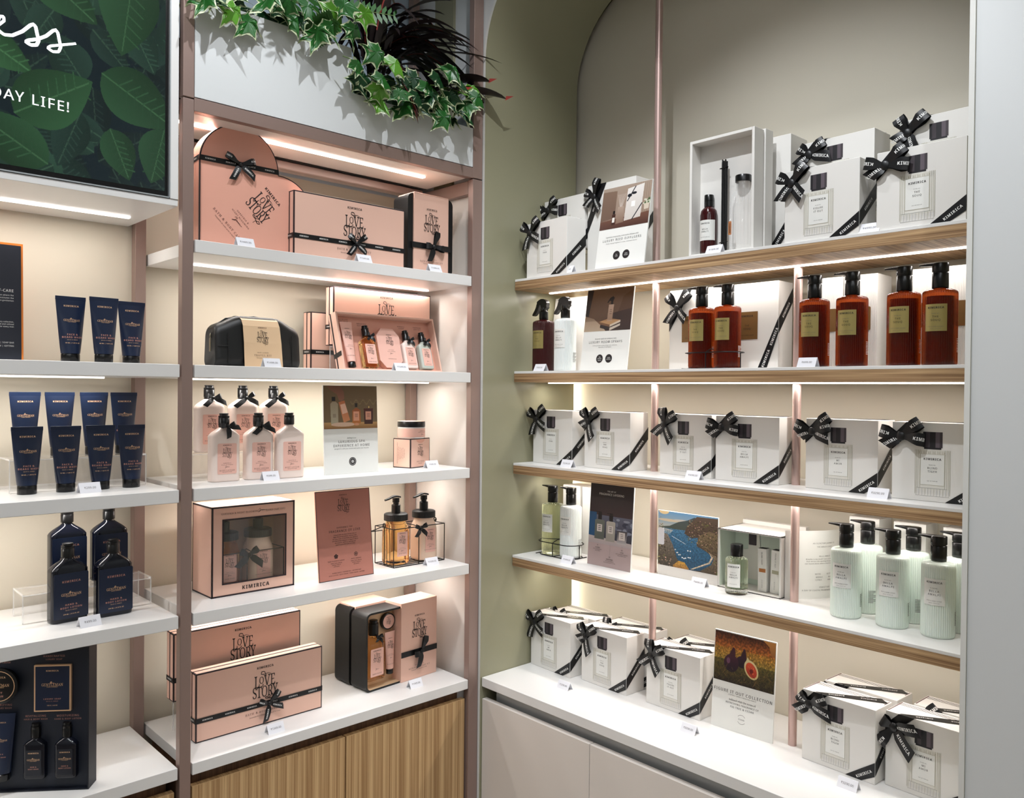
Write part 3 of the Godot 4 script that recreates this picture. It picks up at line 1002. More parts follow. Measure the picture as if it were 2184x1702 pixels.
func perfume_ribbon(g: G) -> void:
	var hw := PW * 0.5
	var zf := Vector3(0, 0, 1)
	# low right corner of the front and on up the right side
	band(g, Vector3(0.022, 0.0005, 0), Vector3(hw, 0.054, 0), Vector3(hw, 0.02, 0), Vector3(0.063, 0.0005, 0), zf)
	band(g, Vector3(hw, 0.02, 0), Vector3(hw, 0.096, -PD), Vector3(hw, 0.134, -PD), Vector3(hw, 0.054, 0), Vector3(1, 0, 0))
	# over the top and round the upper left corner
	band(g, Vector3(-0.027, PH, 0), Vector3(hw, PH, -PD * 0.76), Vector3(hw - 0.026, PH, -PD), Vector3(-0.064, PH, 0), Vector3(0, 1, 0), "KIMIRICA", 2, true)
	band(g, Vector3(-hw, 0.115, 0), Vector3(-0.027, PH, 0), Vector3(-0.064, PH, 0), Vector3(-hw, 0.147, 0), zf, "")
	band(g, Vector3(-hw, 0.145, 0), Vector3(-hw, 0.118, 0), Vector3(-hw, 0.05, -PD), Vector3(-hw, 0.078, -PD), Vector3(-1, 0, 0), "")

const BOWS := [
	[[[150, 0.036], [48, 0.05]], [[-52, 0.05], [-128, 0.052]]],
	[[[118, 0.04], [40, 0.052]], [[-72, 0.058], [205, 0.036]]],
	[[[95, 0.045], [35, 0.05]], [[-60, 0.056], [218, 0.05]]],
	[[[165, 0.042], [-8, 0.048], [38, 0.05]], [[-150, 0.045]]],
	[[[140, 0.042], [44, 0.055]], [[-28, 0.054], [250, 0.056]]],
	[[[160, 0.044], [18, 0.046], [40, 0.055]], [[-160, 0.04], [-20, 0.05]]],
	[[[30, 0.046], [140, 0.03]], [[-15, 0.062], [215, 0.042]]],
	[[[152, 0.026], [-125, 0.05]], [[8, 0.058], [-52, 0.072]]],
]

func perfume_box(label: String, flav: Array, at: Vector3, yaw: float, kind: int, group := "perfume gift cartons") -> void:
	var o := thing("gift_box", label, "gift box", at, FACE_B + deg_to_rad(-yaw), group)
	hang("carton", once("p_carton", perfume_carton), o)
	hang("printed_bottle", once("p_pic%s" % [flav], func(g: G): perfume_picture(g, flav)), o)
	hang("ribbon", once("p_ribbon", perfume_ribbon), o)
	var b: Array = BOWS[kind % BOWS.size()]
	var lo: Array = b[0].map(func(e): return [e[0], e[1] * 1.14])
	var ta: Array = b[1].map(func(e): return [e[0], e[1] * 1.12])
	bow(o, Vector3(-0.074, 0.147, 0.0015), 0.029, lo, ta)

# ---------------------------------------------------------------- pink romance range
func love_logo(g: G, m: String, x: float, y: float, h: float, f = null, off := 0.0006) -> void:
	# two lines, the upper word over the lower, with pen swashes; h is the height of the whole mark
	var s := h * 0.40
	var e := s / 0.71
	g.text(m, serif, "L", e * 1.05, x - h * 0.33, y + h * 0.195, off, 0, 0.62, 0.0, f)
	g.text(m, serif, "O", e * 0.62, x - h * 0.145, y + h * 0.235, off, 0, 0.80, 0.0, f)
	g.text(m, serif, "V", e * 1.0, x + h * 0.075, y + h * 0.20, off, 0, 0.66, 0.0, f)
	g.text(m, serif, "E", e * 1.0, x + h * 0.31, y + h * 0.19, off, 0, 0.60, 0.0, f)
	g.text(m, serif, "STORY", e * 1.0, x, y - h * 0.21, off, -0.035, 0.62, 0.0, f)
	var w := h * 0.026
	g.stroke(m, [Vector2(x - h * 0.30, y + h * 0.02), Vector2(x - h * 0.2, y - h * 0.015), Vector2(x - h * 0.09, y + h * 0.02), Vector2(x - h * 0.07, y + h * 0.08), Vector2(x - h * 0.13, y + h * 0.085)], w, off, f)
	g.stroke(m, [Vector2(x + h * 0.24, y + h * 0.43), Vector2(x + h * 0.12, y + h * 0.47), Vector2(x - h * 0.06, y + h * 0.44), Vector2(x - h * 0.17, y + h * 0.47), Vector2(x - h * 0.14, y + h * 0.56), Vector2(x - h * 0.03, y + h * 0.55), Vector2(x + h * 0.02, y + h * 0.44), Vector2(x + h * 0.06, y + h * 0.3)], w, off, f)
	g.stroke(m, [Vector2(x + h * 0.26, y - h * 0.2), Vector2(x + h * 0.24, y - h * 0.42), Vector2(x + h * 0.12, y - h * 0.5), Vector2(x + h * 0.0, y - h * 0.47), Vector2(x + h * 0.04, y - h * 0.41), Vector2(x + h * 0.2, y - h * 0.5), Vector2(x + h * 0.34, y - h * 0.56), Vector2(x + h * 0.43, y - h * 0.5), Vector2(x + h * 0.34, y - h * 0.45), Vector2(x + h * 0.22, y - h * 0.56), Vector2(x + h * 0.21, y - h * 0.68)], w, off, f)

func jasmine(g: G, m: String, x: float, y: float, h: float, f = null, off := 0.0006) -> void:
	var p := []
	for a in [[-1.6, 0.5], [-1.2, 0.95], [-0.75, 0.85], [-1.0, -0.1], [-1.7, -0.8], [-1.3, -0.5], [-0.6, 0.1], [-0.3, 0.3], [-0.35, -0.05], [-0.05, 0.25], [0.05, -0.05], [0.3, 0.3], [0.35, -0.05], [0.65, 0.25], [0.7, -0.05], [1.0, 0.3], [1.05, -0.05], [1.5, 0.05], [2.0, 0.1]]:
		p.append(Vector2(x + a[0] * h, y + a[1] * h))
	g.stroke(m, p, h * 0.16, off, f, 0.7)

func edged_box(g: G, w: float, h: float, d: float, m: String, ew := 0.0035) -> void:
	# a carton with a dark line along every edge
	g.box("trim_dark", Vector3(0, h * 0.5, -d * 0.5), Vector3(w, h, d), 0.0006)
	var e := 0.0003
	g.box(m, Vector3(0, h * 0.5, e - 0.001), Vector3(w - ew * 2, h - ew * 2, 0.002))
	for s in [-1, 1]:
		g.box(m, Vector3(s * (w * 0.5 + e - 0.001), h * 0.5, -d * 0.27), Vector3(0.002, h - ew * 2, d * 0.5 - ew * 1.6))
		g.box(m, Vector3(s * (w * 0.5 + e - 0.001), h * 0.5, -d * 0.78), Vector3(0.002, h - ew * 1.2, d * 0.42 - ew))
	g.box(m, Vector3(0, h + e - 0.001, -d * 0.27), Vector3(w - ew * 2, 0.002, d * 0.5 - ew * 1.6))
	g.box(m, Vector3(0, h + e - 0.001, -d * 0.78), Vector3(w - ew * 1.2, 0.002, d * 0.42 - ew))

func pink_box_print(g: G, cx: float, top: float, logo: float) -> void:
	g.text("ink", bold, "KIMIRICA", logo * 0.115, cx, top, 0.0012, 0.1, 1.1)
	love_logo(g, "ink", cx, top - logo * 0.72, logo, null, 0.0012)

func pink_long_box(label: String, at: Vector3, yaw: float, lean: float, kind: int) -> Node3D:
	var w := 0.375; var h := 0.183; var d := 0.046
	var o := thing("gift_box", label, "gift box", at, yaw, "pink long gift boxes")
	o.rotation.x = -lean
	hang("carton", once("pk_carton", func(g: G): edged_box(g, w, h, d, "pink")), o)
	hang("printed_text", once("pk_print", func(g: G):
		pink_box_print(g, 0.008, h - 0.022, 0.074)
		g.text("ink_brown", serif, "BATH & BODY CARE SET", 0.0075, 0.008, 0.038, 0.0012, 0.2)
		g.text("ink_brown", serif, "Ensemble de soins pour le bain et le corps", 0.0042, 0.008, 0.028, 0.0012, 0.05)), o)
	hang("ribbon", once("pk_band", func(g: G):
		band(g, Vector3(-w * 0.5, 0.051, 0.0003), Vector3(w * 0.5, 0.051, 0.0003), Vector3(w * 0.5, 0.065, 0.0003), Vector3(-w * 0.5, 0.065, 0.0003), Vector3(0, 0, 1), "KIMIRICA", 6)
		for s in [-1, 1]:
			band(g, Vector3(s * (w * 0.5 + 0.0003), 0.051, 0), Vector3(s * (w * 0.5 + 0.0003), 0.051, -d), Vector3(s * (w * 0.5 + 0.0003), 0.065, -d), Vector3(s * (w * 0.5 + 0.0003), 0.065, 0), Vector3(s, 0, 0), "KIMIRICA", 1, true)), o)
	if kind == 0:
		bow(o, Vector3(0.012, 0.058, 0.002), 0.016, [[142, 0.036], [40, 0.04]], [[-128, 0.05], [-40, 0.046]])
	elif kind == 1:
		bow(o, Vector3(0.018, 0.058, 0.002), 0.016, [[160, 0.034], [48, 0.042]], [[-105, 0.055], [-22, 0.048]])
	return o

func heart_box(at: Vector3, yaw: float) -> void:
	var s := 0.222
	var o := thing("gift_box", "large pink heart-shaped gift box stood on its side on the topmost shelf", "gift box", at, yaw, "")
	var p := PackedVector2Array([Vector2(0.012, 0), Vector2(s, 0)])
	for i in range(1, 24): p.append(Vector2(s, s * 0.5) + Vector2.from_angle(-PI * 0.5 + PI * i / 24.0) * s * 0.5)
	p.append(Vector2(s - 0.002, s)); p.append(Vector2(s, s + 0.002))
	for i in range(1, 24): p.append(Vector2(s * 0.5, s) + Vector2.from_angle(PI * i / 24.0) * s * 0.5)
	p.append(Vector2(0, s)); p.append(Vector2(0, 0.012)); p.append(Vector2(0.004, 0.004))
	var q: PackedVector2Array = Geometry2D.offset_polygon(p, -0.003, Geometry2D.JOIN_ROUND)[0]
	var g := G.new()
	g.prism("trim_dark", p, -0.004, 0.0)
	g.prism("pink_deep", q, -0.001, 0.0005, "trim_dark", 1)
	g.prism("pink_deep", p, -0.024, -0.004)
	g.prism("trim_dark", q, -0.025, -0.023)
	g.prism("pink_deep", p, -0.055, -0.025)
	part("box", g, o)
	g = G.new()
	var old := Transform3D(Basis(Vector3(0, 0, 1), deg_to_rad(-45)), Vector3(0.142, 0.115, 0))
	g.t = old
	g.text("ink", bold, "KIMIRICA", 0.0105, 0.012, 0.075, 0.0012, 0.1, 1.1)
	love_logo(g, "ink", 0.012, 0.027, 0.072, null, 0.0012)
	g.text("ink_brown", sans, "GARDENIA &", 0.006, 0.0, -0.034, 0.0012, 0.2)
	g.text("ink_brown", sans, "NIGHT BLOOMING", 0.006, 0.0, -0.043, 0.0012, 0.2)
	jasmine(g, "ink_brown", 0.0, -0.056, 0.0085, null, 0.0012)
	g.text("ink_brown", serif, "BATH & BODY CARE SET", 0.0085, 0.0, -0.082, 0.0012, 0.2)
	g.text("ink_brown", serif, "Ensemble de soins pour le bain et le corps", 0.0045, 0.0, -0.092, 0.0012, 0.05)
	part("printed_text", g, o)
	g = G.new()
	band(g, Vector3(0, 0.222, 0.0005), Vector3(s, 0.222, 0.0005), Vector3(s - 0.001, 0.236, 0.0005), Vector3(0.001, 0.236, 0.0005), Vector3(0, 0, 1), "KIMIRICA", 4)
	band(g, Vector3(-0.0005, 0.222, 0), Vector3(-0.0005, 0.218, -0.055), Vector3(-0.0005, 0.232, -0.055), Vector3(-0.0005, 0.236, 0), Vector3(-1, 0, 0), "KIMIRICA", 1, true)
	part("ribbon", g, o)
	bow(o, Vector3(0.108, 0.229, 0.002), 0.017, [[155, 0.046], [18, 0.042]], [[-118, 0.055], [-38, 0.055]])

func tin_box(label: String, at: Vector3, yaw: float, with_sleeve: bool, open: bool) -> Node3D:
	var w := 0.175; var h := 0.245; var d := 0.078
	var o := thing("gift_tin", label, "gift tin", at, yaw, "black gift tins")
	var g := G.new()
	g.t = Transform3D(Basis(), Vector3(0, h * 0.5, 0))
	var p := rrect(w, h, 0.018)
	if open:
		var q := rrect(w - 0.012, h - 0.012, 0.013)
		g.prism("black_satin", p, -d, -d + 0.002)
		g.prism("black_satin", p, -d, 0.0, "", 0)
		for i in p.size():
			var k := (i + 1) % p.size()
			g.quad("black_satin", Vector3(p[i].x, p[i].y, 0), Vector3(p[k].x, p[k].y, 0), Vector3(q[k].x, q[k].y, 0), Vector3(q[i].x, q[i].y, 0), Vector3(0, 0, 1))
		g.prism("kraft", q, -0.045, -0.0402, "kraft")
		g.prism("kraft", q, -0.041, -0.001, "kraft", 0)
	else:
		g.prism("black_satin", p, -d, -0.026)
		g.prism("black_satin", rrect(w + 0.003, h + 0.003, 0.0195), -0.0255, 0.0)
	part("tin", g, o)
	if with_sleeve:
		g = G.new()
		g.box("pink", Vector3(0.0, h * 0.5 + 0.001, -d * 0.5 + 0.001), Vector3(0.138, h + 0.008, d + 0.008), 0.0015)
		part("sleeve", g, o)
	return o

func sleeve_print(g: G, h: float) -> void:
	pink_box_print(g, 0.0, h - 0.048, 0.062)
	g.text("ink_brown", sans, "TREASURE TROVE", 0.0038, 0.0, 0.045, 0.0012, 0.2)
	g.text("ink_brown", serif, "BATH & BODY CARE SET", 0.0062, 0.0, 0.037, 0.0012, 0.15)
	g.text("ink_brown", serif, "Ensemble de soins pour le bain", 0.004, 0.0, 0.03, 0.0012, 0.05)

func sleeve_ribbon(o: Node3D, z: float, w: float, y: float, d: float) -> void:
	var g := G.new()
	band(g, Vector3(-w * 0.5, y - 0.009, z), Vector3(w * 0.5, y - 0.009, z), Vector3(w * 0.5, y + 0.009, z), Vector3(-w * 0.5, y + 0.009, z), Vector3(0, 0, 1), "")
	for s in [-1, 1]:
		band(g, Vector3(s * w * 0.5, y - 0.009, z), Vector3(s * w * 0.5, y - 0.009, z - d), Vector3(s * w * 0.5, y + 0.009, z - d), Vector3(s * w * 0.5, y + 0.009, z), Vector3(s, 0, 0), "")
	part("ribbon", g, o)
	bow(o, Vector3(0.004, y, z + 0.002), 0.019, [[76, 0.05], [178, 0.034], [-8, 0.04]], [[-112, 0.056]], "")

# ---------------------------------------------------------------- bottles
func rounded(hw: float, hd: float, r: float, y: float, n := 5) -> PackedVector3Array:
	var q := PackedVector3Array()
	for p in rrect(hw * 2, hd * 2, minf(r, minf(hw, hd) * 0.999), n): q.append(Vector3(p.x, y, p.y))
	return q

func flask_body(g: G, m: String, hw: float, hd: float, r: float, sh: float, neck: float, ny: float) -> void:
	var rings := [rounded(hw - 0.003, hd - 0.003, r, 0.0), rounded(hw - 0.0008, hd - 0.0008, r, 0.0012), rounded(hw, hd, r, 0.004)]
	for i in 3: rings.append(rounded(hw, hd, r, lerpf(0.01, sh - 0.004, i / 2.0)))
	for i in 9:
		var k := i / 8.0
		var e := k * k * (3 - 2 * k)
		rings.append(rounded(lerpf(hw, neck, lerpf(k, e, 0.55)), lerpf(hd, neck, e), lerpf(r, neck, k), lerpf(sh, ny, k) + 0.0015 * sin(k * PI)))
	rings.append(rounded(neck, neck, neck, ny + 0.004))
	g.loft(m, rings)

func flip_cap(g: G, m: String, y: float, r: float, h: float, at := Vector3()) -> void:
	g.lathe(m, [Vector2(r * 0.9, y), Vector2(r, y + 0.001), Vector2(r, y + h * 0.58), Vector2(r * 0.97, y + h * 0.60), Vector2(r * 0.97, y + h * 0.64), Vector2(r * 0.99, y + h * 0.66), Vector2(r * 0.99, y + h * 0.78), Vector2(r * 0.8, y + h * 0.8), Vector2(r * 0.78, y + h * 0.9), Vector2(r * 0.84, y + h * 0.91), Vector2(r * 0.84, y + h * 0.98), Vector2(r * 0.7, y + h), Vector2(0, y + h)], 24, at)

func pink_lotion(label: String, at: Vector3, yaw: float, bowed: int) -> void:
	var o := thing("lotion_bottle", label, "bottle", at, yaw, "pink body lotion bottles")
	hang("body", once("pl_body", func(g: G): flask_body(g, "pink_lotion", 0.0405, 0.02, 0.013, 0.122, 0.0115, 0.148)), o)
	hang("cap", once("pl_cap", func(g: G): flip_cap(g, "black", 0.15, 0.0145, 0.034)), o)
	hang("printed_label", once("pl_label", func(g: G):
		g.t = Transform3D(Basis(), Vector3(0.0, 0.062, 0.0203))
		g.prism("pink_label", rrect(0.054, 0.082, 0.004), -0.0002, 0.0003)
		g.text("ink_brown", bold, "KIMIRICA", 0.0042, 0, 0.036, 0.0006, 0.1, 1.1)
		love_logo(g, "ink", 0, 0.016, 0.027)
		g.text("ink_brown", sans, "GARDENIA &", 0.003, 0, -0.012, 0.0006, 0.2)
		g.text("ink_brown", sans, "NIGHT BLOOMING", 0.003, 0, -0.0165, 0.0006, 0.2)
		jasmine(g, "ink", 0, -0.0225, 0.0036)
		g.text("ink_brown", serif, "BODY LOTION", 0.0048, 0, -0.0315, 0.0006, 0.2)
		g.text("ink_brown", serif, "Lait pour le corps", 0.003, 0, -0.0355, 0.0006, 0.05)), o)
	if bowed >= 0:
		var v: Array = [[[[165, 0.02], [12, 0.022]], [[-140, 0.04], [-25, 0.042]]], [[[175, 0.022], [20, 0.02]], [[-95, 0.036], [-8, 0.036]]], [[[160, 0.022], [30, 0.026]], [[-145, 0.05], [-28, 0.04]]]][bowed % 3]
		hang("ribbon", once("pl_neck", func(g: G): g.lathe("ribbon", [Vector2(0.0118, 0.145), Vector2(0.0136, 0.1455), Vector2(0.0136, 0.151), Vector2(0.0118, 0.152)], 20)), o)
		bow(o, Vector3(0.004, 0.147, 0.0125), 0.0135, v[0], v[1], "", Basis(Vector3.RIGHT, -0.25))

func navy_flask(label: String, at: Vector3, yaw: float) -> void:
	var o := thing("lotion_bottle", label, "bottle", at, yaw, "navy lotion bottles")
	hang("body", once("nf_body", func(g: G): flask_body(g, "navy_gloss", 0.042, 0.021, 0.013, 0.124, 0.0115, 0.152)), o)
	hang("cap", once("pl_cap2", func(g: G): flip_cap(g, "black", 0.153, 0.0145, 0.034)), o)
	hang("printed_label", once("nf_label", func(g: G):
		g.t = Transform3D(Basis(), Vector3(0, 0.064, 0.0213))
		g.prism("navy", rrect(0.079, 0.108, 0.004), -0.0002, 0.0003)
		g.text("rose_gold", bold, "KIMIRICA", 0.0068, 0, 0.034, 0.0006, 0.12, 1.15)
		gentleman(g, 0, 0.003, 0.046)
		for a in [["HAND &", -0.0215], ["BODY LOTION", -0.0285]]: g.text("rose_gold", bold, a[0], 0.0056, 0, a[1], 0.0006, 0.15, 1.1)
		g.text("gold", sans, "MUSK & AMBER", 0.003, 0, -0.0345, 0.0006, 0.15)
		g.text("gold", bold, "270 ML | 9.12 FL OZ", 0.0036, 0, -0.044, 0.0006, 0.05)), o)

func gentleman(g: G, x: float, y: float, w: float, off := 0.0006, f = null) -> void:
	var e := w / G.text_width(serif, "GENTLEMAN", 1.0, 0.0, 0.86)
	g.text("gold", serif, "GENTLEMAN", e, x, y, off, 0.0, 0.86, 0.0, f)
	var p := []
	for a in [[-0.11, 0.09], [-0.05, 0.17], [-0.09, 0.06], [-0.05, 0.085], [-0.02, 0.17], [-0.035, 0.07], [0.0, 0.1], [0.02, 0.07], [0.05, 0.085], [0.055, 0.1], [0.04, 0.085], [0.06, 0.068], [0.1, 0.085]]: p.append(Vector2(x + a[0] * w, y + a[1] * w))
	g.stroke("gold", p, w * 0.016, off, f, 0.8)
	g.text("gold", bold, "POUR HOMMES", e * 0.30, x, y - e * 0.58, off, 0.12, 1.1, 0.0, f)

func face_wash(label: String, at: Vector3, yaw: float) -> void:
	var o := thing("cosmetic_tube", label, "tube", at, yaw, "navy face wash tubes")
	hang("cap", once("fw_cap", func(g: G):
		g.lathe("black", [Vector2(0.0, 0.0), Vector2(0.0195, 0.0), Vector2(0.0205, 0.001), Vector2(0.0205, 0.0195), Vector2(0.0195, 0.021), Vector2(0, 0.021)], 28, Vector3(), 0, 0, 0.92)
		g.t = Transform3D(Basis(), Vector3(0.001, 0.0045, 0.0176))
		g.prism("black_satin", V2([-0.008, 0, 0.008, 0, 0.0075, 0.004, 0.005, 0.0072, 0.0, 0.0085, -0.005, 0.0072, -0.0075, 0.004]), 0, 0.0016)), o)
	hang("body", once("fw_body", func(g: G):
		var rings := []
		for i in 11:
			var k := i / 10.0
			var ring := PackedVector3Array()
			var hw := lerpf(0.0208, 0.0335, pow(k, 0.85)); var hd := lerpf(0.0195, 0.0013, pow(k, 1.15))
			for j in 32:
				var a := TAU * j / 32
				ring.append(Vector3(cos(a) * hw, 0.0212 + k * 0.127, sin(a) * hd))
			rings.append(ring)
		g.loft("navy", rings)
		g.box("navy", Vector3(0, 0.1525, 0), Vector3(0.0675, 0.0095, 0.0022), 0.0006)), o)
	hang("printed_text", once("fw_text", func(g: G):
		var f := func(p: Vector2) -> Vector3:
			var k: float = clampf((p.y - 0.0212) / 0.127, 0, 1)
			var hw := lerpf(0.0208, 0.0335, pow(k, 0.85)); var hd := lerpf(0.0195, 0.0013, pow(k, 1.15))
			return Vector3(p.x, p.y, hd * sqrt(maxf(1.0 - p.x * p.x / hw / hw, 0.0)))
		g.text("gold", bold, "KIMIRICA", 0.0054, 0, 0.134, 0.0005, 0.12, 1.15, 0.0, f)
		gentleman(g, 0, 0.100, 0.036, 0.0005, f)
		for a in [["FACE &", 0.066], ["BEARD WASH", 0.0595]]: g.text("rose_gold", bold, a[0], 0.0054, 0, a[1], 0.0005, 0.12, 1.1, 0.0, f)
		g.text("gold", sans, "MUSK & AMBER", 0.0027, 0, 0.0535, 0.0005, 0.12, 1.0, 0.0, f)
		g.text("gold", bold, "50 ML | 1.69 FL OZ", 0.0032, 0, 0.046, 0.0005, 0.05, 1.0, 0.0, f)), o)

# fluted round bottle with a black pump; kind: amber, clear_amber, white, green_lotion, green_gel
func pump_bottle(label: String, kind: String, at: Vector3, yaw: float, group: String, aim := PI) -> Node3D:
	var o := thing("pump_bottle", label, "pump bottle", at, FACE_B + yaw, group)
	var body: String = {"amber": "amber_glass", "plum": "plum_glass", "white": "lotion_white", "green_lotion": "lotion_green", "green_gel": "green_gel"}[kind]
	hang("body", once("pb_body" + kind, func(g: G):
		g.lathe(body, [Vector3(0, 0.0, 0), Vector3(0.0335, 0.0, 0), Vector3(0.0355, 0.0015, 0), Vector3(0.0365, 0.006, 1), Vector3(0.0365, 0.045, 1), Vector3(0.0365, 0.068, 1), Vector3(0.0365, 0.16, 1), Vector3(0.0360, 0.1645, 0.6), Vector3(0.0335, 0.168, 0), Vector3(0.027, 0.1705, 0), Vector3(0.0165, 0.172, 0), Vector3(0.0135, 0.1735, 0), Vector3(0.0135, 0.177, 0), Vector3(0, 0.177, 0)], 192, Vector3(), 48, 0.0013)), o)
	if kind == "amber" or kind == "plum":
		hang("liquid", once("pb_liq" + kind, func(g: G): g.lathe("amber" if kind == "amber" else "plum_glass", [Vector2(0, 0.004), Vector2(0.025, 0.004), Vector2(0.025, 0.155), Vector2(0, 0.155)], 32)), o)
	pump_head(o, aim)
	hang("printed_label", once("pb_label" + kind, func(g: G):
		var f := func(p: Vector2) -> Vector3: return Vector3(sin(p.x / 0.037) * 0.037, p.y, cos(p.x / 0.037) * 0.037)
		var lab := "label_gold" if kind == "amber" or kind == "plum" else "label_white"
		g.sheet(lab, -0.0235, 0.0235, 0.076, 0.136, 12, 1, f)
		g.text("ink", bold, "KIMIRICA", 0.0058, 0, 0.128, 0.0004, 0.1, 1.1, 0.0, f)
		g.text("ink_grey", sans, "BLEND NO.", 0.0028, 0, 0.115, 0.0004, 0.1, 1.0, 0.0, f)
		var two := ["THE", "SOUQ"] if kind == "amber" or kind == "plum" else ["BELLA", "AMALFI"]
		for i in 2: g.text("ink", sans, two[i], 0.0062, 0, 0.108 - i * 0.0075, 0.0004, 0.14, 1.05, 0.0, f)
		g.text("ink_grey", sans, "BODY & HAND LOTION" if kind != "amber" else "BODY & HAND CLEANSE", 0.0028, 0, 0.086, 0.0004, 0.06, 1.0, 0.0, f)
		g.text("ink_grey", sans, "300 ML | 10.14 FL OZ", 0.0022, 0, 0.081, 0.0004, 0.04, 1.0, 0.0, f)), o)
	if kind != "plum":
		hang("printed_small_text", once("pb_back" + kind, func(g: G):
			var f := func(p: Vector2) -> Vector3: return Vector3(sin(p.x / 0.037) * 0.037, p.y, cos(p.x / 0.037) * 0.037)
			var ink := "label_white" if kind == "amber" else "ink_grey"
			for i in 9: g.sheet(ink, 0.052, 0.064 + 0.006 * (i * 7 % 3), 0.03 + i * 0.0036, 0.0312 + i * 0.0036, 4, 1, f)), o)
	return o

func pump_head(o: Node3D, aim: float, y := 0.174, s := 1.0) -> void:
	var p := MeshInstance3D.new()
	p.name = "pump"
	p.mesh = once("pump_head%s" % s, func(g: G):
		g.lathe("black", [Vector2(0.0165, 0), Vector2(0.0172, 0.001), Vector2(0.0172, 0.033), Vector2(0.0165, 0.034), Vector2(0.0150, 0.0345), Vector2(0.0150, 0.0365), Vector2(0.0172, 0.0368), Vector2(0.0175, 0.038), Vector2(0.0175, 0.0545), Vector2(0.0165, 0.056), Vector2(0, 0.0565)], 32)
		var rings := []
		for i in 7:
			var k := i / 6.0
			var ring := PackedVector3Array()
			for q in rrect(lerpf(0.026, 0.0075, k), lerpf(0.008, 0.0035, k), 0.0015, 2): ring.append(Vector3(lerpf(0.008, 0.044, k), 0.0525 + 0.0012 * sin(k * 2.0) - q.y * 0.0 + q.y, q.x))
			rings.append(ring)
		g.loft("black", rings))
	o.add_child(p, true)
	p.position.y = y
	p.rotation.y = aim
	p.scale = Vector3.ONE * s

func spray_bottle(label: String, kind: String, at: Vector3, yaw: float) -> void:
	var o := thing("spray_bottle", label, "spray bottle", at, FACE_B + yaw, "room spray bottles")
	var src := pump_bottle("", "plum" if kind == "plum" else "white", Vector3.ZERO, 0.0, "")
	for nm in ["body", "liquid", "printed_label", "printed_small_text"]:
		var c := src.get_node_or_null(nm)
		if c: hang(nm, c.mesh, o)
	used["pump_bottle"] -= 1
	src.free()
	hang("trigger_head", once("trigger", func(g: G):
		g.lathe("black", [Vector2(0.0145, 0.174), Vector2(0.0155, 0.175), Vector2(0.0155, 0.2), Vector2(0.012, 0.203), Vector2(0.011, 0.214), Vector2(0, 0.216)], 28)
		var hood := V2([-0.005, 0.203, 0.0105, 0.203, 0.0125, 0.209, 0.018, 0.2135, 0.0165, 0.219, 0.0185, 0.226, 0.0165, 0.2335, 0.0115, 0.2395, 0.004, 0.243, -0.006, 0.2432, -0.0145, 0.2405, -0.0215, 0.2355, -0.0245, 0.231, -0.019, 0.2265, -0.009, 0.224, -0.006, 0.215])
		g.prism("black", hood, -0.0085, 0.0085)
		var trig := V2([-0.011, 0.229, -0.0225, 0.2315, -0.0255, 0.226, -0.0285, 0.216, -0.034, 0.2055, -0.0405, 0.1965, -0.0435, 0.1905, -0.0405, 0.1875, -0.033, 0.1895, -0.026, 0.197, -0.0205, 0.207, -0.016, 0.218])
		g.prism("black", trig, -0.0075, 0.0075)
		g.box("black", Vector3(-0.0245, 0.2345, 0), Vector3(0.005, 0.005, 0.007), 0.001)), o)

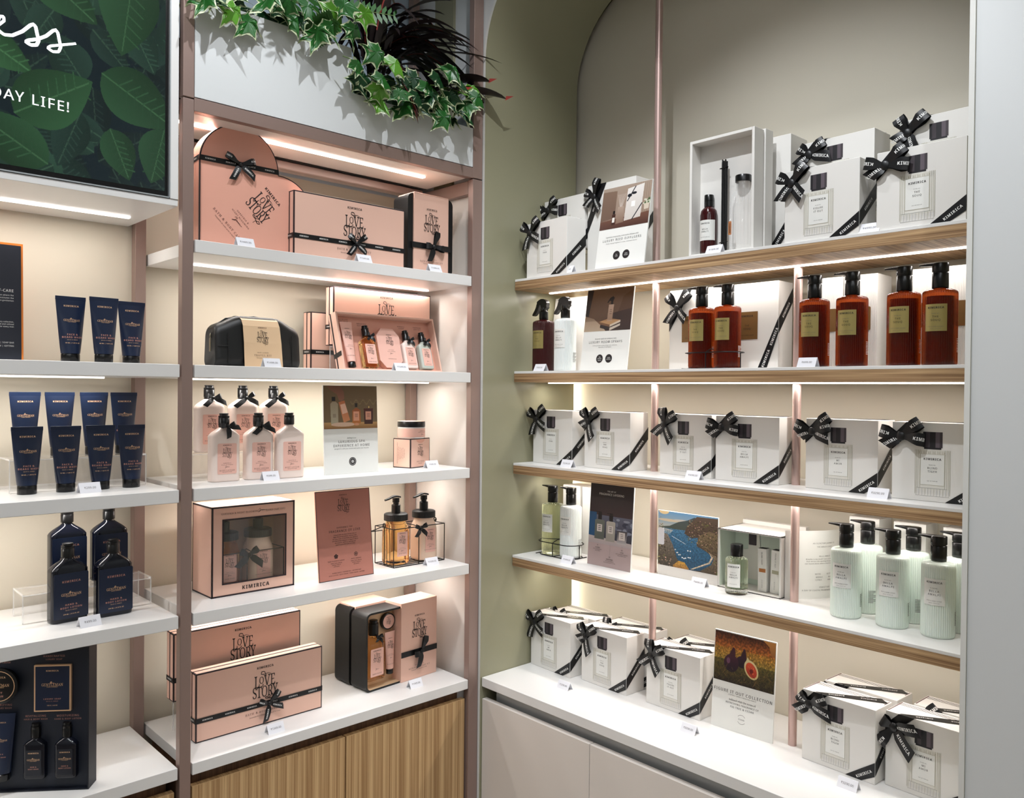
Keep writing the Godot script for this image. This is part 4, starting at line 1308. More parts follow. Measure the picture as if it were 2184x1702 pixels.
func mason_jar(label: String, kind: String, at: Vector3, yaw: float) -> void:
	var o := thing("pump_jar", label, "pump jar", at, yaw, "")
	hang("jar", once("mj" + kind, func(g: G):
		var m := "amber_gel" if kind == "amber" else "milk"
		var rings := [rounded(0.030, 0.030, 0.02, 0.0), rounded(0.035, 0.035, 0.02, 0.0025), rounded(0.037, 0.037, 0.02, 0.009), rounded(0.037, 0.037, 0.02, 0.06), rounded(0.037, 0.037, 0.022, 0.10), rounded(0.0365, 0.0365, 0.028, 0.115), rounded(0.0345, 0.0345, 0.0345, 0.126), rounded(0.033, 0.033, 0.033, 0.131), rounded(0.033, 0.033, 0.033, 0.145)]
		g.loft(m, rings)), o)
	hang("lid", once("mj_lid", func(g: G): g.lathe("black_satin", [Vector2(0.032, 0.139), Vector3(0.0385, 0.139, 0), Vector3(0.0385, 0.141, 1), Vector3(0.0385, 0.156, 1), Vector3(0.038, 0.1585, 0), Vector3(0.034, 0.161, 0), Vector3(0, 0.161, 0)], 120, Vector3(), 40, 0.0007)), o)
	hang("pump", once("mj_pump", func(g: G):
		g.lathe("black", [Vector2(0.0145, 0.161), Vector2(0.0145, 0.188), Vector2(0.012, 0.1895), Vector2(0.009, 0.19), Vector2(0.009, 0.195), Vector2(0.0115, 0.196), Vector2(0.0115, 0.209), Vector2(0, 0.2105)], 24)
		var rings := []
		for i in 9:
			var k := i / 8.0
			var ring := PackedVector3Array()
			var x := lerpf(0.013, -0.042, k)
			for q in rrect(lerpf(0.02, 0.008, k), 0.0055, 0.0025, 3): ring.append(Vector3(x, 0.2125 + 0.004 * sin(PI * minf(k * 1.4, 1.0)) - 0.007 * k * k + q.y, q.x))
			rings.append(ring)
		g.loft("black", rings)), o)
	hang("printed_label", once("mj_label" + kind, func(g: G):
		g.t = Transform3D(Basis(), Vector3(0.0, 0.066, 0.0374))
		g.prism("pink_label", rrect(0.040, 0.078, 0.003), -0.0002, 0.0003)
		g.text("ink_brown", bold, "KIMIRICA", 0.004, 0, 0.034, 0.0006, 0.1, 1.1)
		love_logo(g, "ink", 0, 0.014, 0.026)
		g.text("ink_brown", sans, "GARDENIA &", 0.0026, 0, -0.012, 0.0006, 0.2)
		g.text("ink_brown", sans, "NIGHT BLOOMING", 0.0026, 0, -0.016, 0.0006, 0.2)
		jasmine(g, "ink", 0, -0.0215, 0.0032)
		g.text("ink_brown", serif, "HAND WASH" if kind == "amber" else "HAND & BODY LOTION", 0.0036, 0, -0.030, 0.0006, 0.15)), o)

# small rectangular flask for gift sets
func mini_flask(nm: String, label: String, at: Vector3, basis: Basis, m: String, h: float, lab: String, word: Array, bowed: bool) -> Node3D:
	var o := thing(nm, label, "bottle", at, 0.0, "")
	o.basis = basis
	var k := h / 0.11
	hang("body", once("mini_body%s%s" % [m, h], func(g: G): flask_body(g, m, 0.0205 * k, 0.011 * k, 0.006 * k, 0.066 * k, 0.007 * k, 0.078 * k)), o)
	hang("cap", once("mini_cap%s" % h, func(g: G): flip_cap(g, "black", 0.08 * k, 0.009 * k, 0.028 * k)), o)
	hang("printed_label", once("mini_lab%s%s%s" % [m, h, word], func(g: G):
		g.t = Transform3D(Basis().scaled(Vector3(k, k, 1)), Vector3(0.0, 0.033 * k, 0.0113 * k))
		g.prism(lab, rrect(0.029, 0.05, 0.002), -0.0002, 0.0003)
		if lab == "pink_label":
			g.text("ink_brown", bold, "KIMIRICA", 0.003, 0, 0.021, 0.0006, 0.1, 1.1)
			love_logo(g, "ink", 0, 0.008, 0.017)
			jasmine(g, "ink", 0, -0.0125, 0.0022)
			g.text("ink_brown", serif, word[0], 0.003, 0, -0.0205, 0.0006, 0.1)
		else:
			g.text("gold", bold, "KIMIRICA", 0.0034, 0, 0.019, 0.0006, 0.1, 1.1)
			gentleman(g, 0, 0.006, 0.024)
			for i in word.size(): g.text("rose_gold", bold, word[i], 0.003, 0, -0.008 - i * 0.0042, 0.0006, 0.1)), o)
	if bowed:
		bow(o, Vector3(0.003 * k, 0.078 * k, 0.008 * k), 0.009, [[150, 0.013], [20, 0.015]], [[-130, 0.02], [-50, 0.026]], "", Basis())
	return o

# ---------------------------------------------------------------- cards, tags, stands
func card(label: String, at: Vector3, turn: float, lean: float, w: float, h: float, face: Callable, back := "label_white") -> Node3D:
	var o := thing("display_card", label, "display card", at, turn)
	var tilt := Basis(Vector3.RIGHT, -lean)
	var g := G.new()
	g.t = Transform3D(tilt, Vector3.ZERO)
	g.box(back, Vector3(0, h * 0.5, -0.0025), Vector3(w, h, 0.005), 0.0005)
	part("panel", g, o)
	g = G.new()
	g.t = Transform3D(tilt, Vector3(0, 0, 0))
	face.call(g)
	part("printed_face", g, o)
	g = G.new()
	var top := tilt * Vector3(0, h * 0.6, -0.005)
	var foot := Vector3(0, 0.001, minf(top.z - 0.035, -0.05))
	g.quad(back, top + Vector3(-0.02, 0, 0), top + Vector3(0.02, 0, 0), foot + Vector3(0.03, 0, 0), foot + Vector3(-0.03, 0, 0), Vector3(0, 0.3, -1).normalized())
	part("strut", g, o)
	return o

func pic(g: G, m: String, x0: float, y0: float, x1: float, y1: float, z: float) -> void:
	var n := Vector3(0, 0, 1)
	g.tri(m, Vector3(x0, y0, z), Vector3(x1, y0, z), Vector3(x1, y1, z), n, n, n, Vector2(0, 1), Vector2(1, 1), Vector2(1, 0))
	g.tri(m, Vector3(x0, y0, z), Vector3(x1, y1, z), Vector3(x0, y1, z), n, n, n, Vector2(0, 1), Vector2(1, 0), Vector2(0, 0))

func price_tag(price: String, where: String, at: Vector3, turn: float) -> void:
	var o := thing("price_tag", "white price tag reading %s %s" % [price.trim_suffix(".00"), where], "price tag", at, turn, "price tags")
	hang("tent", once("tag", func(g: G):
		var p := V2([-0.0125, 0, -0.0115, 0, 0.0, 0.0215, 0.0115, 0, 0.0125, 0, 0.0006, 0.0235, -0.0006, 0.0235])
		g.t = Transform3D(Basis(Vector3.UP, PI / 2), Vector3.ZERO)
		g.prism("tag_white", p, -0.024, 0.024)), o)
	var g := G.new()
	g.t = Transform3D(Basis(Vector3.RIGHT, -0.475), Vector3(0, 0.0118, 0.00655))
	g.text("ink_grey", sans, "₹" + price, 0.0072, 0, -0.0002, 0.0004, 0.03, 1.0)
	part("printed_price", g, o)

func riser(label: String, at: Vector3, turn: float, w: float, d: float, h: float) -> void:
	# bent clear sheet: a top and two legs
	var o := thing("acrylic_riser", label, "display riser", at, turn, "clear acrylic risers")
	for a in [["top_sheet", Vector3(0, h - 0.002, -d * 0.5), Vector3(w, 0.004, d)], ["front_sheet", Vector3(0, h * 0.5 - 0.002, -0.002), Vector3(w, h - 0.004, 0.004)], ["back_sheet", Vector3(0, h * 0.5 - 0.002, -d + 0.002), Vector3(w, h - 0.004, 0.004)]]:
		var g := G.new()
		var c: Vector3 = a[1]; var z: Vector3 = a[2]
		g.box("acrylic", c, z)
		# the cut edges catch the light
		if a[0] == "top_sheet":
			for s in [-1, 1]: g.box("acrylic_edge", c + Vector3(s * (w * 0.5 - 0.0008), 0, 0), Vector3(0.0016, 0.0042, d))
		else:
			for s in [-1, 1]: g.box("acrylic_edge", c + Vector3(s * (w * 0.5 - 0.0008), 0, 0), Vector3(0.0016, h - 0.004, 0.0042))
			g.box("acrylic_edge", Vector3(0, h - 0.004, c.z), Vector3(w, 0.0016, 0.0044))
		part(a[0], g, o)

func white_carton(label: String, at: Vector3, turn: float, w: float, h: float, d: float, ribbed := false, patch := "") -> Node3D:
	var o := thing("carton", label, "carton", at, turn, "")
	var g := G.new()
	g.box("carton", Vector3(0, h * 0.5, -d * 0.5), Vector3(w, h, d), 0.0012)
	if ribbed:
		for i in int(w / 0.0036):
			g.box("carton", Vector3(-w * 0.5 + 0.002 + i * 0.0036, h * 0.5, 0.0003), Vector3(0.0018, h - 0.004, 0.0012), 0.0005)
	part("box", g, o)
	g = G.new()
	g.box("carton_edge", Vector3(0, h + 0.0003, -0.004), Vector3(w * 0.96, 0.0006, 0.0008))
	for s in [-1, 1]: g.box("carton_edge", Vector3(s * w * 0.47, h + 0.0003, -d * 0.5), Vector3(0.0008, 0.0006, d * 0.9))
	part("lid_flap", g, o)
	if patch:
		g = G.new()
		g.prism(patch, rrect(w * 0.62, h * 0.25, 0.003, 3, 0, h * 0.53), 0.0009, 0.0015)
		part("printed_label", g, o)
	return o

# ---------------------------------------------------------------- printed pictures
func leaf_shape(p: Paint, x: float, y: float, ln: float, wd: float, ang: float, a: Color, b: Color, asp: float) -> void:
	var pts := []
	var d := Vector2.from_angle(ang)
	var o := d.orthogonal()
	for i in 21:
		var k := i / 20.0
		var w := wd * pow(sin(PI * pow(k, 0.75)), 0.85)
		pts.append(Vector2(x, y) + (d * (k - 0.5) * ln + o * w * 0.5) * Vector2(1, asp))
	for i in range(19, 0, -1):
		var k := i / 20.0
		var w := wd * pow(sin(PI * pow(k, 0.75)), 0.85)
		pts.append(Vector2(x, y) + (d * (k - 0.5) * ln - o * w * 0.5) * Vector2(1, asp))
	p.poly(pts, a, b, o)
	var rib := a.lerp(Color(0.55, 0.72, 0.5), 0.16)
	p.line(Vector2(x, y) + d * -0.5 * ln * Vector2(1, asp), Vector2(x, y) + d * 0.45 * ln * Vector2(1, asp), 0.003, rib)
	for i in 6:
		var k := -0.28 + i * 0.11
		for sg in [-1, 1]:
			var q: Vector2 = Vector2(x, y) + d * k * ln * Vector2(1, asp)
			p.line(q, q + (d * 0.09 * ln + o * sg * wd * 0.26) * Vector2(1, asp), 0.0025, a.lerp(rib, 0.25) if sg > 0 else a.darkened(0.08))

func pictures() -> void:
	var rn := RandomNumberGenerator.new()
	rn.seed = 77
	var p := Paint.new(640, 996, Color(0.10, 0.15, 0.17))
	var asp := 640.0 / 996.0
	for i in 420:
		var dep := i / 420.0
		var x := rn.randf_range(-0.05, 1.05); var y := rn.randf_range(-0.05, 1.05)
		var k := pow(dep, 2.0) * rn.randf_range(0.35, 1.0)
		var c := Color(0.13, 0.19, 0.19).lerp(Color(0.24, 0.39, 0.30), k)
		leaf_shape(p, x, y, rn.randf_range(0.09, 0.18), rn.randf_range(0.06, 0.11), rn.randf_range(0, TAU), c, c.darkened(0.25), asp)
	# the lit leaves near the lower right of the screen
	for a in [[0.80, 0.566, 0.20, 0.12, 0.2, 0.5], [0.69, 0.566, 0.14, 0.09, 2.9, 0.55], [0.95, 0.58, 0.19, 0.10, 0.45, 0.55], [0.74, 0.655, 0.13, 0.08, 1.2, 0.75], [0.82, 0.655, 0.13, 0.10, -0.6, 0.6], [0.90, 0.695, 0.26, 0.16, 1.7, 0.35], [0.69, 0.59, 0.10, 0.06, -0.3, 0.55], [0.74, 0.70, 0.2, 0.12, 0.6, 0.35], [0.60, 0.82, 0.16, 0.09, 0.5, 0.5], [0.72, 0.875, 0.22, 0.15, -0.6, 0.4], [0.93, 0.85, 0.22, 0.15, 0.5, 0.32], [0.50, 0.88, 0.22, 0.14, -0.9, 0.38], [0.88, 0.95, 0.14, 0.09, 1.2, 0.3], [0.98, 0.94, 0.16, 0.11, 1.8, 0.3], [0.66, 0.515, 0.11, 0.08, 0.4, 0.6], [0.62, 0.955, 0.2, 0.12, -2.6, 0.33]]:
		var c := Color(0.13, 0.21, 0.17).lerp(Color(0.34, 0.60, 0.36), a[5])
		leaf_shape(p, a[0], a[1], a[2], a[3], a[4], c, c.darkened(0.3), asp)
	var m := mat("screen_leaves", Color(0.02, 0.02, 0.02), 0.15)
	m.emission_enabled = true
	m.emission = Color.WHITE
	m.emission_operator = BaseMaterial3D.EMISSION_OP_MULTIPLY
	m.emission_texture = p.tex()
	m.emission_energy_multiplier = 0.7
	glow("screen_text", Color(0.97, 0.98, 1), 1.1)

	# figs in sunlit grass
	p = Paint.new(400, 290, Color(0.2, 0.12, 0.07))
	p.grad(0.0, 0.3, Color(0.27, 0.14, 0.09), Color(0.72, 0.40, 0.17))
	p.grad(0.3, 0.55, Color(0.74, 0.50, 0.20), Color(0.62, 0.52, 0.23))
	p.grad(0.55, 1.0, Color(0.34, 0.32, 0.15), Color(0.12, 0.08, 0.05))
	p.grain(0.0, 1.0, 0.6, 0.05, 1.0, 5)
	for i in 900:
		var y := rn.randf_range(0.28, 1.0)
		var x := rn.randf()
		var l := rn.randf_range(0.03, 0.09)
		var c := Color(0.84, 0.58, 0.24).lerp(Color(0.26, 0.21, 0.10), (y - 0.28) / 0.72).lerp(Color(0.6, 0.6, 0.25), rn.randf() * 0.5).darkened(rn.randf() * 0.6)
		p.line(Vector2(x, y), Vector2(x + rn.randf_range(-0.05, 0.05), y - l), 0.004, c)
	p.poly([Vector2(0.80, 0.0), Vector2(1, 0.0), Vector2(1, 0.3), Vector2(0.93, 0.25), Vector2(0.9, 0.1)], Color(0.75, 0.52, 0.27), Color(0.6, 0.38, 0.2))
	p.oval(0.47, 0.53, 0.10, 0.12, Color(0.22, 0.12, 0.19), Color(0.08, 0.04, 0.09))
	p.poly([Vector2(0.44, 0.44), Vector2(0.49, 0.25), Vector2(0.52, 0.28), Vector2(0.55, 0.5)], Color(0.2, 0.1, 0.16))
	p.oval(0.29, 0.60, 0.125, 0.18, Color(0.30, 0.13, 0.20), Color(0.10, 0.05, 0.11))
	p.poly([Vector2(0.24, 0.47), Vector2(0.31, 0.27), Vector2(0.345, 0.29), Vector2(0.36, 0.5)], Color(0.26, 0.12, 0.17))
	p.oval(0.24, 0.56, 0.03, 0.06, Color(0.42, 0.26, 0.36))
	p.poly([Vector2(0.53, 0.5), Vector2(0.555, 0.40), Vector2(0.58, 0.44), Vector2(0.60, 0.5)], Color(0.85, 0.8, 0.6))
	p.roval(0.625, 0.64, 0.145, 0.105, 0.98, Color(0.88, 0.82, 0.62), Color(0.80, 0.70, 0.48))
	p.roval(0.625, 0.645, 0.115, 0.08, 0.98, Color(0.84, 0.34, 0.20), Color(0.66, 0.18, 0.11))
	for i in 40: p.oval(0.625 + rn.randf_range(-0.055, 0.055), 0.645 + rn.randf_range(-0.07, 0.07), 0.006, 0.008, [Color(0.9, 0.45, 0.28), Color(0.55, 0.12, 0.08)][i % 2])
	p.oval(0.625, 0.665, 0.03, 0.045, Color(0.42, 0.09, 0.06))
	for i in 60:
		var x := rn.randf(); var y := rn.randf_range(0.72, 1.0)
		p.line(Vector2(x, y), Vector2(x + rn.randf_range(-0.12, 0.12), y - rn.randf_range(0, 0.12)), 0.005, Color(0.55, 0.42, 0.22).darkened(rn.randf() * 0.7))
	picture("photo_figs", p)

	# coast with a bay, cliffs and boats
	p = Paint.new(460, 420, Color(0.5, 0.6, 0.7))
	p.grad(0, 0.3, Color(0.45, 0.66, 0.84), Color(0.80, 0.80, 0.76))
	p.oval(0.1, 0.0, 0.09, 0.06, Color(0.95, 0.85, 0.65))
	p.oval(0.2, 0.16, 0.2, 0.025, Color(0.88, 0.82, 0.72)); p.oval(0.42, 0.14, 0.15, 0.02, Color(0.85, 0.83, 0.8))
	p.poly([Vector2(0.0, 0.3), Vector2(0.2, 0.26), Vector2(0.35, 0.17), Vector2(0.5, 0.12), Vector2(0.62, 0.05), Vector2(0.8, 0.1), Vector2(0.8, 0.45), Vector2(0.0, 0.33)], Color(0.28, 0.35, 0.38), Color(0.36, 0.38, 0.32))
	p.poly([Vector2(0, 0.31), Vector2(1, 0.30), Vector2(1, 1), Vector2(0, 1)], Color(0.30, 0.52, 0.68), Color(0.08, 0.27, 0.38))
	p.poly([Vector2(0, 0.30), Vector2(0.26, 0.33), Vector2(0.2, 0.42), Vector2(0, 0.4)], Color(0.82, 0.80, 0.76), Color(0.45, 0.6, 0.7))
	for i in 220:
		var x := rn.randf(); var y := rn.randf_range(0.36, 0.9)
		p.line(Vector2(x, y), Vector2(x + 0.05, y + 0.02), 0.003, Color(0.2, 0.45, 0.6).lerp(Color(0.06, 0.25, 0.38), rn.randf()))
	p.poly([Vector2(0.45, 0.36), Vector2(0.5, 0.22), Vector2(0.66, 0.03), Vector2(1, 0.02), Vector2(1, 0.75), Vector2(0.82, 0.62), Vector2(0.66, 0.55), Vector2(0.68, 0.4), Vector2(0.56, 0.42)], Color(0.40, 0.33, 0.28), Color(0.30, 0.25, 0.20))
	p.poly([Vector2(0.66, 0.5), Vector2(0.7, 0.36), Vector2(0.86, 0.26), Vector2(1, 0.28), Vector2(1, 0.78), Vector2(0.84, 0.63)], Color(0.52, 0.45, 0.34), Color(0.34, 0.28, 0.2))
	p.poly([Vector2(0.85, 0.62), Vector2(0.94, 0.72), Vector2(0.9, 0.84), Vector2(0.72, 0.98), Vector2(0.56, 1.0), Vector2(1.0, 1.0), Vector2(1.0, 0.7)], Color(0.55, 0.48, 0.40), Color(0.30, 0.25, 0.18))
	p.poly([Vector2(0.86, 0.62), Vector2(0.93, 0.71), Vector2(0.88, 0.82), Vector2(0.6, 0.98), Vector2(0.56, 0.98), Vector2(0.86, 0.8), Vector2(0.9, 0.71)], Color(0.80, 0.74, 0.64))
	p.poly([Vector2(0, 0.38), Vector2(0.17, 0.42), Vector2(0.26, 0.6), Vector2(0.33, 0.83), Vector2(0.46, 1.0), Vector2(0, 1)], Color(0.56, 0.52, 0.48), Color(0.25, 0.22, 0.17))
	for i in 700:
		var x := rn.randf(); var y := rn.randf_range(0.1, 1.0)
		var land := (x > 0.5 and y < 0.6 - 0.35 * absf(x - 0.85)) or x < 0.24 * y + 0.02 or (x > 0.95 and y > 0.6)
		if land: p.oval(x, y, rn.randf_range(0.004, 0.014), rn.randf_range(0.004, 0.013), [Color(0.64, 0.57, 0.45), Color(0.24, 0.22, 0.13), Color(0.45, 0.47, 0.24), Color(0.78, 0.62, 0.55), Color(0.3, 0.22, 0.2)][rn.randi() % 5])
	p.line(Vector2(0.24, 0.44), Vector2(0.48, 0.55), 0.008, Color(0.9, 0.93, 0.94))
	for i in 12: p.oval(rn.randf_range(0.28, 0.56), rn.randf_range(0.66, 0.82), 0.012, 0.012, Color(0.92, 0.92, 0.9))
	p.poly([Vector2(0.26, 0.97), Vector2(0.36, 0.87), Vector2(0.46, 0.88), Vector2(0.54, 0.99), Vector2(0.5, 1), Vector2(0.27, 1)], Color(0.78, 0.60, 0.24), Color(0.6, 0.42, 0.18))
	p.grain(0.3, 1.0, 0.35, 0.06, 1.0, 9)
	picture("photo_coast", p)

	# spray bottle on books by a bed
	p = Paint.new(300, 270, Color(0.52, 0.40, 0.30))
	p.grad(0, 1, Color(0.50, 0.38, 0.28), Color(0.38, 0.27, 0.20))
	p.poly([Vector2(0, 0), Vector2(0.14, 0), Vector2(0.06, 0.75), Vector2(0, 0.7)], Color(0.12, 0.06, 0.06))
	p.poly([Vector2(0.8, 0.2), Vector2(1, 0.05), Vector2(1, 0.6), Vector2(0.7, 0.62)], Color(0.46, 0.33, 0.2), Color(0.36, 0.24, 0.16))
	p.poly([Vector2(0.62, 0.58), Vector2(1, 0.5), Vector2(1, 1), Vector2(0.4, 1), Vector2(0.35, 0.8)], Color(0.26, 0.15, 0.12), Color(0.16, 0.09, 0.08))
	p.poly([Vector2(0, 0.62), Vector2(0.2, 0.70), Vector2(0.42, 0.92), Vector2(0.48, 1), Vector2(0, 1)], Color(0.62, 0.52, 0.43), Color(0.72, 0.64, 0.55))
	p.poly([Vector2(0.33, 0.78), Vector2(0.52, 0.70), Vector2(0.78, 0.76), Vector2(0.56, 0.86)], Color(0.72, 0.55, 0.38))
	p.poly([Vector2(0.33, 0.78), Vector2(0.56, 0.86), Vector2(0.56, 0.91), Vector2(0.33, 0.83)], Color(0.45, 0.31, 0.2))
	p.poly([Vector2(0.56, 0.86), Vector2(0.78, 0.76), Vector2(0.78, 0.81), Vector2(0.56, 0.91)], Color(0.82, 0.76, 0.68))
	p.poly([Vector2(0.35, 0.86), Vector2(0.56, 0.93), Vector2(0.56, 0.99), Vector2(0.35, 0.92)], Color(0.1, 0.07, 0.08))
	p.poly([Vector2(0.56, 0.93), Vector2(0.78, 0.84), Vector2(0.78, 0.89), Vector2(0.56, 1)], Color(0.80, 0.75, 0.69))
	p.poly([Vector2(0.50, 0.38), Vector2(0.61, 0.38), Vector2(0.60, 0.77), Vector2(0.49, 0.77)], Color(0.85, 0.74, 0.66), Color(0.74, 0.60, 0.5))
	p.rect(0.54, 0.3, 0.59, 0.38, Color(0.08, 0.05, 0.05))
	p.poly([Vector2(0.46, 0.33), Vector2(0.52, 0.22), Vector2(0.58, 0.19), Vector2(0.61, 0.23), Vector2(0.59, 0.3), Vector2(0.54, 0.3), Vector2(0.51, 0.29), Vector2(0.48, 0.34)], Color(0.07, 0.05, 0.05))
	for i in 3: p.rect(0.53, 0.5 + i * 0.05, 0.58, 0.51 + i * 0.05, Color(0.3, 0.2, 0.18))
	picture("photo_spray", p)

	# reed diffuser beside its gift carton
	p = Paint.new(300, 220, Color(0.6, 0.52, 0.45))
	p.grad(0, 1, Color(0.62, 0.55, 0.49), Color(0.55, 0.46, 0.4))
	for i in 16: p.rect(0.78 + i * 0.014, 0, 0.785 + i * 0.014, 0.75, Color(0.48, 0.40, 0.34).lerp(Color(0.7, 0.63, 0.56), (i % 3) / 2.0))
	p.poly([Vector2(0.0, 0.08), Vector2(0.3, 0.1), Vector2(0.3, 0.75), Vector2(0.0, 0.8)], Color(0.48, 0.39, 0.33), Color(0.42, 0.33, 0.28))
	p.poly([Vector2(0, 0.8), Vector2(1, 0.72), Vector2(1, 1), Vector2(0, 1)], Color(0.44, 0.30, 0.24), Color(0.30, 0.18, 0.15))
	p.poly([Vector2(0.52, 0.1), Vector2(0.85, 0.04), Vector2(0.83, 0.82), Vector2(0.50, 0.86)], Color(0.87, 0.85, 0.83), Color(0.79, 0.76, 0.73))
	p.line(Vector2(0.66, 0.86), Vector2(0.84, 0.5), 0.02, Color(0.12, 0.12, 0.15))
	p.line(Vector2(0.53, 0.4), Vector2(0.68, 0.07), 0.02, Color(0.12, 0.12, 0.15))
	p.oval(0.57, 0.27, 0.045, 0.04, Color(0.1, 0.1, 0.13)); p.oval(0.66, 0.23, 0.05, 0.03, Color(0.1, 0.1, 0.13))
	p.rect(0.62, 0.42, 0.7, 0.55, Color(0.94, 0.93, 0.91))
	for i in 7: p.line(Vector2(0.41, 0.6), Vector2(0.33 + i * 0.028, 0.2), 0.007, Color(0.75, 0.70, 0.66))
	p.poly([Vector2(0.35, 0.5), Vector2(0.47, 0.5), Vector2(0.49, 0.88), Vector2(0.33, 0.9)], Color(0.66, 0.58, 0.52), Color(0.5, 0.4, 0.34))
	p.rect(0.255, 0.58, 0.30, 0.66, Color(0.08, 0.06, 0.06)); p.rect(0.24, 0.66, 0.315, 0.92, Color(0.25, 0.14, 0.11))
	p.rect(0.25, 0.74, 0.305, 0.86, Color(0.88, 0.86, 0.83))
	p.poly([Vector2(0.88, 0.5), Vector2(0.99, 0.49), Vector2(0.98, 0.66), Vector2(0.89, 0.67)], Color(0.8, 0.75, 0.68))
	for i in 18: p.oval(rn.randf_range(0.87, 1.0), rn.randf_range(0.42, 0.53), 0.02, 0.02, [Color(0.3, 0.38, 0.24), Color(0.8, 0.8, 0.72)][i % 2])
	picture("photo_reeds", p)

	# hand over bath products on a ledge
	p = Paint.new(330, 260, Color(0.42, 0.33, 0.2))
	p.grad(0, 0.85, Color(0.40, 0.31, 0.19), Color(0.46, 0.38, 0.26))
	p.grad(0.85, 1.0, Color(0.76, 0.60, 0.38), Color(0.55, 0.38, 0.2))
	for i in 30:
		var x := 0.5 + 0.5 * i / 30.0
		p.oval(x, 0.38 + 0.05 * sin(i * 0.8), 0.012, 0.012, Color(0.52, 0.44, 0.28))
	p.poly([Vector2(0.05, 0.0), Vector2(0.30, 0.0), Vector2(0.37, 0.14), Vector2(0.38, 0.30), Vector2(0.33, 0.36), Vector2(0.28, 0.34), Vector2(0.24, 0.2), Vector2(0.12, 0.1)], Color(0.45, 0.28, 0.2), Color(0.55, 0.36, 0.27))
	p.rect(0.15, 0.26, 0.215, 0.36, Color(0.05, 0.04, 0.04))
	p.poly([Vector2(0.12, 0.42), Vector2(0.16, 0.37), Vector2(0.22, 0.37), Vector2(0.26, 0.42), Vector2(0.26, 0.92), Vector2(0.13, 0.92)], Color(0.62, 0.56, 0.46), Color(0.7, 0.66, 0.56))
	p.poly([Vector2(0.27, 0.38), Vector2(0.38, 0.34), Vector2(0.48, 0.80), Vector2(0.36, 0.86)], Color(0.75, 0.42, 0.25), Color(0.82, 0.55, 0.38))
	p.poly([Vector2(0.30, 0.44), Vector2(0.39, 0.41), Vector2(0.44, 0.62), Vector2(0.34, 0.66)], Color(0.9, 0.72, 0.62))
	p.rect(0.575, 0.41, 0.625, 0.5, Color(0.04, 0.03, 0.03))
	p.poly([Vector2(0.52, 0.58), Vector2(0.58, 0.52), Vector2(0.62, 0.52), Vector2(0.68, 0.58), Vector2(0.68, 0.88), Vector2(0.52, 0.88)], Color(0.62, 0.32, 0.14), Color(0.75, 0.45, 0.2))
	p.rect(0.545, 0.6, 0.655, 0.82, Color(0.88, 0.62, 0.5))
	p.poly([Vector2(0.74, 0.53), Vector2(0.92, 0.53), Vector2(0.91, 0.9), Vector2(0.75, 0.9)], Color(0.30, 0.10, 0.07), Color(0.22, 0.07, 0.05))
	p.rect(0.775, 0.6, 0.885, 0.8, Color(0.85, 0.6, 0.5))
	p.oval(0.84, 0.5, 0.008, 0.025, Color(0.98, 0.85, 0.5))
	for a in [0.195, 0.6, 0.83]:
		for i in 3: p.rect(a - 0.03, 0.66 + i * 0.03, a + 0.03, 0.668 + i * 0.03, Color(0.25, 0.12, 0.1))
	p.oval(0.35, 0.9, 0.22, 0.05, Color(0.85, 0.72, 0.62)); p.oval(0.6, 0.9, 0.05, 0.03, Color(0.85, 0.6, 0.45))
	picture("photo_spa", p)

	# layering poster: bottles on a window ledge at night
	p = Paint.new(300, 250, Color(0.13, 0.11, 0.14))
	p.grad(0, 0.38, Color(0.15, 0.11, 0.13), Color(0.24, 0.17, 0.19))
	p.grad(0.38, 1.0, Color(0.38, 0.40, 0.48), Color(0.12, 0.13, 0.18))
	p.rect(0, 0.33, 0.17, 0.86, Color(0.08, 0.32, 0.50))
	for i in 22: p.oval(rn.randf_range(0.5, 1.0), rn.randf_range(0.4, 0.72), rn.randf_range(0.02, 0.08), rn.randf_range(0.02, 0.05), Color(0.2, 0.22, 0.3).lerp(Color(0.62, 0.65, 0.72), rn.randf()))
	p.poly([Vector2(0, 0.84), Vector2(1, 0.90), Vector2(1, 1), Vector2(0, 1)], Color(0.78, 0.74, 0.73), Color(0.62, 0.57, 0.57))
	for a in [[0.14, 0.37, 0.48, 0.90, Color(0.42, 0.45, 0.42)], [0.41, 0.62, 0.49, 0.92, Color(0.74, 0.72, 0.68)]]:
		p.poly([Vector2(a[0], a[2] + 0.02), Vector2(a[0] + 0.03, a[2]), Vector2(a[1] - 0.03, a[2]), Vector2(a[1], a[2] + 0.02), Vector2(a[1], a[3]), Vector2(a[0], a[3])], a[4], (a[4] as Color).darkened(0.2))
		var cx: float = (a[0] + a[1]) * 0.5
		p.rect(cx - 0.045, a[2] - 0.13, cx + 0.045, a[2], Color(0.06, 0.05, 0.06)); p.rect(cx - 0.035, a[2] - 0.17, cx + 0.035, a[2] - 0.13, Color(0.08, 0.07, 0.08))
		p.rect(cx - 0.1, a[2] - 0.165, cx, a[2] - 0.15, Color(0.05, 0.05, 0.06))
		p.rect(cx - 0.06, a[2] + 0.1, cx + 0.06, a[2] + 0.26, Color(0.85, 0.82, 0.8))
		for i in 3: p.rect(cx - 0.03, a[2] + 0.13 + i * 0.04, cx + 0.03, a[2] + 0.142 + i * 0.04, Color(0.2, 0.2, 0.2))
	p.poly([Vector2(0.67, 0.66), Vector2(0.90, 0.66), Vector2(0.88, 0.94), Vector2(0.67, 0.94)], Color(0.25, 0.24, 0.26), Color(0.72, 0.7, 0.7))
	p.rect(0.71, 0.69, 0.85, 0.86, Color(0.82, 0.79, 0.77))
	for i in 3: p.rect(0.75, 0.73 + i * 0.035, 0.81, 0.74 + i * 0.035, Color(0.2, 0.2, 0.2))
	picture("photo_layers", p)
	mat("mauve_card", Color(0.64, 0.56, 0.55), 0.5)
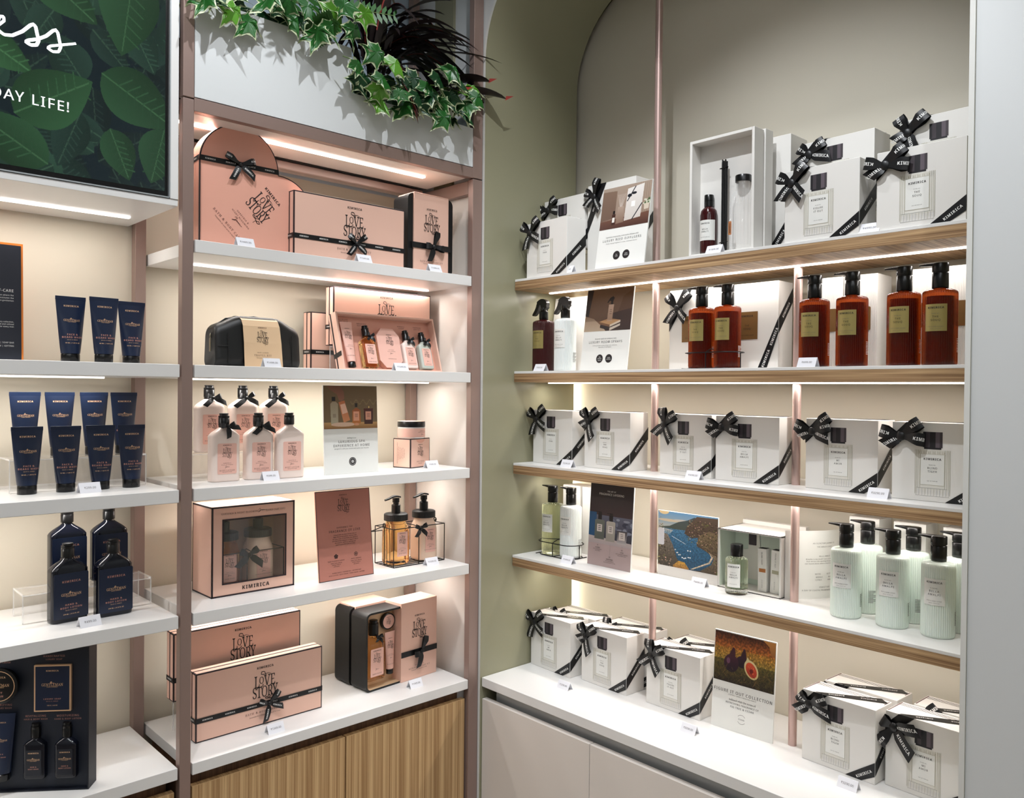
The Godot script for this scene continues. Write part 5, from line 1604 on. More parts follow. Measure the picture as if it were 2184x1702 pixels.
	mat("dusk", Color(0.14, 0.11, 0.13), 0.5)
	mat("rose_card", Color(0.70, 0.46, 0.40), 0.55)
	mat("navy_card", Color(0.12, 0.135, 0.18), 0.45)
	mat("sleeve_blue", Color(0.07, 0.085, 0.13), 0.5)

# ---------------------------------------------------------------- goods in the pink bay
func pink_goods() -> void:
	var y1: float = LEVEL[0]; var y2: float = LEVEL[1]; var y3: float = LEVEL[2]; var y4: float = LEVEL[3]; var y5 := 0.59
	var g: G
	var o: Node3D
	heart_box(Vector3(-0.902, y1, -0.08), 0.0)
	pink_long_box("pink long gift box with printed ribbon on the topmost shelf, beside the heart-shaped box", Vector3(-0.4625, y1, -0.05), 0.0, 0.0, 0)
	o = tin_box("black rimmed gift tin in a pink sleeve, right end of the topmost shelf", Vector3(-0.167, y1, -0.06), 0.0, true, false)
	g = G.new(); g.t = Transform3D(Basis(), Vector3(0, 0, 0.0055)); sleeve_print(g, 0.25); part("printed_text", g, o)
	sleeve_ribbon(o, 0.0062, 0.154, 0.085, 0.04)
	# second shelf
	travel_bag(Vector3(-0.73, y2, -0.07))
	riser("clear acrylic riser carrying the tall pink box behind the opened gift tray", Vector3(-0.245, y2, -0.198), 0.0, 0.34, 0.054, 0.078)
	pink_long_box("pink long gift box lifted on a riser behind the opened gift tray", Vector3(-0.2455, y2 + 0.0785, -0.2), 0.0, 0.0, 2)
	pink_long_box("pink long gift box at the back left of the opened gift tray, mostly hidden", Vector3(-0.288, y2, -0.262), 0.0, 0.0, 2)
	open_tray(Vector3(-0.295, y2, -0.062), deg_to_rad(17))
	# third shelf
	riser("clear acrylic riser under the back row of pink lotion bottles", Vector3(-0.72, y3, -0.168), 0.0, 0.33, 0.085, 0.075)
	pink_lotion("pink lotion bottle with black bow on the riser, leftmost of the back row", Vector3(-0.819, y3 + 0.0755, -0.208), 0.05, 0)
	pink_lotion("pink lotion bottle with black bow on the riser, middle of the back row", Vector3(-0.722, y3 + 0.0755, -0.206), 0.0, 2)
	pink_lotion("pink lotion bottle with black bow on the riser, nearest to the spa card", Vector3(-0.628, y3 + 0.0755, -0.206), 0.0, 2)
	pink_lotion("pale lotion bottle with drooping bow in the front row, behind no other, nearest the post", Vector3(-0.815, y3, -0.12), 0.04, 1)
	pink_lotion("pale lotion bottle with black bow, middle of the front row behind the price tag", Vector3(-0.717, y3, -0.118), 0.0, 0)
	pink_lotion("pale lotion bottle without any bow, right end of the front row", Vector3(-0.633, y3, -0.1), -0.03, -1)
	card("white and brown card with bath photo headed luxurious spa experience at home", Vector3(-0.4335, y3, -0.085), 0.0, deg_to_rad(3), 0.187, 0.263, func(g: G):
		pic(g, "photo_spa", -0.0925, 0.134, 0.0925, 0.262, 0.0004)
		g.text("ink", italic_font(), "Indulge in a", 0.0052, 0, 0.106, 0.0005, 0.02)
		g.text("ink", sans, "LUXURIOUS SPA", 0.0102, 0, 0.096, 0.0005, 0.14)
		g.text("ink", sans, "EXPERIENCE AT HOME", 0.0102, 0, 0.084, 0.0005, 0.14)
		g.text("ink", sans, "designed to calm your senses and soothe your muscles", 0.0043, 0, 0.075, 0.0005, 0.06)
		g.disc("ink", 0.002, 0.036, 0.0125, 0.0004)
		g.disc("white_ink", 0.002, 0.036, 0.0098, 0.0006, 0.0092)
		for i in 5:
			var a := TAU * i / 5.0
			g.disc("white_ink", 0.002 + cos(a) * 0.0028, 0.036 + sin(a) * 0.0028, 0.0022, 0.0006, 0.0012, 12))
	jar_and_box(Vector3(-0.158, y3, -0.117))
	# fourth shelf
	window_box(Vector3(-0.731, y4, -0.108))
	card("dark rose card with two flower marks headed fragrance of love", Vector3(-0.4515, y4, -0.08), 0.0, deg_to_rad(6.5), 0.187, 0.263, func(g: G):
		g.rect("trim_dark", -0.0935, 0, 0.0935, 0.263, 0.0003)
		g.rect("rose_card", -0.0915, 0.002, 0.0915, 0.261, 0.0005)
		g.text("ink", bold, "KIMIRICA", 0.0048, 0.0, 0.248, 0.0008, 0.1)
		love_logo(g, "ink", 0.0, 0.218, 0.042, null, 0.0008)
		g.text("ink", sans, "EXPERIENCE THE", 0.0062, 0, 0.152, 0.0008, 0.1)
		g.text("ink", sans, "FRAGRANCE OF LOVE", 0.0098, 0, 0.142, 0.0008, 0.1)
		var ln := ["Infused with the intoxicating notes of", "Night Blooming Jasmine, blended with", "the spicy notes of Gardenia, this blend of", "alluring aromas whispers a fragrant tale of", "the passion, intimacy, and sensual", "experiences when you're in love"]
		for i in 6: g.text("ink", sans, ln[i], 0.0045, 0, 0.131 - i * 0.0058, 0.0008, 0.02)
		for s in [-1, 1]:
			for i in 5:
				var a := TAU * i / 5.0 + 0.3
				g.disc("ink", s * 0.034 + cos(a) * 0.0038, 0.069 + sin(a) * 0.0038, 0.0032, 0.0008, 0.0022 if s > 0 else 0.0009, 12)
			g.text("ink", sans, "NIGHT BLOOMING JASMINE" if s < 0 else "WHITE GARDENIA", 0.0042, s * 0.034, 0.056, 0.0008, 0.04)
			for i in 3: g.text("ink", sans, ["sweet, floral, calming", "velvety, romantic", "and serene"][i], 0.0038, s * 0.034, 0.050 - i * 0.005, 0.0008, 0.02)
		g.text("ink", sans, "BUBBLE BATH | SHOWER GEL | BATHING BAR", 0.0044, 0, 0.021, 0.0008, 0.05)
		g.text("ink", sans, "BODY LOTION | BODY CREAM | HAND CREAM | GIFTING", 0.0044, 0, 0.0145, 0.0008, 0.05), "pink")
	mason_jar("amber gel pump jar with pink label in the black wire caddy", "amber", Vector3(-0.226, y4 + 0.004, -0.154), 0.0)
	mason_jar("creamy lotion pump jar in the black wire caddy, behind the small bow", "milk", Vector3(-0.115, y4 + 0.004, -0.153), 0.0)
	wire_caddy(Vector3(-0.168, y4, -0.103))
	# counter
	riser("clear acrylic riser under the back pink box on the counter", Vector3(-0.735, y5, -0.182), 0.0, 0.34, 0.052, 0.095)
	pink_long_box("pink long gift box raised behind another on the counter, its ribbon hidden", Vector3(-0.735, y5 + 0.0955, -0.184), 0.0, 0.0, 2)
	pink_long_box("pink long gift box with a loose drooping bow at the front of the counter", Vector3(-0.705, y5, -0.108), 0.0, 0.0, 1)
	o = tin_box("closed black tin in a pink sleeve, behind the opened tin on the counter", Vector3(-0.277, y5, -0.21), deg_to_rad(4), true, false)
	o = tin_box("opened black gift tin showing amber bottle, with its pink sleeve pulled to the right", Vector3(-0.2735, y5, -0.12), deg_to_rad(4), false, true)
	g = G.new()
	g.box("pink", Vector3(0.1225, 0.127, -0.0365), Vector3(0.152, 0.254, 0.083), 0.0012)
	var sl := part("sleeve", g, o, "pink card sleeve with black bow pulled half off the tin")
	g = G.new(); g.t = Transform3D(Basis(), Vector3(0.1225, 0, 0.0055)); sleeve_print(g, 0.254); part("printed_text", g, sl)
	g = G.new()
	band(g, Vector3(0.0465, 0.079, 0.0058), Vector3(0.1985, 0.079, 0.0058), Vector3(0.1985, 0.097, 0.0058), Vector3(0.0465, 0.097, 0.0058), Vector3(0, 0, 1), "")
	part("ribbon", g, sl)
	bow(o, Vector3(0.128, 0.088, 0.0075), 0.019, [[72, 0.05], [188, 0.034]], [[-108, 0.058]], "")
	var T := o.transform
	mini_flask("amber_flask", "amber body wash flask with pink label inside the opened black tin", T * Vector3(-0.043, 0.030, -0.022), T.basis, "amber_gel", 0.19, "pink_label", ["BODY WASH"], true)
	lid_jar("small dark jar with pink round label in the top of the opened tin", T * Vector3(0.02, 0.198, -0.038), T.basis, 0.0265, 0.024, "pink_label")
	cream_tube("slim pink hand cream tube half hidden by the sleeve of the opened tin", T * Vector3(0.022, 0.032, -0.022), T.basis, 0.135, "HAND CREAM")
	# price tags
	for a in [["1999.00", "in front of the heart-shaped box", -0.808, y1, -0.016], ["1349.00", "in front of the long pink box on the topmost shelf", -0.445, y1, -0.016], ["1699.00", "in front of the sleeved tin on the topmost shelf", -0.186, y1, -0.016], ["1499.00", "in front of the black travel bag", -0.731, y2, -0.016], ["1349.00", "in front of the opened pink gift tray", -0.311, y2, -0.016], ["599.00", "in front of the pale lotion bottles", -0.703, y3, -0.075], ["599.00", "in front of the small pink carton with a jar", -0.137, y3, -0.085], ["1099.00", "in front of the black wire caddy of pump jars", -0.145, y4, -0.072], ["1349.00", "in front of the pink box with drooping bow", -0.70, y5, -0.043], ["1999.00", "in front of the opened black tin and sleeve", -0.21, y5, -0.066]]:
		price_tag(a[0], a[1], Vector3(a[2], a[3], a[4]), 0.0)

func italic_font() -> Font:
	if italic == null:
		italic = FontVariation.new()
		italic.base_font = serif
		italic.variation_transform = Transform2D(Vector2(1, 0), Vector2(0.22, 1), Vector2.ZERO)
	return italic

func travel_bag(at: Vector3) -> void:
	var o := thing("travel_bag", "black leather travel bag wrapped in a pale pink paper band", "bag", at)
	var g := G.new()
	var rings := []
	for i in 33:
		var k := 0.5 - 0.5 * cos(PI * i / 32.0)
		var x := lerpf(-0.123, 0.123, k)
		var e := smoothstep(0.0, 0.30, minf(k, 1.0 - k))
		var rd := sqrt(clampf(minf(k, 1.0 - k) * 22.0, 0.0, 1.0))
		var h := 0.112 + 0.027 * e - 0.012 * (1.0 - rd)
		var d := 0.045 + 0.007 * e - 0.008 * (1.0 - rd)
		var ring := PackedVector3Array()
		for p in rrect(d * 2, h, minf(d * 0.55, 0.028), 6): ring.append(Vector3(x, h * 0.5 + p.y, -0.055 - p.x * (1.0 - 0.25 * (p.y / h + 0.5))))
		rings.append(ring)
	g.loft("leather_black", rings)
	for x in [-0.092, 0.094]:
		g.tube("leather_black", [Vector3(x, 0.006, -0.0095), Vector3(x, 0.05, -0.0095), Vector3(x, 0.09, -0.0115)], 0.0012, 6)
	g.tube("leather_black", [Vector3(-0.1215, 0.055, -0.03), Vector3(-0.115, 0.055, -0.0125), Vector3(-0.093, 0.055, -0.0098)], 0.0012, 6)
	part("body", g, o)
	g = G.new()
	g.tube("black", [Vector3(-0.119, 0.104, -0.055), Vector3(-0.08, 0.131, -0.055), Vector3(0, 0.1405, -0.055), Vector3(0.08, 0.131, -0.055), Vector3(0.119, 0.104, -0.055)], 0.0022, 8)
	part("zip", g, o)
	g = G.new()
	g.box("metal_zip", Vector3(-0.126, 0.058, -0.046), Vector3(0.003, 0.036, 0.009), 0.001)
	g.tube("metal_zip", [Vector3(-0.125, 0.074, -0.046), Vector3(-0.128, 0.081, -0.043), Vector3(-0.125, 0.088, -0.046), Vector3(-0.122, 0.081, -0.049)], 0.0016, 6, true)
	part("zip_pull", g, o)
	g = G.new()
	var prof := [Vector2(0.001, -0.002), Vector2(0.001, -0.0005), Vector2(0.066, -0.0018), Vector2(0.112, -0.007), Vector2(0.128, -0.016), Vector2(0.1385, -0.034), Vector2(0.1402, -0.055), Vector2(0.1395, -0.072), Vector2(0.1, -0.1075), Vector2(0.004, -0.1085)]
	var a0 := [-0.06, -0.062]; var a1 := [0.057, 0.046]
	for i in prof.size() - 1:
		var p: Vector2 = prof[i]; var q: Vector2 = prof[i + 1]
		var f := func(v: Vector2) -> float: return clampf(v.x / 0.14, 0, 1)
		var n := Vector3(0, -(q.y - p.y), -(p.x - q.x)).normalized()
		n = Vector3(0, p.y - q.y, q.x - p.x).normalized()
		var l0: float = lerpf(-0.050, -0.054, f.call(p)); var l1: float = lerpf(-0.050, -0.054, f.call(q)); var r0: float = lerpf(0.062, 0.052, f.call(p)); var r1: float = lerpf(0.062, 0.052, f.call(q))
		g.quad("kraft", Vector3(l0, p.x, p.y), Vector3(r0, p.x, p.y), Vector3(r1, q.x, q.y), Vector3(l1, q.x, q.y), n)
	part("paper_band", g, o)
	g = G.new()
	var bend := func(p: Vector2) -> Vector3:
		var y := p.y
		return Vector3(p.x + 0.002, y, lerpf(-0.0005, -0.0018, clampf(y / 0.066, 0, 1)) if y < 0.066 else (lerpf(-0.0018, -0.007, (y - 0.066) / 0.046) if y < 0.112 else lerpf(-0.007, -0.016, (y - 0.112) / 0.016)))
	g.text("ink_brown", bold, "KIMIRICA", 0.0046, 0, 0.108, 0.0012, 0.1, 1.0, 0.0, bend)
	love_logo(g, "ink", 0, 0.082, 0.034, bend, 0.0012)
	g.text("ink_brown", sans, "HAND & BODY", 0.0042, 0, 0.04, 0.0012, 0.15, 1.0, 0.0, bend)
	g.text("ink_brown", serif, "TRAVEL KIT", 0.0066, 0, 0.0325, 0.0012, 0.2, 1.0, 0.0, bend)
	g.text("ink_brown", serif, "Trousse de voyage", 0.0038, 0, 0.0255, 0.0012, 0.05, 1.0, 0.0, bend)
	part("printed_text", g, o)

func open_tray(at: Vector3, lean: float) -> void:
	var o := thing("gift_tray", "opened pink gift tray tilted back with five little toiletries in it", "gift tray", at)
	o.rotation.x = -lean
	var w := 0.366; var h := 0.183; var d := 0.042
	var g := G.new()
	g.box("trim_dark", Vector3(0, h * 0.5, -d + 0.001), Vector3(w, h, 0.002))
	g.box("pink", Vector3(0, h * 0.5, -d + 0.0025), Vector3(w - 0.004, h - 0.004, 0.002))
	for s in [-1, 1]:
		g.box("pink", Vector3(s * (w * 0.5 - 0.003), h * 0.5, -d * 0.5), Vector3(0.006, h, d - 0.001), 0.0006)
	for yy in [0.003, h - 0.003]:
		g.box("pink", Vector3(0, yy, -d * 0.5), Vector3(w - 0.012, 0.006, d - 0.001), 0.0006)
	for yy in [-0.0004, h + 0.0004]: g.box("trim_dark", Vector3(0, yy, -d * 0.7), Vector3(w, 0.0008, 0.004))
	for s in [-1, 1]: g.box("trim_dark", Vector3(s * (w * 0.5 + 0.0004), h * 0.5, -d * 0.7), Vector3(0.0008, h, 0.006))
	part("tray", g, o)
	g = G.new()
	g.box("pink_deep", Vector3(0, h * 0.5, -0.028), Vector3(w - 0.012, h - 0.012, 0.004))
	part("inset", g, o)
	g = G.new()
	for a in [[-0.145, "FALL IN LOVE", "HAND CREAM", 0.168], [-0.081, "IRRESISTIBLE", "BODY WASH", 0.158], [-0.005, "", "LOVE SOAP", 0.152], [0.067, "ROMANTIC", "LOTION", 0.158], [0.13, "PAMPERING", "BATH SALT", 0.158]]:
		g.text("ink_brown", sans, a[1], 0.005, a[0], a[3], -0.0255, 0.1)
		g.text("ink_brown", sans, a[2], 0.005, a[0], a[3] - 0.0062, -0.0255, 0.1)
	part("printed_captions", g, o)
	g = G.new()
	g.box("ribbon", Vector3(-w * 0.5 - 0.0006, 0.052, -d * 0.5), Vector3(0.0012, 0.014, d))
	part("ribbon", g, o)
	var T := o.transform
	cream_tube("pale pink hand cream tube at the left of the opened gift tray", T * Vector3(-0.145, 0.012, -0.013), T.basis, 0.145, "HAND CREAM")
	mini_flask("amber_flask", "small amber body wash flask in the opened gift tray", T * Vector3(-0.081, 0.011, -0.011), T.basis, "amber_gel", 0.137, "pink_label", ["BODY WASH"], true)
	var s := thing("soap_box", "pink eight-sided soap box in the middle of the opened gift tray", "soap box", T * Vector3(-0.005, 0.012, -0.024))
	s.basis = T.basis
	g = G.new()
	var oct := V2([-0.022, 0, 0.022, 0, 0.042, 0.024, 0.042, 0.104, 0.022, 0.128, -0.022, 0.128, -0.042, 0.104, -0.042, 0.024])
	g.prism("pink_label", oct, 0, 0.019, "pink_deep")
	part("box", g, s)
	g = G.new()
	g.t = Transform3D(Basis(), Vector3(0.004, 0.0, 0.0192))
	g.text("ink_brown", bold, "KIMIRICA", 0.0036, 0, 0.107, 0.0004, 0.1)
	love_logo(g, "ink", 0, 0.088, 0.027, null, 0.0004)
	g.text("ink_brown", sans, "GARDENIA &", 0.0028, 0, 0.058, 0.0004, 0.15)
	g.text("ink_brown", sans, "NIGHT BLOOMING", 0.0028, 0, 0.053, 0.0004, 0.15)
	jasmine(g, "ink", 0, 0.046, 0.0032, null, 0.0004)
	g.text("ink_brown", serif, "BATHING BAR", 0.0036, 0, 0.029, 0.0004, 0.12)
	part("printed_text", g, s)
	mini_flask("lotion_flask", "small white lotion flask with black bow in the opened gift tray", T * Vector3(0.067, 0.011, -0.011), T.basis, "pink_lotion", 0.13, "pink_label", ["BODY LOTION"], true)
	mini_flask("salt_flask", "small clear flask of grey bath salt at the right of the opened gift tray", T * Vector3(0.13, 0.011, -0.011), T.basis, "bath_salt", 0.127, "pink_label", ["BATH SALT"], true)

func cream_tube(label: String, at: Vector3, basis: Basis, h: float, word: String, navy := false) -> void:
	var o := thing("cream_tube", label, "tube", at)
	o.basis = basis
	var m := "navy" if navy else "pink_label"
	var wd := 1.45 if navy else 1.0
	hang("cap", once("ct_cap%s" % navy, func(g: G): g.lathe("black", [Vector2(0, 0), Vector2(0.0115 * wd, 0), Vector2(0.012 * wd, 0.001), Vector2(0.012 * wd, 0.014), Vector2(0.010 * wd, 0.016), Vector2(0, 0.016)], 20, Vector3(), 0, 0, 0.8)), o)
	hang("body", once("ct_body%s%s" % [navy, h], func(g: G):
		var rings := []
		for i in 9:
			var k := i / 8.0
			var ring := PackedVector3Array()
			for j in 24:
				var a := TAU * j / 24
				ring.append(Vector3(cos(a) * lerpf(0.0135, 0.021, k) * wd, 0.0165 + k * (h - 0.018), sin(a) * lerpf(0.011, 0.0012, k)))
			rings.append(ring)
		g.loft(m, rings)), o)
	hang("printed_text", once("ct_text%s%s" % [navy, h], func(g: G):
		var f := func(p: Vector2) -> Vector3:
			var k: float = clampf((p.y - 0.0165) / (h - 0.018), 0, 1)
			var hw := lerpf(0.0135, 0.021, k) * wd
			return Vector3(p.x, p.y, lerpf(0.011, 0.0012, k) * sqrt(maxf(1.0 - p.x * p.x / hw / hw, 0)))
		if navy:
			g.text("gold", bold, "KIMIRICA", 0.0038, 0, h * 0.86, 0.0006, 0.1, 1.0, 0.0, f)
			gentleman(g, 0, h * 0.6, 0.028, 0.0006, f)
			for i in 2: g.text("rose_gold", bold, ["HAIR &", "BEARD WASH"][i], 0.0034, 0, h * (0.40 - i * 0.045), 0.0006, 0.1, 1.0, 0.0, f)
		else:
			g.text("ink_brown", bold, "KIMIRICA", 0.003, 0, h * 0.84, 0.0006, 0.1, 1.0, 0.0, f)
			love_logo(g, "ink", 0, h * 0.69, 0.024, f, 0.0006)
			g.text("ink_brown", sans, "GARDENIA &", 0.0024, 0, h * 0.47, 0.0006, 0.15, 1.0, 0.0, f)
			g.text("ink_brown", sans, "NIGHT BLOOMING", 0.0024, 0, h * 0.44, 0.0006, 0.15, 1.0, 0.0, f)
			jasmine(g, "ink", 0, h * 0.385, 0.0026, f)
			g.text("ink_brown", serif, word, 0.0034, 0, h * 0.24, 0.0006, 0.1, 1.0, 0.0, f)), o)

func lid_jar(label: String, at: Vector3, basis: Basis, r: float, d: float, lab: String) -> void:
	# a jar lying with its lid towards the viewer; d is its depth
	var o := thing("cream_jar", label, "jar", at)
	o.basis = basis
	var g := G.new()
	g.t = Transform3D(Basis(Vector3.RIGHT, PI / 2), Vector3.ZERO)
	g.lathe("black", [Vector2(0, -d * 0.5), Vector2(r * 0.92, -d * 0.5), Vector2(r * 0.92, 0.0), Vector2(r, 0.001), Vector2(r, d * 0.5 - 0.001), Vector2(r * 0.95, d * 0.5), Vector2(0, d * 0.5)], 32)
	part("jar", g, o)
	g = G.new()
	g.t = Transform3D(Basis(), Vector3(0, 0, d * 0.5))
	if lab == "navy":
		g.disc("gold", 0, 0, r * 0.86, 0.0004, r * 0.82, 32)
		g.text("gold", bold, "KIMIRICA", r * 0.14, 0, r * 0.5, 0.0005, 0.1)
		gentleman(g, 0, r * 0.05, r * 1.15, 0.0005)
		for i in 2: g.text("rose_gold", bold, ["BODY", "CREAM"][i], r * 0.14, 0, r * (-0.36 - i * 0.2), 0.0005, 0.1)
	else:
		g.disc(lab, 0, 0, r * 0.84, 0.0003, 0.0, 32)
		g.text("ink_brown", bold, "KIMIRICA", r * 0.12, 0, r * 0.5, 0.0006, 0.1)
		love_logo(g, "ink", 0, 0.0, r * 0.7)
	part("printed_label", g, o)

func jar_and_box(at: Vector3) -> void:
	var yaw := deg_to_rad(15)
	var o := thing("soap_carton", "small pink carton edged in black, carrying a cream jar", "carton", at, yaw)
	var g := G.new()
	var w := 0.1; var h := 0.0945; var d := 0.072
	g.box("trim_dark", Vector3(0, h * 0.5, -d * 0.5), Vector3(w, h, d), 0.0008)
	g.box("pink", Vector3(0, h * 0.5, -0.0007), Vector3(w - 0.007, h - 0.006, 0.002))
	for s in [-1, 1]: g.box("pink", Vector3(s * (w * 0.5 - 0.0007), h * 0.5, -d * 0.5), Vector3(0.002, h - 0.006, d - 0.007))
	g.box("pink", Vector3(0, h - 0.0007, -d * 0.5), Vector3(w - 0.007, 0.002, d - 0.007))
	part("box", g, o)
	g = G.new()
	var p := PackedVector2Array()
	for i in 13: p.append(Vector2(0, h - 0.003) + Vector2.from_angle(PI + PI * i / 12.0) * Vector2(0.022, 0.012))
	g.flat("pink_deep", p, 0.0006)
	g.text("ink", bold, "KIMIRICA", 0.0042, 0, 0.074, 0.0008, 0.1)
	love_logo(g, "ink", 0.0, 0.053, 0.03, null, 0.0008)
	g.text("ink_brown", serif, "BODY TOUCH", 0.0046, 0, 0.02, 0.0008, 0.15)
	g.text("ink_brown", serif, "body butter", 0.0034, 0, 0.014, 0.0008, 0.05)
	part("printed_text", g, o)
	g = G.new()
	g.t = Transform3D(Basis(Vector3.UP, -PI / 2) * Basis(Vector3(0, 0, 1), PI / 2), Vector3(-w * 0.5 - 0.0004, h * 0.5, -d * 0.5))
	for i in 6: g.text("ink_brown", sans, ["GARDENIA & NIGHT BLOOMING JASMINE", "A rich butter for soft skin", "Apply on clean dry skin", "Store in a cool place", "For external use only", "Net weight 200 g"][i], 0.0036, 0, 0.018 - i * 0.0058, 0.0006, 0.02)
	part("printed_text", g, o)
	var j := thing("cream_jar", "round pink cream jar with black lid standing on the small pink carton", "jar", o.transform * Vector3(-0.001, h + 0.0004, -0.037), 0.1)
	g = G.new()
	g.lathe("white_plastic", [Vector2(0, 0), Vector2(0.043, 0), Vector2(0.0445, 0.0015), Vector2(0.0445, 0.033), Vector2(0.0425, 0.036), Vector2(0.04, 0.037)], 48)
	part("body", g, j)
	g = G.new()
	var f := func(q: Vector2) -> Vector3: return Vector3(sin(q.x / 0.0448) * 0.0448, q.y, cos(q.x / 0.0448) * 0.0448)
	g.sheet("pink_label", -0.138, 0.138, 0.0035, 0.0325, 48, 1, f)
	g.text("ink_brown", sans, "GARDENIA &", 0.0034, 0.008, 0.024, 0.0005, 0.12, 1.0, 0.0, f)
	g.text("ink_brown", sans, "NIGHT BLOOMING", 0.0034, 0.008, 0.0195, 0.0005, 0.12, 1.0, 0.0, f)
	jasmine(g, "ink", 0.008, 0.0125, 0.0034, f)
	g.sheet("ink_brown", 0.0295, 0.0299, 0.011, 0.026, 1, 1, func(q: Vector2) -> Vector3: return f.call(q) * Vector3(1.008, 1, 1.008))
	g.text("ink_brown", serif, "BODY TOUCH", 0.0036, 0.047, 0.02, 0.0005, 0.1, 1.0, 0.0, f)
	part("printed_label", g, j)
	g = G.new()
	g.lathe("black", [Vector2(0.04, 0.0365), Vector3(0.0448, 0.0365, 0), Vector3(0.0452, 0.0375, 0), Vector3(0.0452, 0.053, 0), Vector3(0.0445, 0.0542, 0)], 48)
	g.lathe("pink", [Vector2(0.0445, 0.0542), Vector2(0.044, 0.0548), Vector2(0, 0.0548)], 48)
	part("lid", g, j)

func window_box(at: Vector3) -> void:
	var w := 0.242; var h := 0.244; var d := 0.125
	var o := thing("gift_box", "large pink gift box with a window showing two pump jars", "gift box", at)
	var g := G.new()
	# shell: sides, back, floor, top, each with dark edges
	for s in [-1, 1]:
		g.box("pink", Vector3(s * (w * 0.5 - 0.0015), h * 0.5, -d * 0.5), Vector3(0.003, h, d), 0.0005)
	g.box("pink", Vector3(0, h - 0.0015, -d * 0.5), Vector3(w, 0.003, d), 0.0005)
	g.box("pink", Vector3(0, 0.0015, -d * 0.5), Vector3(w, 0.003, d), 0.0005)
	g.box("kraft", Vector3(0, h * 0.5, -d + 0.0015), Vector3(w - 0.006, h - 0.006, 0.003))
	# front with opening
	var x0 := -0.089; var x1 := 0.093; var y0 := 0.035; var y1 := 0.206
	g.box("pink", Vector3((-w * 0.5 + x0) * 0.5, h * 0.5, -0.0015), Vector3(x0 + w * 0.5, h, 0.003))
	g.box("pink", Vector3((w * 0.5 + x1) * 0.5, h * 0.5, -0.0015), Vector3(w * 0.5 - x1, h, 0.003))
	g.box("pink", Vector3((x0 + x1) * 0.5, y0 * 0.5, -0.0015), Vector3(x1 - x0, y0, 0.003))
	g.box("pink", Vector3((x0 + x1) * 0.5, (y1 + h) * 0.5, -0.0015), Vector3(x1 - x0, h - y1, 0.003))
	part("shell", g, o)
	g = G.new()
	var e := 0.0042
	for zz in [0.0003]:
		for yy in [e * 0.5, h - e * 0.5]: g.box("trim_dark", Vector3(0, yy, zz), Vector3(w, e, 0.0012))
		for s in [-1, 1]: g.box("trim_dark", Vector3(s * (w * 0.5 - e * 0.5), h * 0.5, zz), Vector3(e, h, 0.0012))
		for yy in [y0 - 0.001, y1 + 0.001]: g.box("trim_dark", Vector3((x0 + x1) * 0.5, yy, zz), Vector3(x1 - x0 + 0.006, 0.004, 0.0012))
		for xx in [x0 - 0.001, x1 + 0.001]: g.box("trim_dark", Vector3(xx, (y0 + y1) * 0.5, zz), Vector3(0.004, y1 - y0, 0.0012))
	for s in [-1, 1]:
		for yy in [0.002, h - 0.002]: g.box("trim_dark", Vector3(s * w * 0.5, yy, -d * 0.5), Vector3(0.0012, 0.004, d))
		g.box("trim_dark", Vector3(s * w * 0.5, h * 0.5, -d), Vector3(0.0012, h, 0.003))
	part("edging", g, o)
	g = G.new()
	g.box("window_film", Vector3((x0 + x1) * 0.5, (y0 + y1) * 0.5, -0.0036), Vector3(x1 - x0 + 0.004, y1 - y0 + 0.004, 0.0006))
	part("window_pane", g, o)
	g = G.new()
	g.text("ink_brown", sans, "GARDENIA & NIGHT BLOOMING", 0.0068, -0.042, 0.2235, 0.0012, 0.06)
	jasmine(g, "ink", 0.0215, 0.2245, 0.0062, null, 0.0012)
	g.text("ink_brown", serif, "HAND CARE DUO", 0.0068, 0.062, 0.2235, 0.0012, 0.03)
	g.text("ink", bold, "KIMIRICA", 0.0138, 0.004, 0.0175, 0.0012, 0.1, 1.1)
	g.t = Transform3D(Basis(Vector3.RIGHT, -PI / 2), Vector3(0, h + 0.0004, -d * 0.5))
	love_logo(g, "pink_deep", 0.0, 0.0, 0.05)
	part("printed_text", g, o)
	mason_jar("pump jar with a darker amber fill inside the windowed pink box, on its left", "amber", at + Vector3(-0.058, 0.0035, -0.066), 0.0)
	mason_jar("creamy pump jar inside the windowed pink box, on its right", "milk", at + Vector3(0.042, 0.0035, -0.066), 0.0)
	# small wire holder with a bow in front of the jars
	var c := thing("wire_caddy", "black wire holder with a bow inside the windowed pink box", "wire holder", at + Vector3(-0.004, 0.003, -0.018))
	g = G.new()
	g.tube("wire", [Vector3(-0.108, 0.105, -0.09), Vector3(-0.108, 0.105, -0.005), Vector3(-0.02, 0.105, -0.005), Vector3(-0.006, 0.113, -0.012), Vector3(0.006, 0.105, -0.005), Vector3(0.104, 0.105, -0.005), Vector3(0.104, 0.105, -0.09)], 0.0014, 6)
	for x in [-0.108, -0.006, 0.104]: g.tube("wire", [Vector3(x, 0.0015, -0.005), Vector3(x, 0.105, -0.005)], 0.0014, 6)
	g.tube("wire", [Vector3(-0.108, 0.0015, -0.09), Vector3(-0.108, 0.0015, -0.005), Vector3(0.104, 0.0015, -0.005), Vector3(0.104, 0.0015, -0.09)], 0.0014, 6)
	part("wire_frame", g, c)
	bow(c, Vector3(-0.004, 0.098, -0.002), 0.018, [[155, 0.03], [35, 0.03]], [[-140, 0.052], [-38, 0.054]], "")

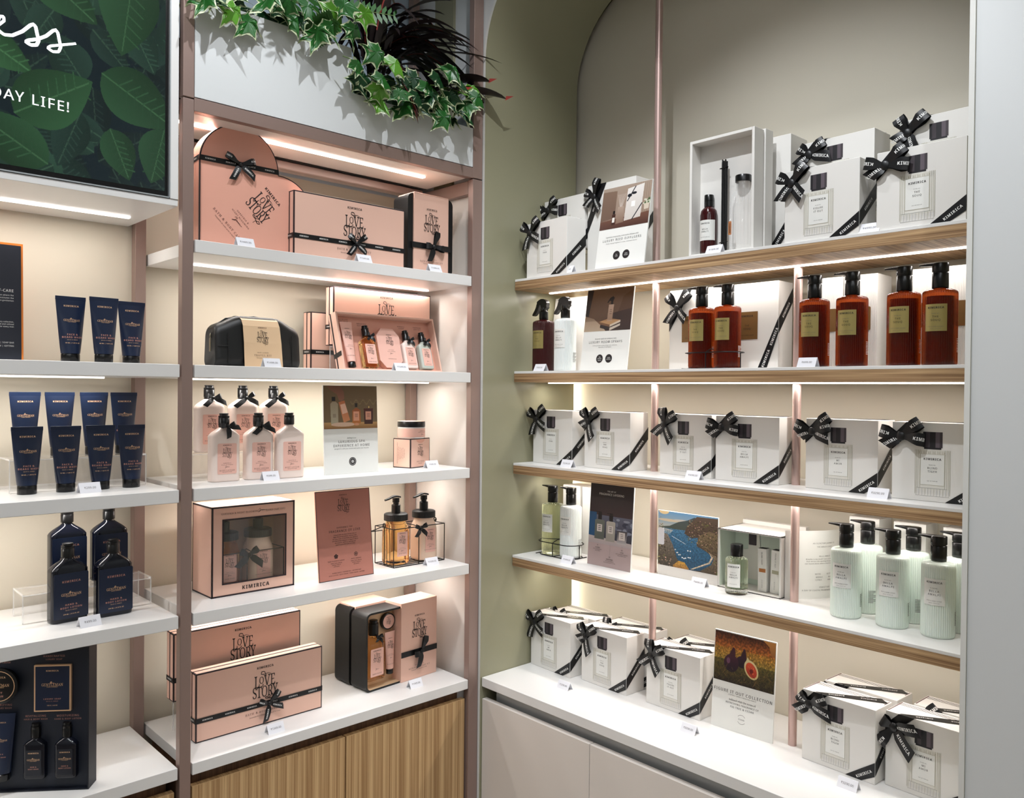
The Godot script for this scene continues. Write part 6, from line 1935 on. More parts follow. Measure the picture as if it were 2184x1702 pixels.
func wire_caddy(at: Vector3) -> void:
	var o := thing("wire_caddy", "black wire caddy holding two pump jars, with a small bow in front", "wire caddy", at)
	var g := G.new()
	var hw := 0.101; var d := 0.104; var r := 0.0016
	for y in [0.0016, 0.122]:
		g.tube("wire", [Vector3(-hw, y, 0), Vector3(hw, y, 0), Vector3(hw, y, -d), Vector3(-hw, y, -d)], r, 6, true)
	for p in [Vector2(-hw, 0), Vector2(hw, 0), Vector2(hw, -d), Vector2(-hw, -d), Vector2(-0.003, 0), Vector2(-0.003, -d), Vector2(-hw, -d * 0.5)]:
		g.tube("wire", [Vector3(p.x, 0.0016, p.y), Vector3(p.x, 0.122, p.y)], r, 6)
	g.tube("wire", [Vector3(-0.003, 0.122, 0), Vector3(-0.012, 0.126, -0.02), Vector3(-0.012, 0.126, -d + 0.02), Vector3(-0.003, 0.122, -d)], r, 6)
	for i in 4: g.tube("wire", [Vector3(-hw, 0.0016, -d * (i + 1) / 5.0), Vector3(hw, 0.0016, -d * (i + 1) / 5.0)], r * 0.8, 6)
	part("wire_frame", g, o)
	g = G.new()
	for s in [-1, 1]:
		var pts := []
		for i in 13: pts.append(Vector3(s * (hw + 0.001), 0.129 + sin(TAU * i / 12) * 0.006, -d * 0.5 + cos(TAU * i / 12) * 0.006))
		g.tube("wire", pts, r * 1.2, 6, true)
	g.tube("wire", [Vector3(-hw - 0.002, 0.128, -d * 0.5), Vector3(-hw - 0.02, 0.112, -d * 0.5 - 0.03), Vector3(-hw - 0.012, 0.10, -d - 0.022), Vector3(0, 0.097, -d - 0.03), Vector3(hw + 0.012, 0.10, -d - 0.022), Vector3(hw + 0.02, 0.112, -d * 0.5 - 0.03), Vector3(hw + 0.002, 0.128, -d * 0.5)], r, 6)
	part("handle", g, o)
	bow(o, Vector3(-0.001, 0.116, 0.002), 0.013, [[155, 0.026], [30, 0.026]], [[-130, 0.036], [-42, 0.036]], "")

# ---------------------------------------------------------------- goods in the navy bay
func navy_goods() -> void:
	var y2: float = LEVEL[1]; var y3: float = LEVEL[2]; var y4: float = LEVEL[3]; var y5 := 0.59
	var g: G
	card("dark navy card edged in orange at the left end of the tube shelf", Vector3(-1.369, y2, -0.235), 0.0, deg_to_rad(2), 0.205, 0.288, func(g: G):
		g.rect("navy_card", -0.098, 0.0, 0.098, 0.2825, 0.0006)
		var rows := [["THE ART OF SELF-CARE", 0.0092, 0.172], ["The perfect regime for men where the", 0.0046, 0.161], ["best of nature constitutes the", 0.0046, 0.1545], ["grooming of a modern gentleman", 0.0046, 0.148], ["A blend of musk and amber in every collection,", 0.0044, 0.097], ["made for the sophisticated and refined", 0.0044, 0.0912], ["with a touch of warmth for every man", 0.0044, 0.0854], ["FACE WASH | BODY LOTION | SOAP BAR", 0.005, 0.047], ["HAIR WASH | BODY CREAM | GIFTING", 0.005, 0.039]]
		for r in rows: g.text("white_ink", sans, r[0], r[1], 0.082 - G.text_width(sans, r[0], r[1], 0.05) * 0.5, r[2], 0.0009, 0.05), "orange_edge")
	face_wash("navy face wash tube on the upper shelf, standing alone left of the pair", Vector3(-1.194, y2, -0.118), 0.05)
	face_wash("navy face wash tube on the upper shelf, front one of the close pair", Vector3(-1.131, y2, -0.08), 0.08)
	face_wash("navy face wash tube on the upper shelf, partly hidden beside the post", Vector3(-1.05, y2, -0.135), 0.05)
	riser("clear acrylic riser under the back row of navy tubes", Vector3(-1.155, y3, -0.168), 0.0, 0.31, 0.11, 0.08)
	var names := ["leftmost of four", "second from left", "third from left", "nearest the post"]
	var xs := [-1.28, -1.199, -1.12, -1.049]
	var xb := [-1.266, -1.19, -1.111, -1.039]
	for i in 4:
		face_wash("navy face wash tube, front row of the crowded tube shelf, %s" % names[i], Vector3(xs[i], y3, -0.138 + 0.004 * (i % 2)), 0.05 * (1 - i % 3))
		face_wash("navy face wash tube raised on a riser in back row, %s" % names[i], Vector3(xb[i], y3 + 0.0805, -0.222), 0.03 * (i - 1))
	riser("clear acrylic riser under the two back navy lotion bottles", Vector3(-1.135, y4, -0.165), 0.0, 0.295, 0.095, 0.07)
	navy_flask("navy lotion bottle at the front of its shelf, on the left", Vector3(-1.193, y4, -0.138), 0.12)
	navy_flask("navy lotion bottle at the front of its shelf, nearest the post", Vector3(-1.094, y4, -0.125), 0.04)
	navy_flask("navy lotion bottle raised on a riser at the back, on the left", Vector3(-1.172, y4 + 0.0705, -0.224), 0.05)
	navy_flask("navy lotion bottle raised on a riser at the back, nearest the post", Vector3(-1.077, y4 + 0.0705, -0.214), 0.02)
	price_tag("299.00", "in front of the crowded navy tube shelf", Vector3(-1.161, y3, -0.085), 0.06)
	price_tag("499.00", "in front of the navy lotion bottles", Vector3(-1.168, y4, -0.055), 0.1)
	# big gift set on the counter
	var turn := deg_to_rad(-36.9)
	var at := Vector3(-1.319, y5, -0.138)
	var o := thing("gift_set", "large dark navy gift set with recessed soap, bottles and jar on the counter", "gift set", at, turn)
	var w := 0.36; var h := 0.334; var d := 0.046
	g = G.new()
	for s in [-1, 1]: g.box("sleeve_blue", Vector3(s * (w * 0.5 - 0.0015), h * 0.5, -d * 0.5), Vector3(0.003, h, d), 0.0005)
	for yy in [0.0015, h - 0.0015]: g.box("sleeve_blue", Vector3(0, yy, -d * 0.5), Vector3(w - 0.006, 0.003, d), 0.0005)
	g.box("sleeve_blue", Vector3(0, h * 0.5, -d + 0.0015), Vector3(w - 0.006, h - 0.006, 0.003))
	part("box", g, o)
	g = G.new()
	g.box("navy_dark", Vector3(0, h * 0.5, -0.026), Vector3(w - 0.007, h - 0.007, 0.03))
	part("inset", g, o)
	g = G.new()
	for a in [["HANDCRAFTED", "LUXURY SOAP", 0.098, 0.311], ["HYDRATING", "BODY CREAM", -0.015, 0.306], ["PURIFYING", "BEARD WASH", -0.012, 0.200], ["REVITALIZING", "HAIR & BODY WASH", 0.058, 0.172], ["MOISTURIZING", "HAND & BODY LOTION", 0.129, 0.171], ["SMOOTHING", "SHAVE BALM", -0.10, 0.306], ["SIGNATURE", "FRAGRANCE", -0.10, 0.172]]:
		g.text("rose_gold", sans, a[0], 0.0062, a[2], a[3], -0.0105, 0.1)
		g.text("rose_gold", sans, a[1], 0.0050, a[2], a[3] - 0.0075, -0.0105, 0.1)
	part("printed_captions", g, o)
	var T := o.transform
	var b := thing("soap_box", "navy soap box with gold edge in the top right of the navy gift set", "soap box", T * Vector3(0.098, 0.184, -0.0105), turn)
	g = G.new()
	g.box("gold", Vector3(0, 0.0545, 0.004), Vector3(0.082, 0.109, 0.008), 0.001)
	g.box("navy", Vector3(0, 0.0545, 0.0046), Vector3(0.075, 0.102, 0.0082), 0.0006)
	part("box", g, b)
	g = G.new()
	g.text("gold", bold, "KIMIRICA", 0.0052, 0, 0.0955, 0.0092, 0.1)
	gentleman(g, 0, 0.063, 0.048, 0.0092)
	g.text("rose_gold", bold, "LUXURY SOAP", 0.0048, 0, 0.03, 0.0092, 0.15)
	g.text("rose_gold", sans, "MUSK & AMBER", 0.003, 0, 0.0245, 0.0092, 0.15)
	g.text("gold", bold, "125 G | 4.4 OZ", 0.0032, 0, 0.015, 0.0092, 0.05)
	part("printed_text", g, b)
	lid_jar("round dark cream jar with a gold ring in the navy gift set", T * Vector3(-0.016, 0.249, -0.004), T.basis, 0.041, 0.02, "navy")
	mini_flask("dark_flask", "small dark body wash flask, left of the two in the navy gift set", T * Vector3(0.06, 0.03, -0.008), T.basis, "navy_gloss", 0.13, "sleeve_blue", ["HAIR &", "BODY WASH"], false)
	mini_flask("dark_flask", "small dark lotion flask in the navy gift set, nearest its right edge", T * Vector3(0.129, 0.03, -0.008), T.basis, "navy_gloss", 0.13, "sleeve_blue", ["HAND &", "BODY LOTION"], false)
	cream_tube("dark tube with clear foot in the navy gift set, cut by the picture edge", T * Vector3(-0.012, 0.03, -0.002), T.basis, 0.155, "", true)

# ---------------------------------------------------------------- goods in the alcove
func alcove_goods() -> void:
	var b1 := 1.904; var b2 := 1.5948; var b3 := 1.2858; var b4 := 0.9745; var b5 := 0.59
	var g: G
	var o: Node3D
	# topmost shelf
	riser("clear acrylic riser lifting the back carton at the arch end of the topmost shelf", Vector3(0.262, b1, 0.115), FACE_B, 0.17, 0.09, 0.1)
	perfume_box("white perfume carton with black bow at the arch end of the topmost shelf", ["VYAN"], Vector3(0.142, b1, 0.152), 3, 4)
	perfume_box("white perfume carton raised behind the one at the arch end of the topmost shelf", ["VYAN"], Vector3(0.266, b1 + 0.1005, 0.112), 2, 3)
	reed_carton("tall white reed carton with a bow, behind the reed diffuser card", Vector3(0.268, b1, 0.318), 0.3, true)
	card("white card with brown photo headed luxury reed diffusers", Vector3(0.168, b1, 0.433), FACE_B, deg_to_rad(9), 0.19, 0.262, func(g: G):
		pic(g, "photo_reeds", -0.094, 0.128, 0.094, 0.261, 0.0004)
		g.text("ink_grey", italic_font(), "Experience long lasting, room aroma diffusers with", 0.0052, 0, 0.101, 0.0005, 0.0)
		g.text("ink", sans, "LUXURY REED DIFFUSERS", 0.0098, 0, 0.091, 0.0005, 0.2)
		g.text("ink_grey", sans, "Gently releases fragrance in a slow, continuous manner", 0.0044, 0, 0.081, 0.0005, 0.05)
		badges(g, 0.005, 0.041, ["Pet", "SAFE"], ["100%", "VEGAN"]))
	reed_set(Vector3(0.162, b1, 0.7905))
	reed_carton("tall white reed carton standing behind the opened reed diffuser box", Vector3(0.272, b1, 0.834), 0.318, false)
	for a in [[1.063, "the figure carton at the middle of the topmost shelf"], [1.315, "the last carton of the topmost shelf"]]:
		riser("clear acrylic riser hidden behind %s" % a[1], Vector3(0.264, b1, a[0]), FACE_B, 0.17, 0.09, 0.1)
	perfume_box("white perfume carton with four-ended bow beside the opened reed box", ["FIGURE", "IT OUT"], Vector3(0.143, b1, 1.083), 1.5, 0)
	perfume_box("raised white perfume carton, right of the tall carton behind the opened reed box", ["FIGURE", "IT OUT"], Vector3(0.268, b1 + 0.1005, 1.063), 2, 6)
	perfume_box("white perfume carton on the topmost shelf next to the white wall end", ["THE", "SOUQ"], Vector3(0.143, b1, 1.313), 0.5, 3)
	perfume_box("highest raised white perfume carton, behind the one next to the white wall end", ["THE", "SOUQ"], Vector3(0.266, b1 + 0.1005, 1.313), 1, 1)
	# second shelf
	spray_bottle("dark plum room spray bottle with gold label and black trigger", "plum", Vector3(0.2, b2, 0.086), 0.12)
	spray_bottle("white fluted room spray bottle with black trigger", "white", Vector3(0.2, b2, 0.186), 0.1)
	card("blank pale display card leaning behind the two room sprays", Vector3(0.29, b2, 0.112), FACE_B, deg_to_rad(8), 0.185, 0.262, func(g: G): g.rect("carton", -0.09, 0.002, 0.09, 0.258, 0.0005))
	card("white card with brown bedside photo headed luxury room sprays", Vector3(0.19, b2, 0.355), FACE_B, deg_to_rad(8), 0.19, 0.262, func(g: G):
		pic(g, "photo_spray", -0.094, 0.126, 0.094, 0.261, 0.0004)
		g.text("ink_grey", italic_font(), "Instantly uplift the ambience with", 0.0054, 0, 0.101, 0.0005, 0.0)
		g.text("ink", sans, "LUXURY ROOM SPRAYS", 0.0104, 0, 0.091, 0.0005, 0.16)
		g.text("ink_grey", sans, "A fine spritzes to every living room, bedroom,", 0.0044, 0, 0.080, 0.0005, 0.05)
		g.text("ink_grey", sans, "restroom, or workspace", 0.0044, 0, 0.0745, 0.0005, 0.05)
		badges(g, 0.002, 0.038, ["The", "WORTH", "Award"], ["LONG", "LASTING"]))
	big_gift_box(Vector3(0.3, b2, 0.708))
	pump_bottle("amber pump bottle in the low wire caddy, on the bow side", "amber", Vector3(0.219, b2 + 0.003, 0.697), 0.08, "amber pump bottles")
	pump_bottle("amber pump bottle in the low wire caddy, beside the gold label of the big box", "amber", Vector3(0.222, b2 + 0.003, 0.779), 0.05, "amber pump bottles")
	low_caddy("low brown black wire caddy round two amber pump bottles", Vector3(0.181, b2, 0.738))
	var lab := ["amber pump bottle beside the pole and behind the price tag", "amber pump bottle in front of the ribbed cartons, second from the pole", "amber pump bottle third from the pole, front of the close pair", "amber pump bottle beside the white wall end"]
	var zs := [1.042, 1.138, 1.26, 1.3385]
	for i in 4: pump_bottle(lab[i], "amber", Vector3(0.2, b2, zs[i]), [0.1, 0.05, 0.02, 0.1][i], "amber pump bottles")
	var zc := [1.02, 1.109, 1.266, 1.354]
	for i in 4: white_carton("white ribbed carton with bronze label behind %s" % ["the amber bottle beside the pole", "the second amber bottle from the pole", "the third amber bottle from the pole", "the amber bottle at the white wall end"][i], Vector3(0.31, b2, zc[i]), FACE_B, 0.086, 0.238, 0.085, true, "label_bronze")
	# third shelf
	var f3 := [["VYAN"], ["THE", "SOUQ"], ["FIGURE", "IT OUT"], ["BELLA", "AMALFI"], ["MI", "AMOR"], ["BLIND", "TIGER"]]
	var p3 := [[0.205, 0.126, 3.5], [0.216, 0.353, 2], [0.243, 0.628, 5], [0.232, 0.836, -1], [0.242, 1.094, 4], [0.212, 1.329, -0.5]]
	var l3 := ["first white perfume carton of the third shelf, against the sage lining", "white perfume carton of the third shelf, next to the first pole on its left", "white perfume carton of the third shelf, just right of the first pole", "white perfume carton of the third shelf, left of the second pole", "white perfume carton of the third shelf, right of the second pole, long tails", "white perfume carton of the third shelf, cut by the white wall end"]
	for i in 6: perfume_box(l3[i], f3[i], Vector3(p3[i][0], b3, p3[i][1]), p3[i][2], [4, 1, 2, 3, 5, 3][i])
	# lowest shelf
	pump_bottle("clear green gel pump bottle in the small black wire caddy", "green_gel", Vector3(0.253, b4 + 0.003, 0.086), 0.1, "")
	pump_bottle("milky white pump bottle in the small black wire caddy", "white", Vector3(0.258, b4 + 0.003, 0.166), 0.1, "")
	low_caddy("small black wire caddy round the green and white pump bottles", Vector3(0.214, b4, 0.126))
	white_carton("plain white carton behind the green and white pump bottles", Vector3(0.335, b4, 0.096), FACE_B, 0.08, 0.228, 0.08)
	white_carton("plain white carton half hidden by the layering card", Vector3(0.335, b4, 0.186), FACE_B, 0.08, 0.228, 0.08)
	card("dark card with bottles by a night window headed fragrance layering", Vector3(0.2245, b4, 0.358), FACE_B, deg_to_rad(3.5), 0.177, 0.262, func(g: G):
		g.rect("mauve_card", -0.0875, 0.001, 0.0875, 0.1, 0.0004)
		g.rect("dusk", -0.0875, 0.2, 0.0875, 0.261, 0.0004)
		pic(g, "photo_layers", -0.0875, 0.071, 0.0875, 0.218, 0.0006)
		g.text("white_ink", sans, "THE ART OF", 0.0062, 0, 0.239, 0.0009, 0.05)
		g.text("white_ink", sans, "FRAGRANCE LAYERING", 0.0094, 0, 0.2295, 0.0009, 0.04)
		for i in 3:
			var x: float = [-0.047, 0.004, 0.052][i]; var y: float = [0.066, 0.034, 0.062][i]
			g.rect("ink_grey", x - 0.0002, y + 0.006, x + 0.0002, 0.074, 0.0008)
			g.text("ink", sans, ["01", "02", "03"][i], 0.0056, x, y, 0.0009, 0.05)
			g.text("ink", bold, ["CLEANSE", "MOISTURIZE", "LAYER"][i], 0.0042, x, y - 0.0075, 0.0009, 0.05)
			g.text("ink", sans, ["WITH A REFRESHING", "WITH SOFTENING &", "WITH FRAGRANT PERFUMES"][i], 0.0036, x, y - 0.013, 0.0009, 0.03)
			g.text("ink", sans, ["BODY WASH", "NOURISHING BODY LOTION", "FOR LASTING SCENT"][i], 0.0036, x, y - 0.0178, 0.0009, 0.03))
	coast_book(Vector3(0.277, b4, 0.722))
	var lp := ["pale green lotion pump bottle in the front row, nearest the pole", "pale green lotion pump bottle, middle of the front row", "pale green lotion pump bottle in the front row, nearest the white wall end"]
	var lq := ["pale green lotion pump bottle in the back row, nearest the pole", "pale green lotion pump bottle, middle of the back row", "pale green lotion pump bottle in the back row, cut by the white wall end"]
	var px := [Vector3(0.252, b4, 1.108), Vector3(0.252, b4, 1.222), Vector3(0.25, b4, 1.326)]
	var qx := [Vector3(0.337, b4, 1.124), Vector3(0.334, b4, 1.238), Vector3(0.331, b4, 1.345)]
	for i in 3:
		pump_bottle(lp[i], "green_lotion", px[i], 0.1, "pale green lotion pump bottles")
		pump_bottle(lq[i], "green_lotion", qx[i], -0.9, "pale green lotion pump bottles", PI + 0.9)
		white_carton("plain white carton behind the green lotion bottles, %s" % ["nearest the pole", "in the middle", "nearest the white wall end"][i], Vector3(0.3765, b4, [1.097, 1.212, 1.33][i]), FACE_B, 0.079, 0.232, 0.078)
	# counter
	var c5 := [[0.2155, 0.116, 2.5, ["MI", "AMOR"], 4, "white perfume carton on the counter against the sage lining, front one"], [0.23, 0.338, 2, ["THE", "SOUQ"], 1, "white perfume carton at the front of the counter, left of the first pole"], [0.234, 0.60, 0.5, ["FIGURE", "IT OUT"], 2, "white perfume carton at the front of the counter, left of the fig card"], [0.226, 1.1035, 2.9, ["BLIND", "TIGER"], 6, "white perfume carton at the front of the counter, right of the second pole"], [0.24, 1.309, 3, ["MI", "AMOR"], 7, "white perfume carton on the counter, lowest of all, by the wall end"]]
	for a in c5: perfume_box(a[5], a[3], Vector3(a[0], b5, a[1]), a[2], a[4])
	var c6 := [[0.303, 0.146, 1.0, ["MI", "AMOR"], 1, "white perfume carton on the counter, rear one against the sage lining"], [0.318, 0.362, 2, ["THE", "SOUQ"], 2, "white perfume carton behind the front one left of the first pole"], [0.322, 0.63, 1, ["FIGURE", "IT OUT"], 4, "white perfume carton behind the one left of the fig card"], [0.33, 1.112, 3, ["BLIND", "TIGER"], 6, "white perfume carton behind the one right of the second pole"], [0.335, 1.338, 2, ["MI", "AMOR"], 0, "white perfume carton behind the lowest one by the wall end"]]
	for a in c6: perfume_box(a[5], a[3], Vector3(a[0], b5, a[1]), a[2], a[4])
	card("white card with photo of cut figs headed figure it out collection", Vector3(0.2435, b5, 0.8225), FACE_B + deg_to_rad(2.8), deg_to_rad(4), 0.186, 0.269, func(g: G):
		pic(g, "photo_figs", -0.091, 0.130, 0.091, 0.266, 0.0004)
		g.text("ink", sans, "FIGURE IT OUT COLLECTION", 0.0112, 0, 0.106, 0.0005, 0.13)
		g.text("ink_grey", sans, "A STROLL INTO A FRESH FIG FOREST", 0.0042, 0, 0.0975, 0.0005, 0.12)
		g.text("ink", italic_font(), "Infused with the notes of", 0.0068, 0, 0.0845, 0.0005, 0.0)
		g.text("ink", sans, "REFRESHING FRAGRANCE OF", 0.0066, 0, 0.0755, 0.0005, 0.1)
		g.text("ink", sans, "FIG TREE & CEDAR", 0.0074, 0, 0.066, 0.0005, 0.1)
		for s in [0, 1]:
			var pts := []
			for i in 9:
				var a: float = PI * (0.18 + 0.64 * i / 8.0) + PI * s
				pts.append(Vector2(cos(a) * 0.0125, 0.038 + sin(a) * 0.0125))
			g.stroke("ink_grey", pts, 0.0008, 0.0005, null, 0.9)
		g.text("ink_grey", italic_font(), "Green", 0.0066, 0, 0.038, 0.0005, 0.0))
	for a in [["2999.00", "before the arch end carton of the topmost shelf", 0.152, b1, 0.243], ["1999.00", "in front of the opened reed box", 0.152, b1, 0.782], ["4999.00", "between the two last cartons of the topmost shelf", 0.152, b1, 1.201], ["999.00", "in front of the plum room spray", 0.153, b2, 0.122], ["699.00", "in front of the amber bottle beside the pole", 0.151, b2, 1.052], ["3290.00", "in front of the first carton of the third shelf", 0.174, b3, 0.228], ["3290.00", "between the two middle cartons of the third shelf", 0.187, b3, 0.70], ["3290.00", "between the last two cartons of the third shelf", 0.185, b3, 1.215], ["1499.00", "in front of the small wire caddy", 0.182, b4, 0.226], ["4490.00", "in front of the coast picture of the opened book box", 0.239, b4, 0.687], ["3290.00", "on the counter before the sage lining cartons", 0.133, b5, 0.262], ["3290.00", "on the counter before the fig card", 0.147, b5, 0.722], ["3290.00", "on the counter before the lowest cartons", 0.161, b5, 1.163]]:
		price_tag(a[0], a[1], Vector3(a[2], a[3], a[4]), FACE_B)

func badges(g: G, x: float, y: float, l: Array, r: Array) -> void:
	for s in [-1, 1]:
		g.disc("ink", x + s * 0.0185, y, 0.0135, 0.0004, 0.0, 28)
		var w: Array = l if s < 0 else r
		for i in w.size(): g.text("white_ink", sans, w[i], 0.0044, x + s * 0.0185, y + (w.size() - 1) * 0.0024 - i * 0.005, 0.0006, 0.04)

func reed_carton(label: String, at: Vector3, h: float, with_bow: bool) -> void:
	var o := white_carton(label, at, FACE_B, 0.2, h, 0.088)
	o.name = numbered("reed_carton")
	var g := G.new()
	band(g, Vector3(0.028, 0.0005, 0), Vector3(0.1, 0.105, 0), Vector3(0.1, 0.065, 0), Vector3(0.058, 0.0005, 0), Vector3(0, 0, 1), "KIMIRICA", 1)
	band(g, Vector3(-0.1, 0.14, 0), Vector3(-0.02, h, 0), Vector3(-0.052, h, 0), Vector3(-0.1, 0.185, 0), Vector3(0, 0, 1), "KIMIRICA", 1)
	band(g, Vector3(0.1, 0.065, 0), Vector3(0.1, 0.17, -0.088), Vector3(0.1, 0.205, -0.088), Vector3(0.1, 0.105, 0), Vector3(1, 0, 0), "KIMIRICA", 1)
	band(g, Vector3(-0.1, 0.14, 0), Vector3(-0.1, 0.03, -0.088), Vector3(-0.1, 0.075, -0.088), Vector3(-0.1, 0.185, 0), Vector3(-1, 0, 0), "")
	part("ribbon", g, o)
	if with_bow: bow(o, Vector3(-0.068, h - 0.04, 0.002), 0.026, [[70, 0.06], [150, 0.04]], [[-60, 0.06], [-140, 0.05]])

func reed_set(at: Vector3) -> void:
	var w := 0.201; var h := 0.322; var d := 0.046
	var o := thing("reed_box", "opened white tray box holding reeds, a dark bottle and ribbed glass bottle", "gift box", at, FACE_B)
	var g := G.new()
	for s in [-1, 1]: g.box("carton", Vector3(s * (w * 0.5 - 0.004), h * 0.5, -d * 0.5), Vector3(0.008, h, d), 0.0008)
	for yy in [0.004, h - 0.004]: g.box("carton", Vector3(0, yy, -d * 0.5), Vector3(w - 0.016, 0.008, d), 0.0008)
	g.box("carton", Vector3(0, h * 0.5, -d + 0.002), Vector3(w - 0.012, h - 0.012, 0.004))
	part("tray", g, o)
	g = G.new()
	g.box("carton", Vector3(0.002, h * 0.5 + 0.002, -d - 0.022), Vector3(w + 0.004, h + 0.004, 0.038), 0.001)
	part("lid", g, o)
	var T := o.transform
	var f := thing("fragrance_bottle", "dark brown round bottle with white label in the opened reed box", "bottle", T * Vector3(-0.056, 0.0085, -0.03), FACE_B + 0.1)
	g = G.new()
	g.lathe("plum_glass", [Vector2(0, 0), Vector2(0.0215, 0), Vector2(0.0232, 0.002), Vector2(0.0236, 0.01), Vector2(0.0236, 0.108), Vector2(0.0215, 0.12), Vector2(0.015, 0.1275), Vector2(0.0118, 0.13), Vector2(0.0118, 0.134), Vector2(0, 0.134)], 40)
	part("body", g, f)
	g = G.new()
	g.lathe("black", [Vector2(0.0118, 0.131), Vector2(0.0128, 0.1312), Vector2(0.0128, 0.146), Vector2(0.0118, 0.1465), Vector2(0.0128, 0.147), Vector2(0.0128, 0.163), Vector2(0.012, 0.164), Vector2(0, 0.164)], 24)
	part("cap", g, f)
	g = G.new()
	var cf := func(p: Vector2) -> Vector3: return Vector3(sin(p.x / 0.0239) * 0.0239, p.y, cos(p.x / 0.0239) * 0.0239)
	g.sheet("label_white", -0.028, 0.03, 0.036, 0.092, 14, 1, cf)
	g.text("ink", bold, "KIMIRICA", 0.005, 0, 0.083, 0.0004, 0.1, 1.0, 0.0, cf)
	for i in 2: g.text("ink", sans, ["BELLA", "AMALFI"][i], 0.0054, 0, 0.067 - i * 0.0065, 0.0004, 0.12, 1.0, 0.0, cf)
	g.text("ink_grey", sans, "REED DIFFUSER OIL", 0.003, 0, 0.045, 0.0004, 0.05, 1.0, 0.0, cf)
	part("printed_label", g, f)
	var r := thing("reed_bundle", "tied bundle of black reeds upright in the opened white box", "reeds", T * Vector3(-0.0045, 0.0085, -0.026), FACE_B)
	for i in 7:
		g = G.new()
		var x := (i - 3) * 0.0025
		g.tube("black_satin", [Vector3(x, 0, 0.003 * (i % 2)), Vector3(x, 0.246 + 0.003 * (i * 5 % 3), 0.003 * (i % 2))], 0.002, 6)
		part("reed", g, r)
	for yy in [0.026, 0.228]:
		g = G.new()
		g.tube("black", [Vector3(-0.013, yy, 0.004), Vector3(0, yy + 0.001, 0.007), Vector3(0.013, yy + 0.0015, 0.004), Vector3(0, yy, -0.003)], 0.0012, 6, true)
		part("tie", g, r)
	var q := thing("glass_bottle", "empty clear ribbed glass diffuser bottle with black collar in the opened box", "bottle", T * Vector3(0.0485, 0.0085, -0.0335), FACE_B)
	g = G.new()
	var prof := [Vector3(0, 0, 0), Vector3(0.024, 0, 0), Vector3(0.031, 0.003, 0.4), Vector3(0.0345, 0.012, 1), Vector3(0.0355, 0.04, 1), Vector3(0.0355, 0.12, 1), Vector3(0.034, 0.138, 1), Vector3(0.028, 0.152, 0.8), Vector3(0.02, 0.159, 0.2), Vector3(0.0185, 0.163, 0), Vector3(0.0185, 0.184, 0), Vector3(0, 0.184, 0)]
	g.lathe("thin_glass", prof, 176, Vector3(), 22, 0.0032)
	part("body", g, q)
	g = G.new()
	g.lathe("black", [Vector2(0.0192, 0.182), Vector2(0.0212, 0.1825), Vector2(0.0212, 0.199), Vector2(0.0205, 0.2), Vector2(0, 0.2)], 32)
	part("cap", g, q)
	g = G.new()
	g.lathe("white_plastic", [Vector2(0, 0.185), Vector2(0.0125, 0.185), Vector2(0.0125, 0.196), Vector2(0, 0.196)], 20)
	part("stopper", g, q)
	g = G.new()
	g.t = Transform3D(Basis(Vector3(0, 0, 1), PI / 2), Vector3(-0.021, 0.058, 0.0292))
	g.prism("cork", rrect(0.036, 0.009, 0.001), 0, 0.0008)
	g.text("ink", bold, "KIMIRICA", 0.0052, 0, 0, 0.0011, 0.05)
	part("tag", g, q)

func big_gift_box(at: Vector3) -> void:
	var w := 0.362; var h := 0.243; var d := 0.076
	var o := thing("gift_box", "large wide white gift box with grey bow and bronze labels behind the caddy", "gift box", at, FACE_B)
	var g := G.new()
	g.box("carton", Vector3(0, h * 0.5, -d * 0.5), Vector3(w, h, d), 0.0012)
	part("carton", g, o)
	g = G.new()
	for a in [[-0.102, 0.066], [0.085, 0.066]]:
		g.rect("label_bronze", a[0] - 0.033, 0.085, a[0] + 0.033, 0.163, 0.0006)
		g.text("ink", bold, "KIMIRICA", 0.0068, a[0], 0.151, 0.0009, 0.1)
		for i in 2: g.text("ink", sans, ["THE", "SOUQ"][i], 0.0072, a[0], 0.124 - i * 0.0088, 0.0009, 0.12)
		g.text("ink", sans, "BODY & HAND CLEANSE", 0.0036, a[0], 0.097, 0.0009, 0.05)
	part("printed_labels", g, o)
	g = G.new()
	var zf := Vector3(0, 0, 1)
	band(g, Vector3(0.118, 0.0005, 0), Vector3(w * 0.5, 0.142, 0), Vector3(w * 0.5, 0.098, 0), Vector3(0.146, 0.0005, 0), zf, "KIMIRICA", 2)
	band(g, Vector3(w * 0.5, 0.098, 0), Vector3(w * 0.5, 0.19, -d), Vector3(w * 0.5, 0.23, -d), Vector3(w * 0.5, 0.142, 0), Vector3(1, 0, 0), "KIMIRICA", 1)
	band(g, Vector3(-w * 0.5, 0.118, 0), Vector3(-0.1, h, 0), Vector3(-0.132, h, 0), Vector3(-w * 0.5, 0.158, 0), zf, "KIMIRICA", 1)
	band(g, Vector3(-0.132, h, 0), Vector3(-0.1, h, 0), Vector3(-0.02, h, -d), Vector3(-0.052, h, -d), Vector3(0, 1, 0), "")
	part("ribbon", g, o)
	bow(o, Vector3(-0.15, 0.188, 0.002), 0.027, [[128, 0.052], [42, 0.066]], [[-48, 0.056], [232, 0.062]])

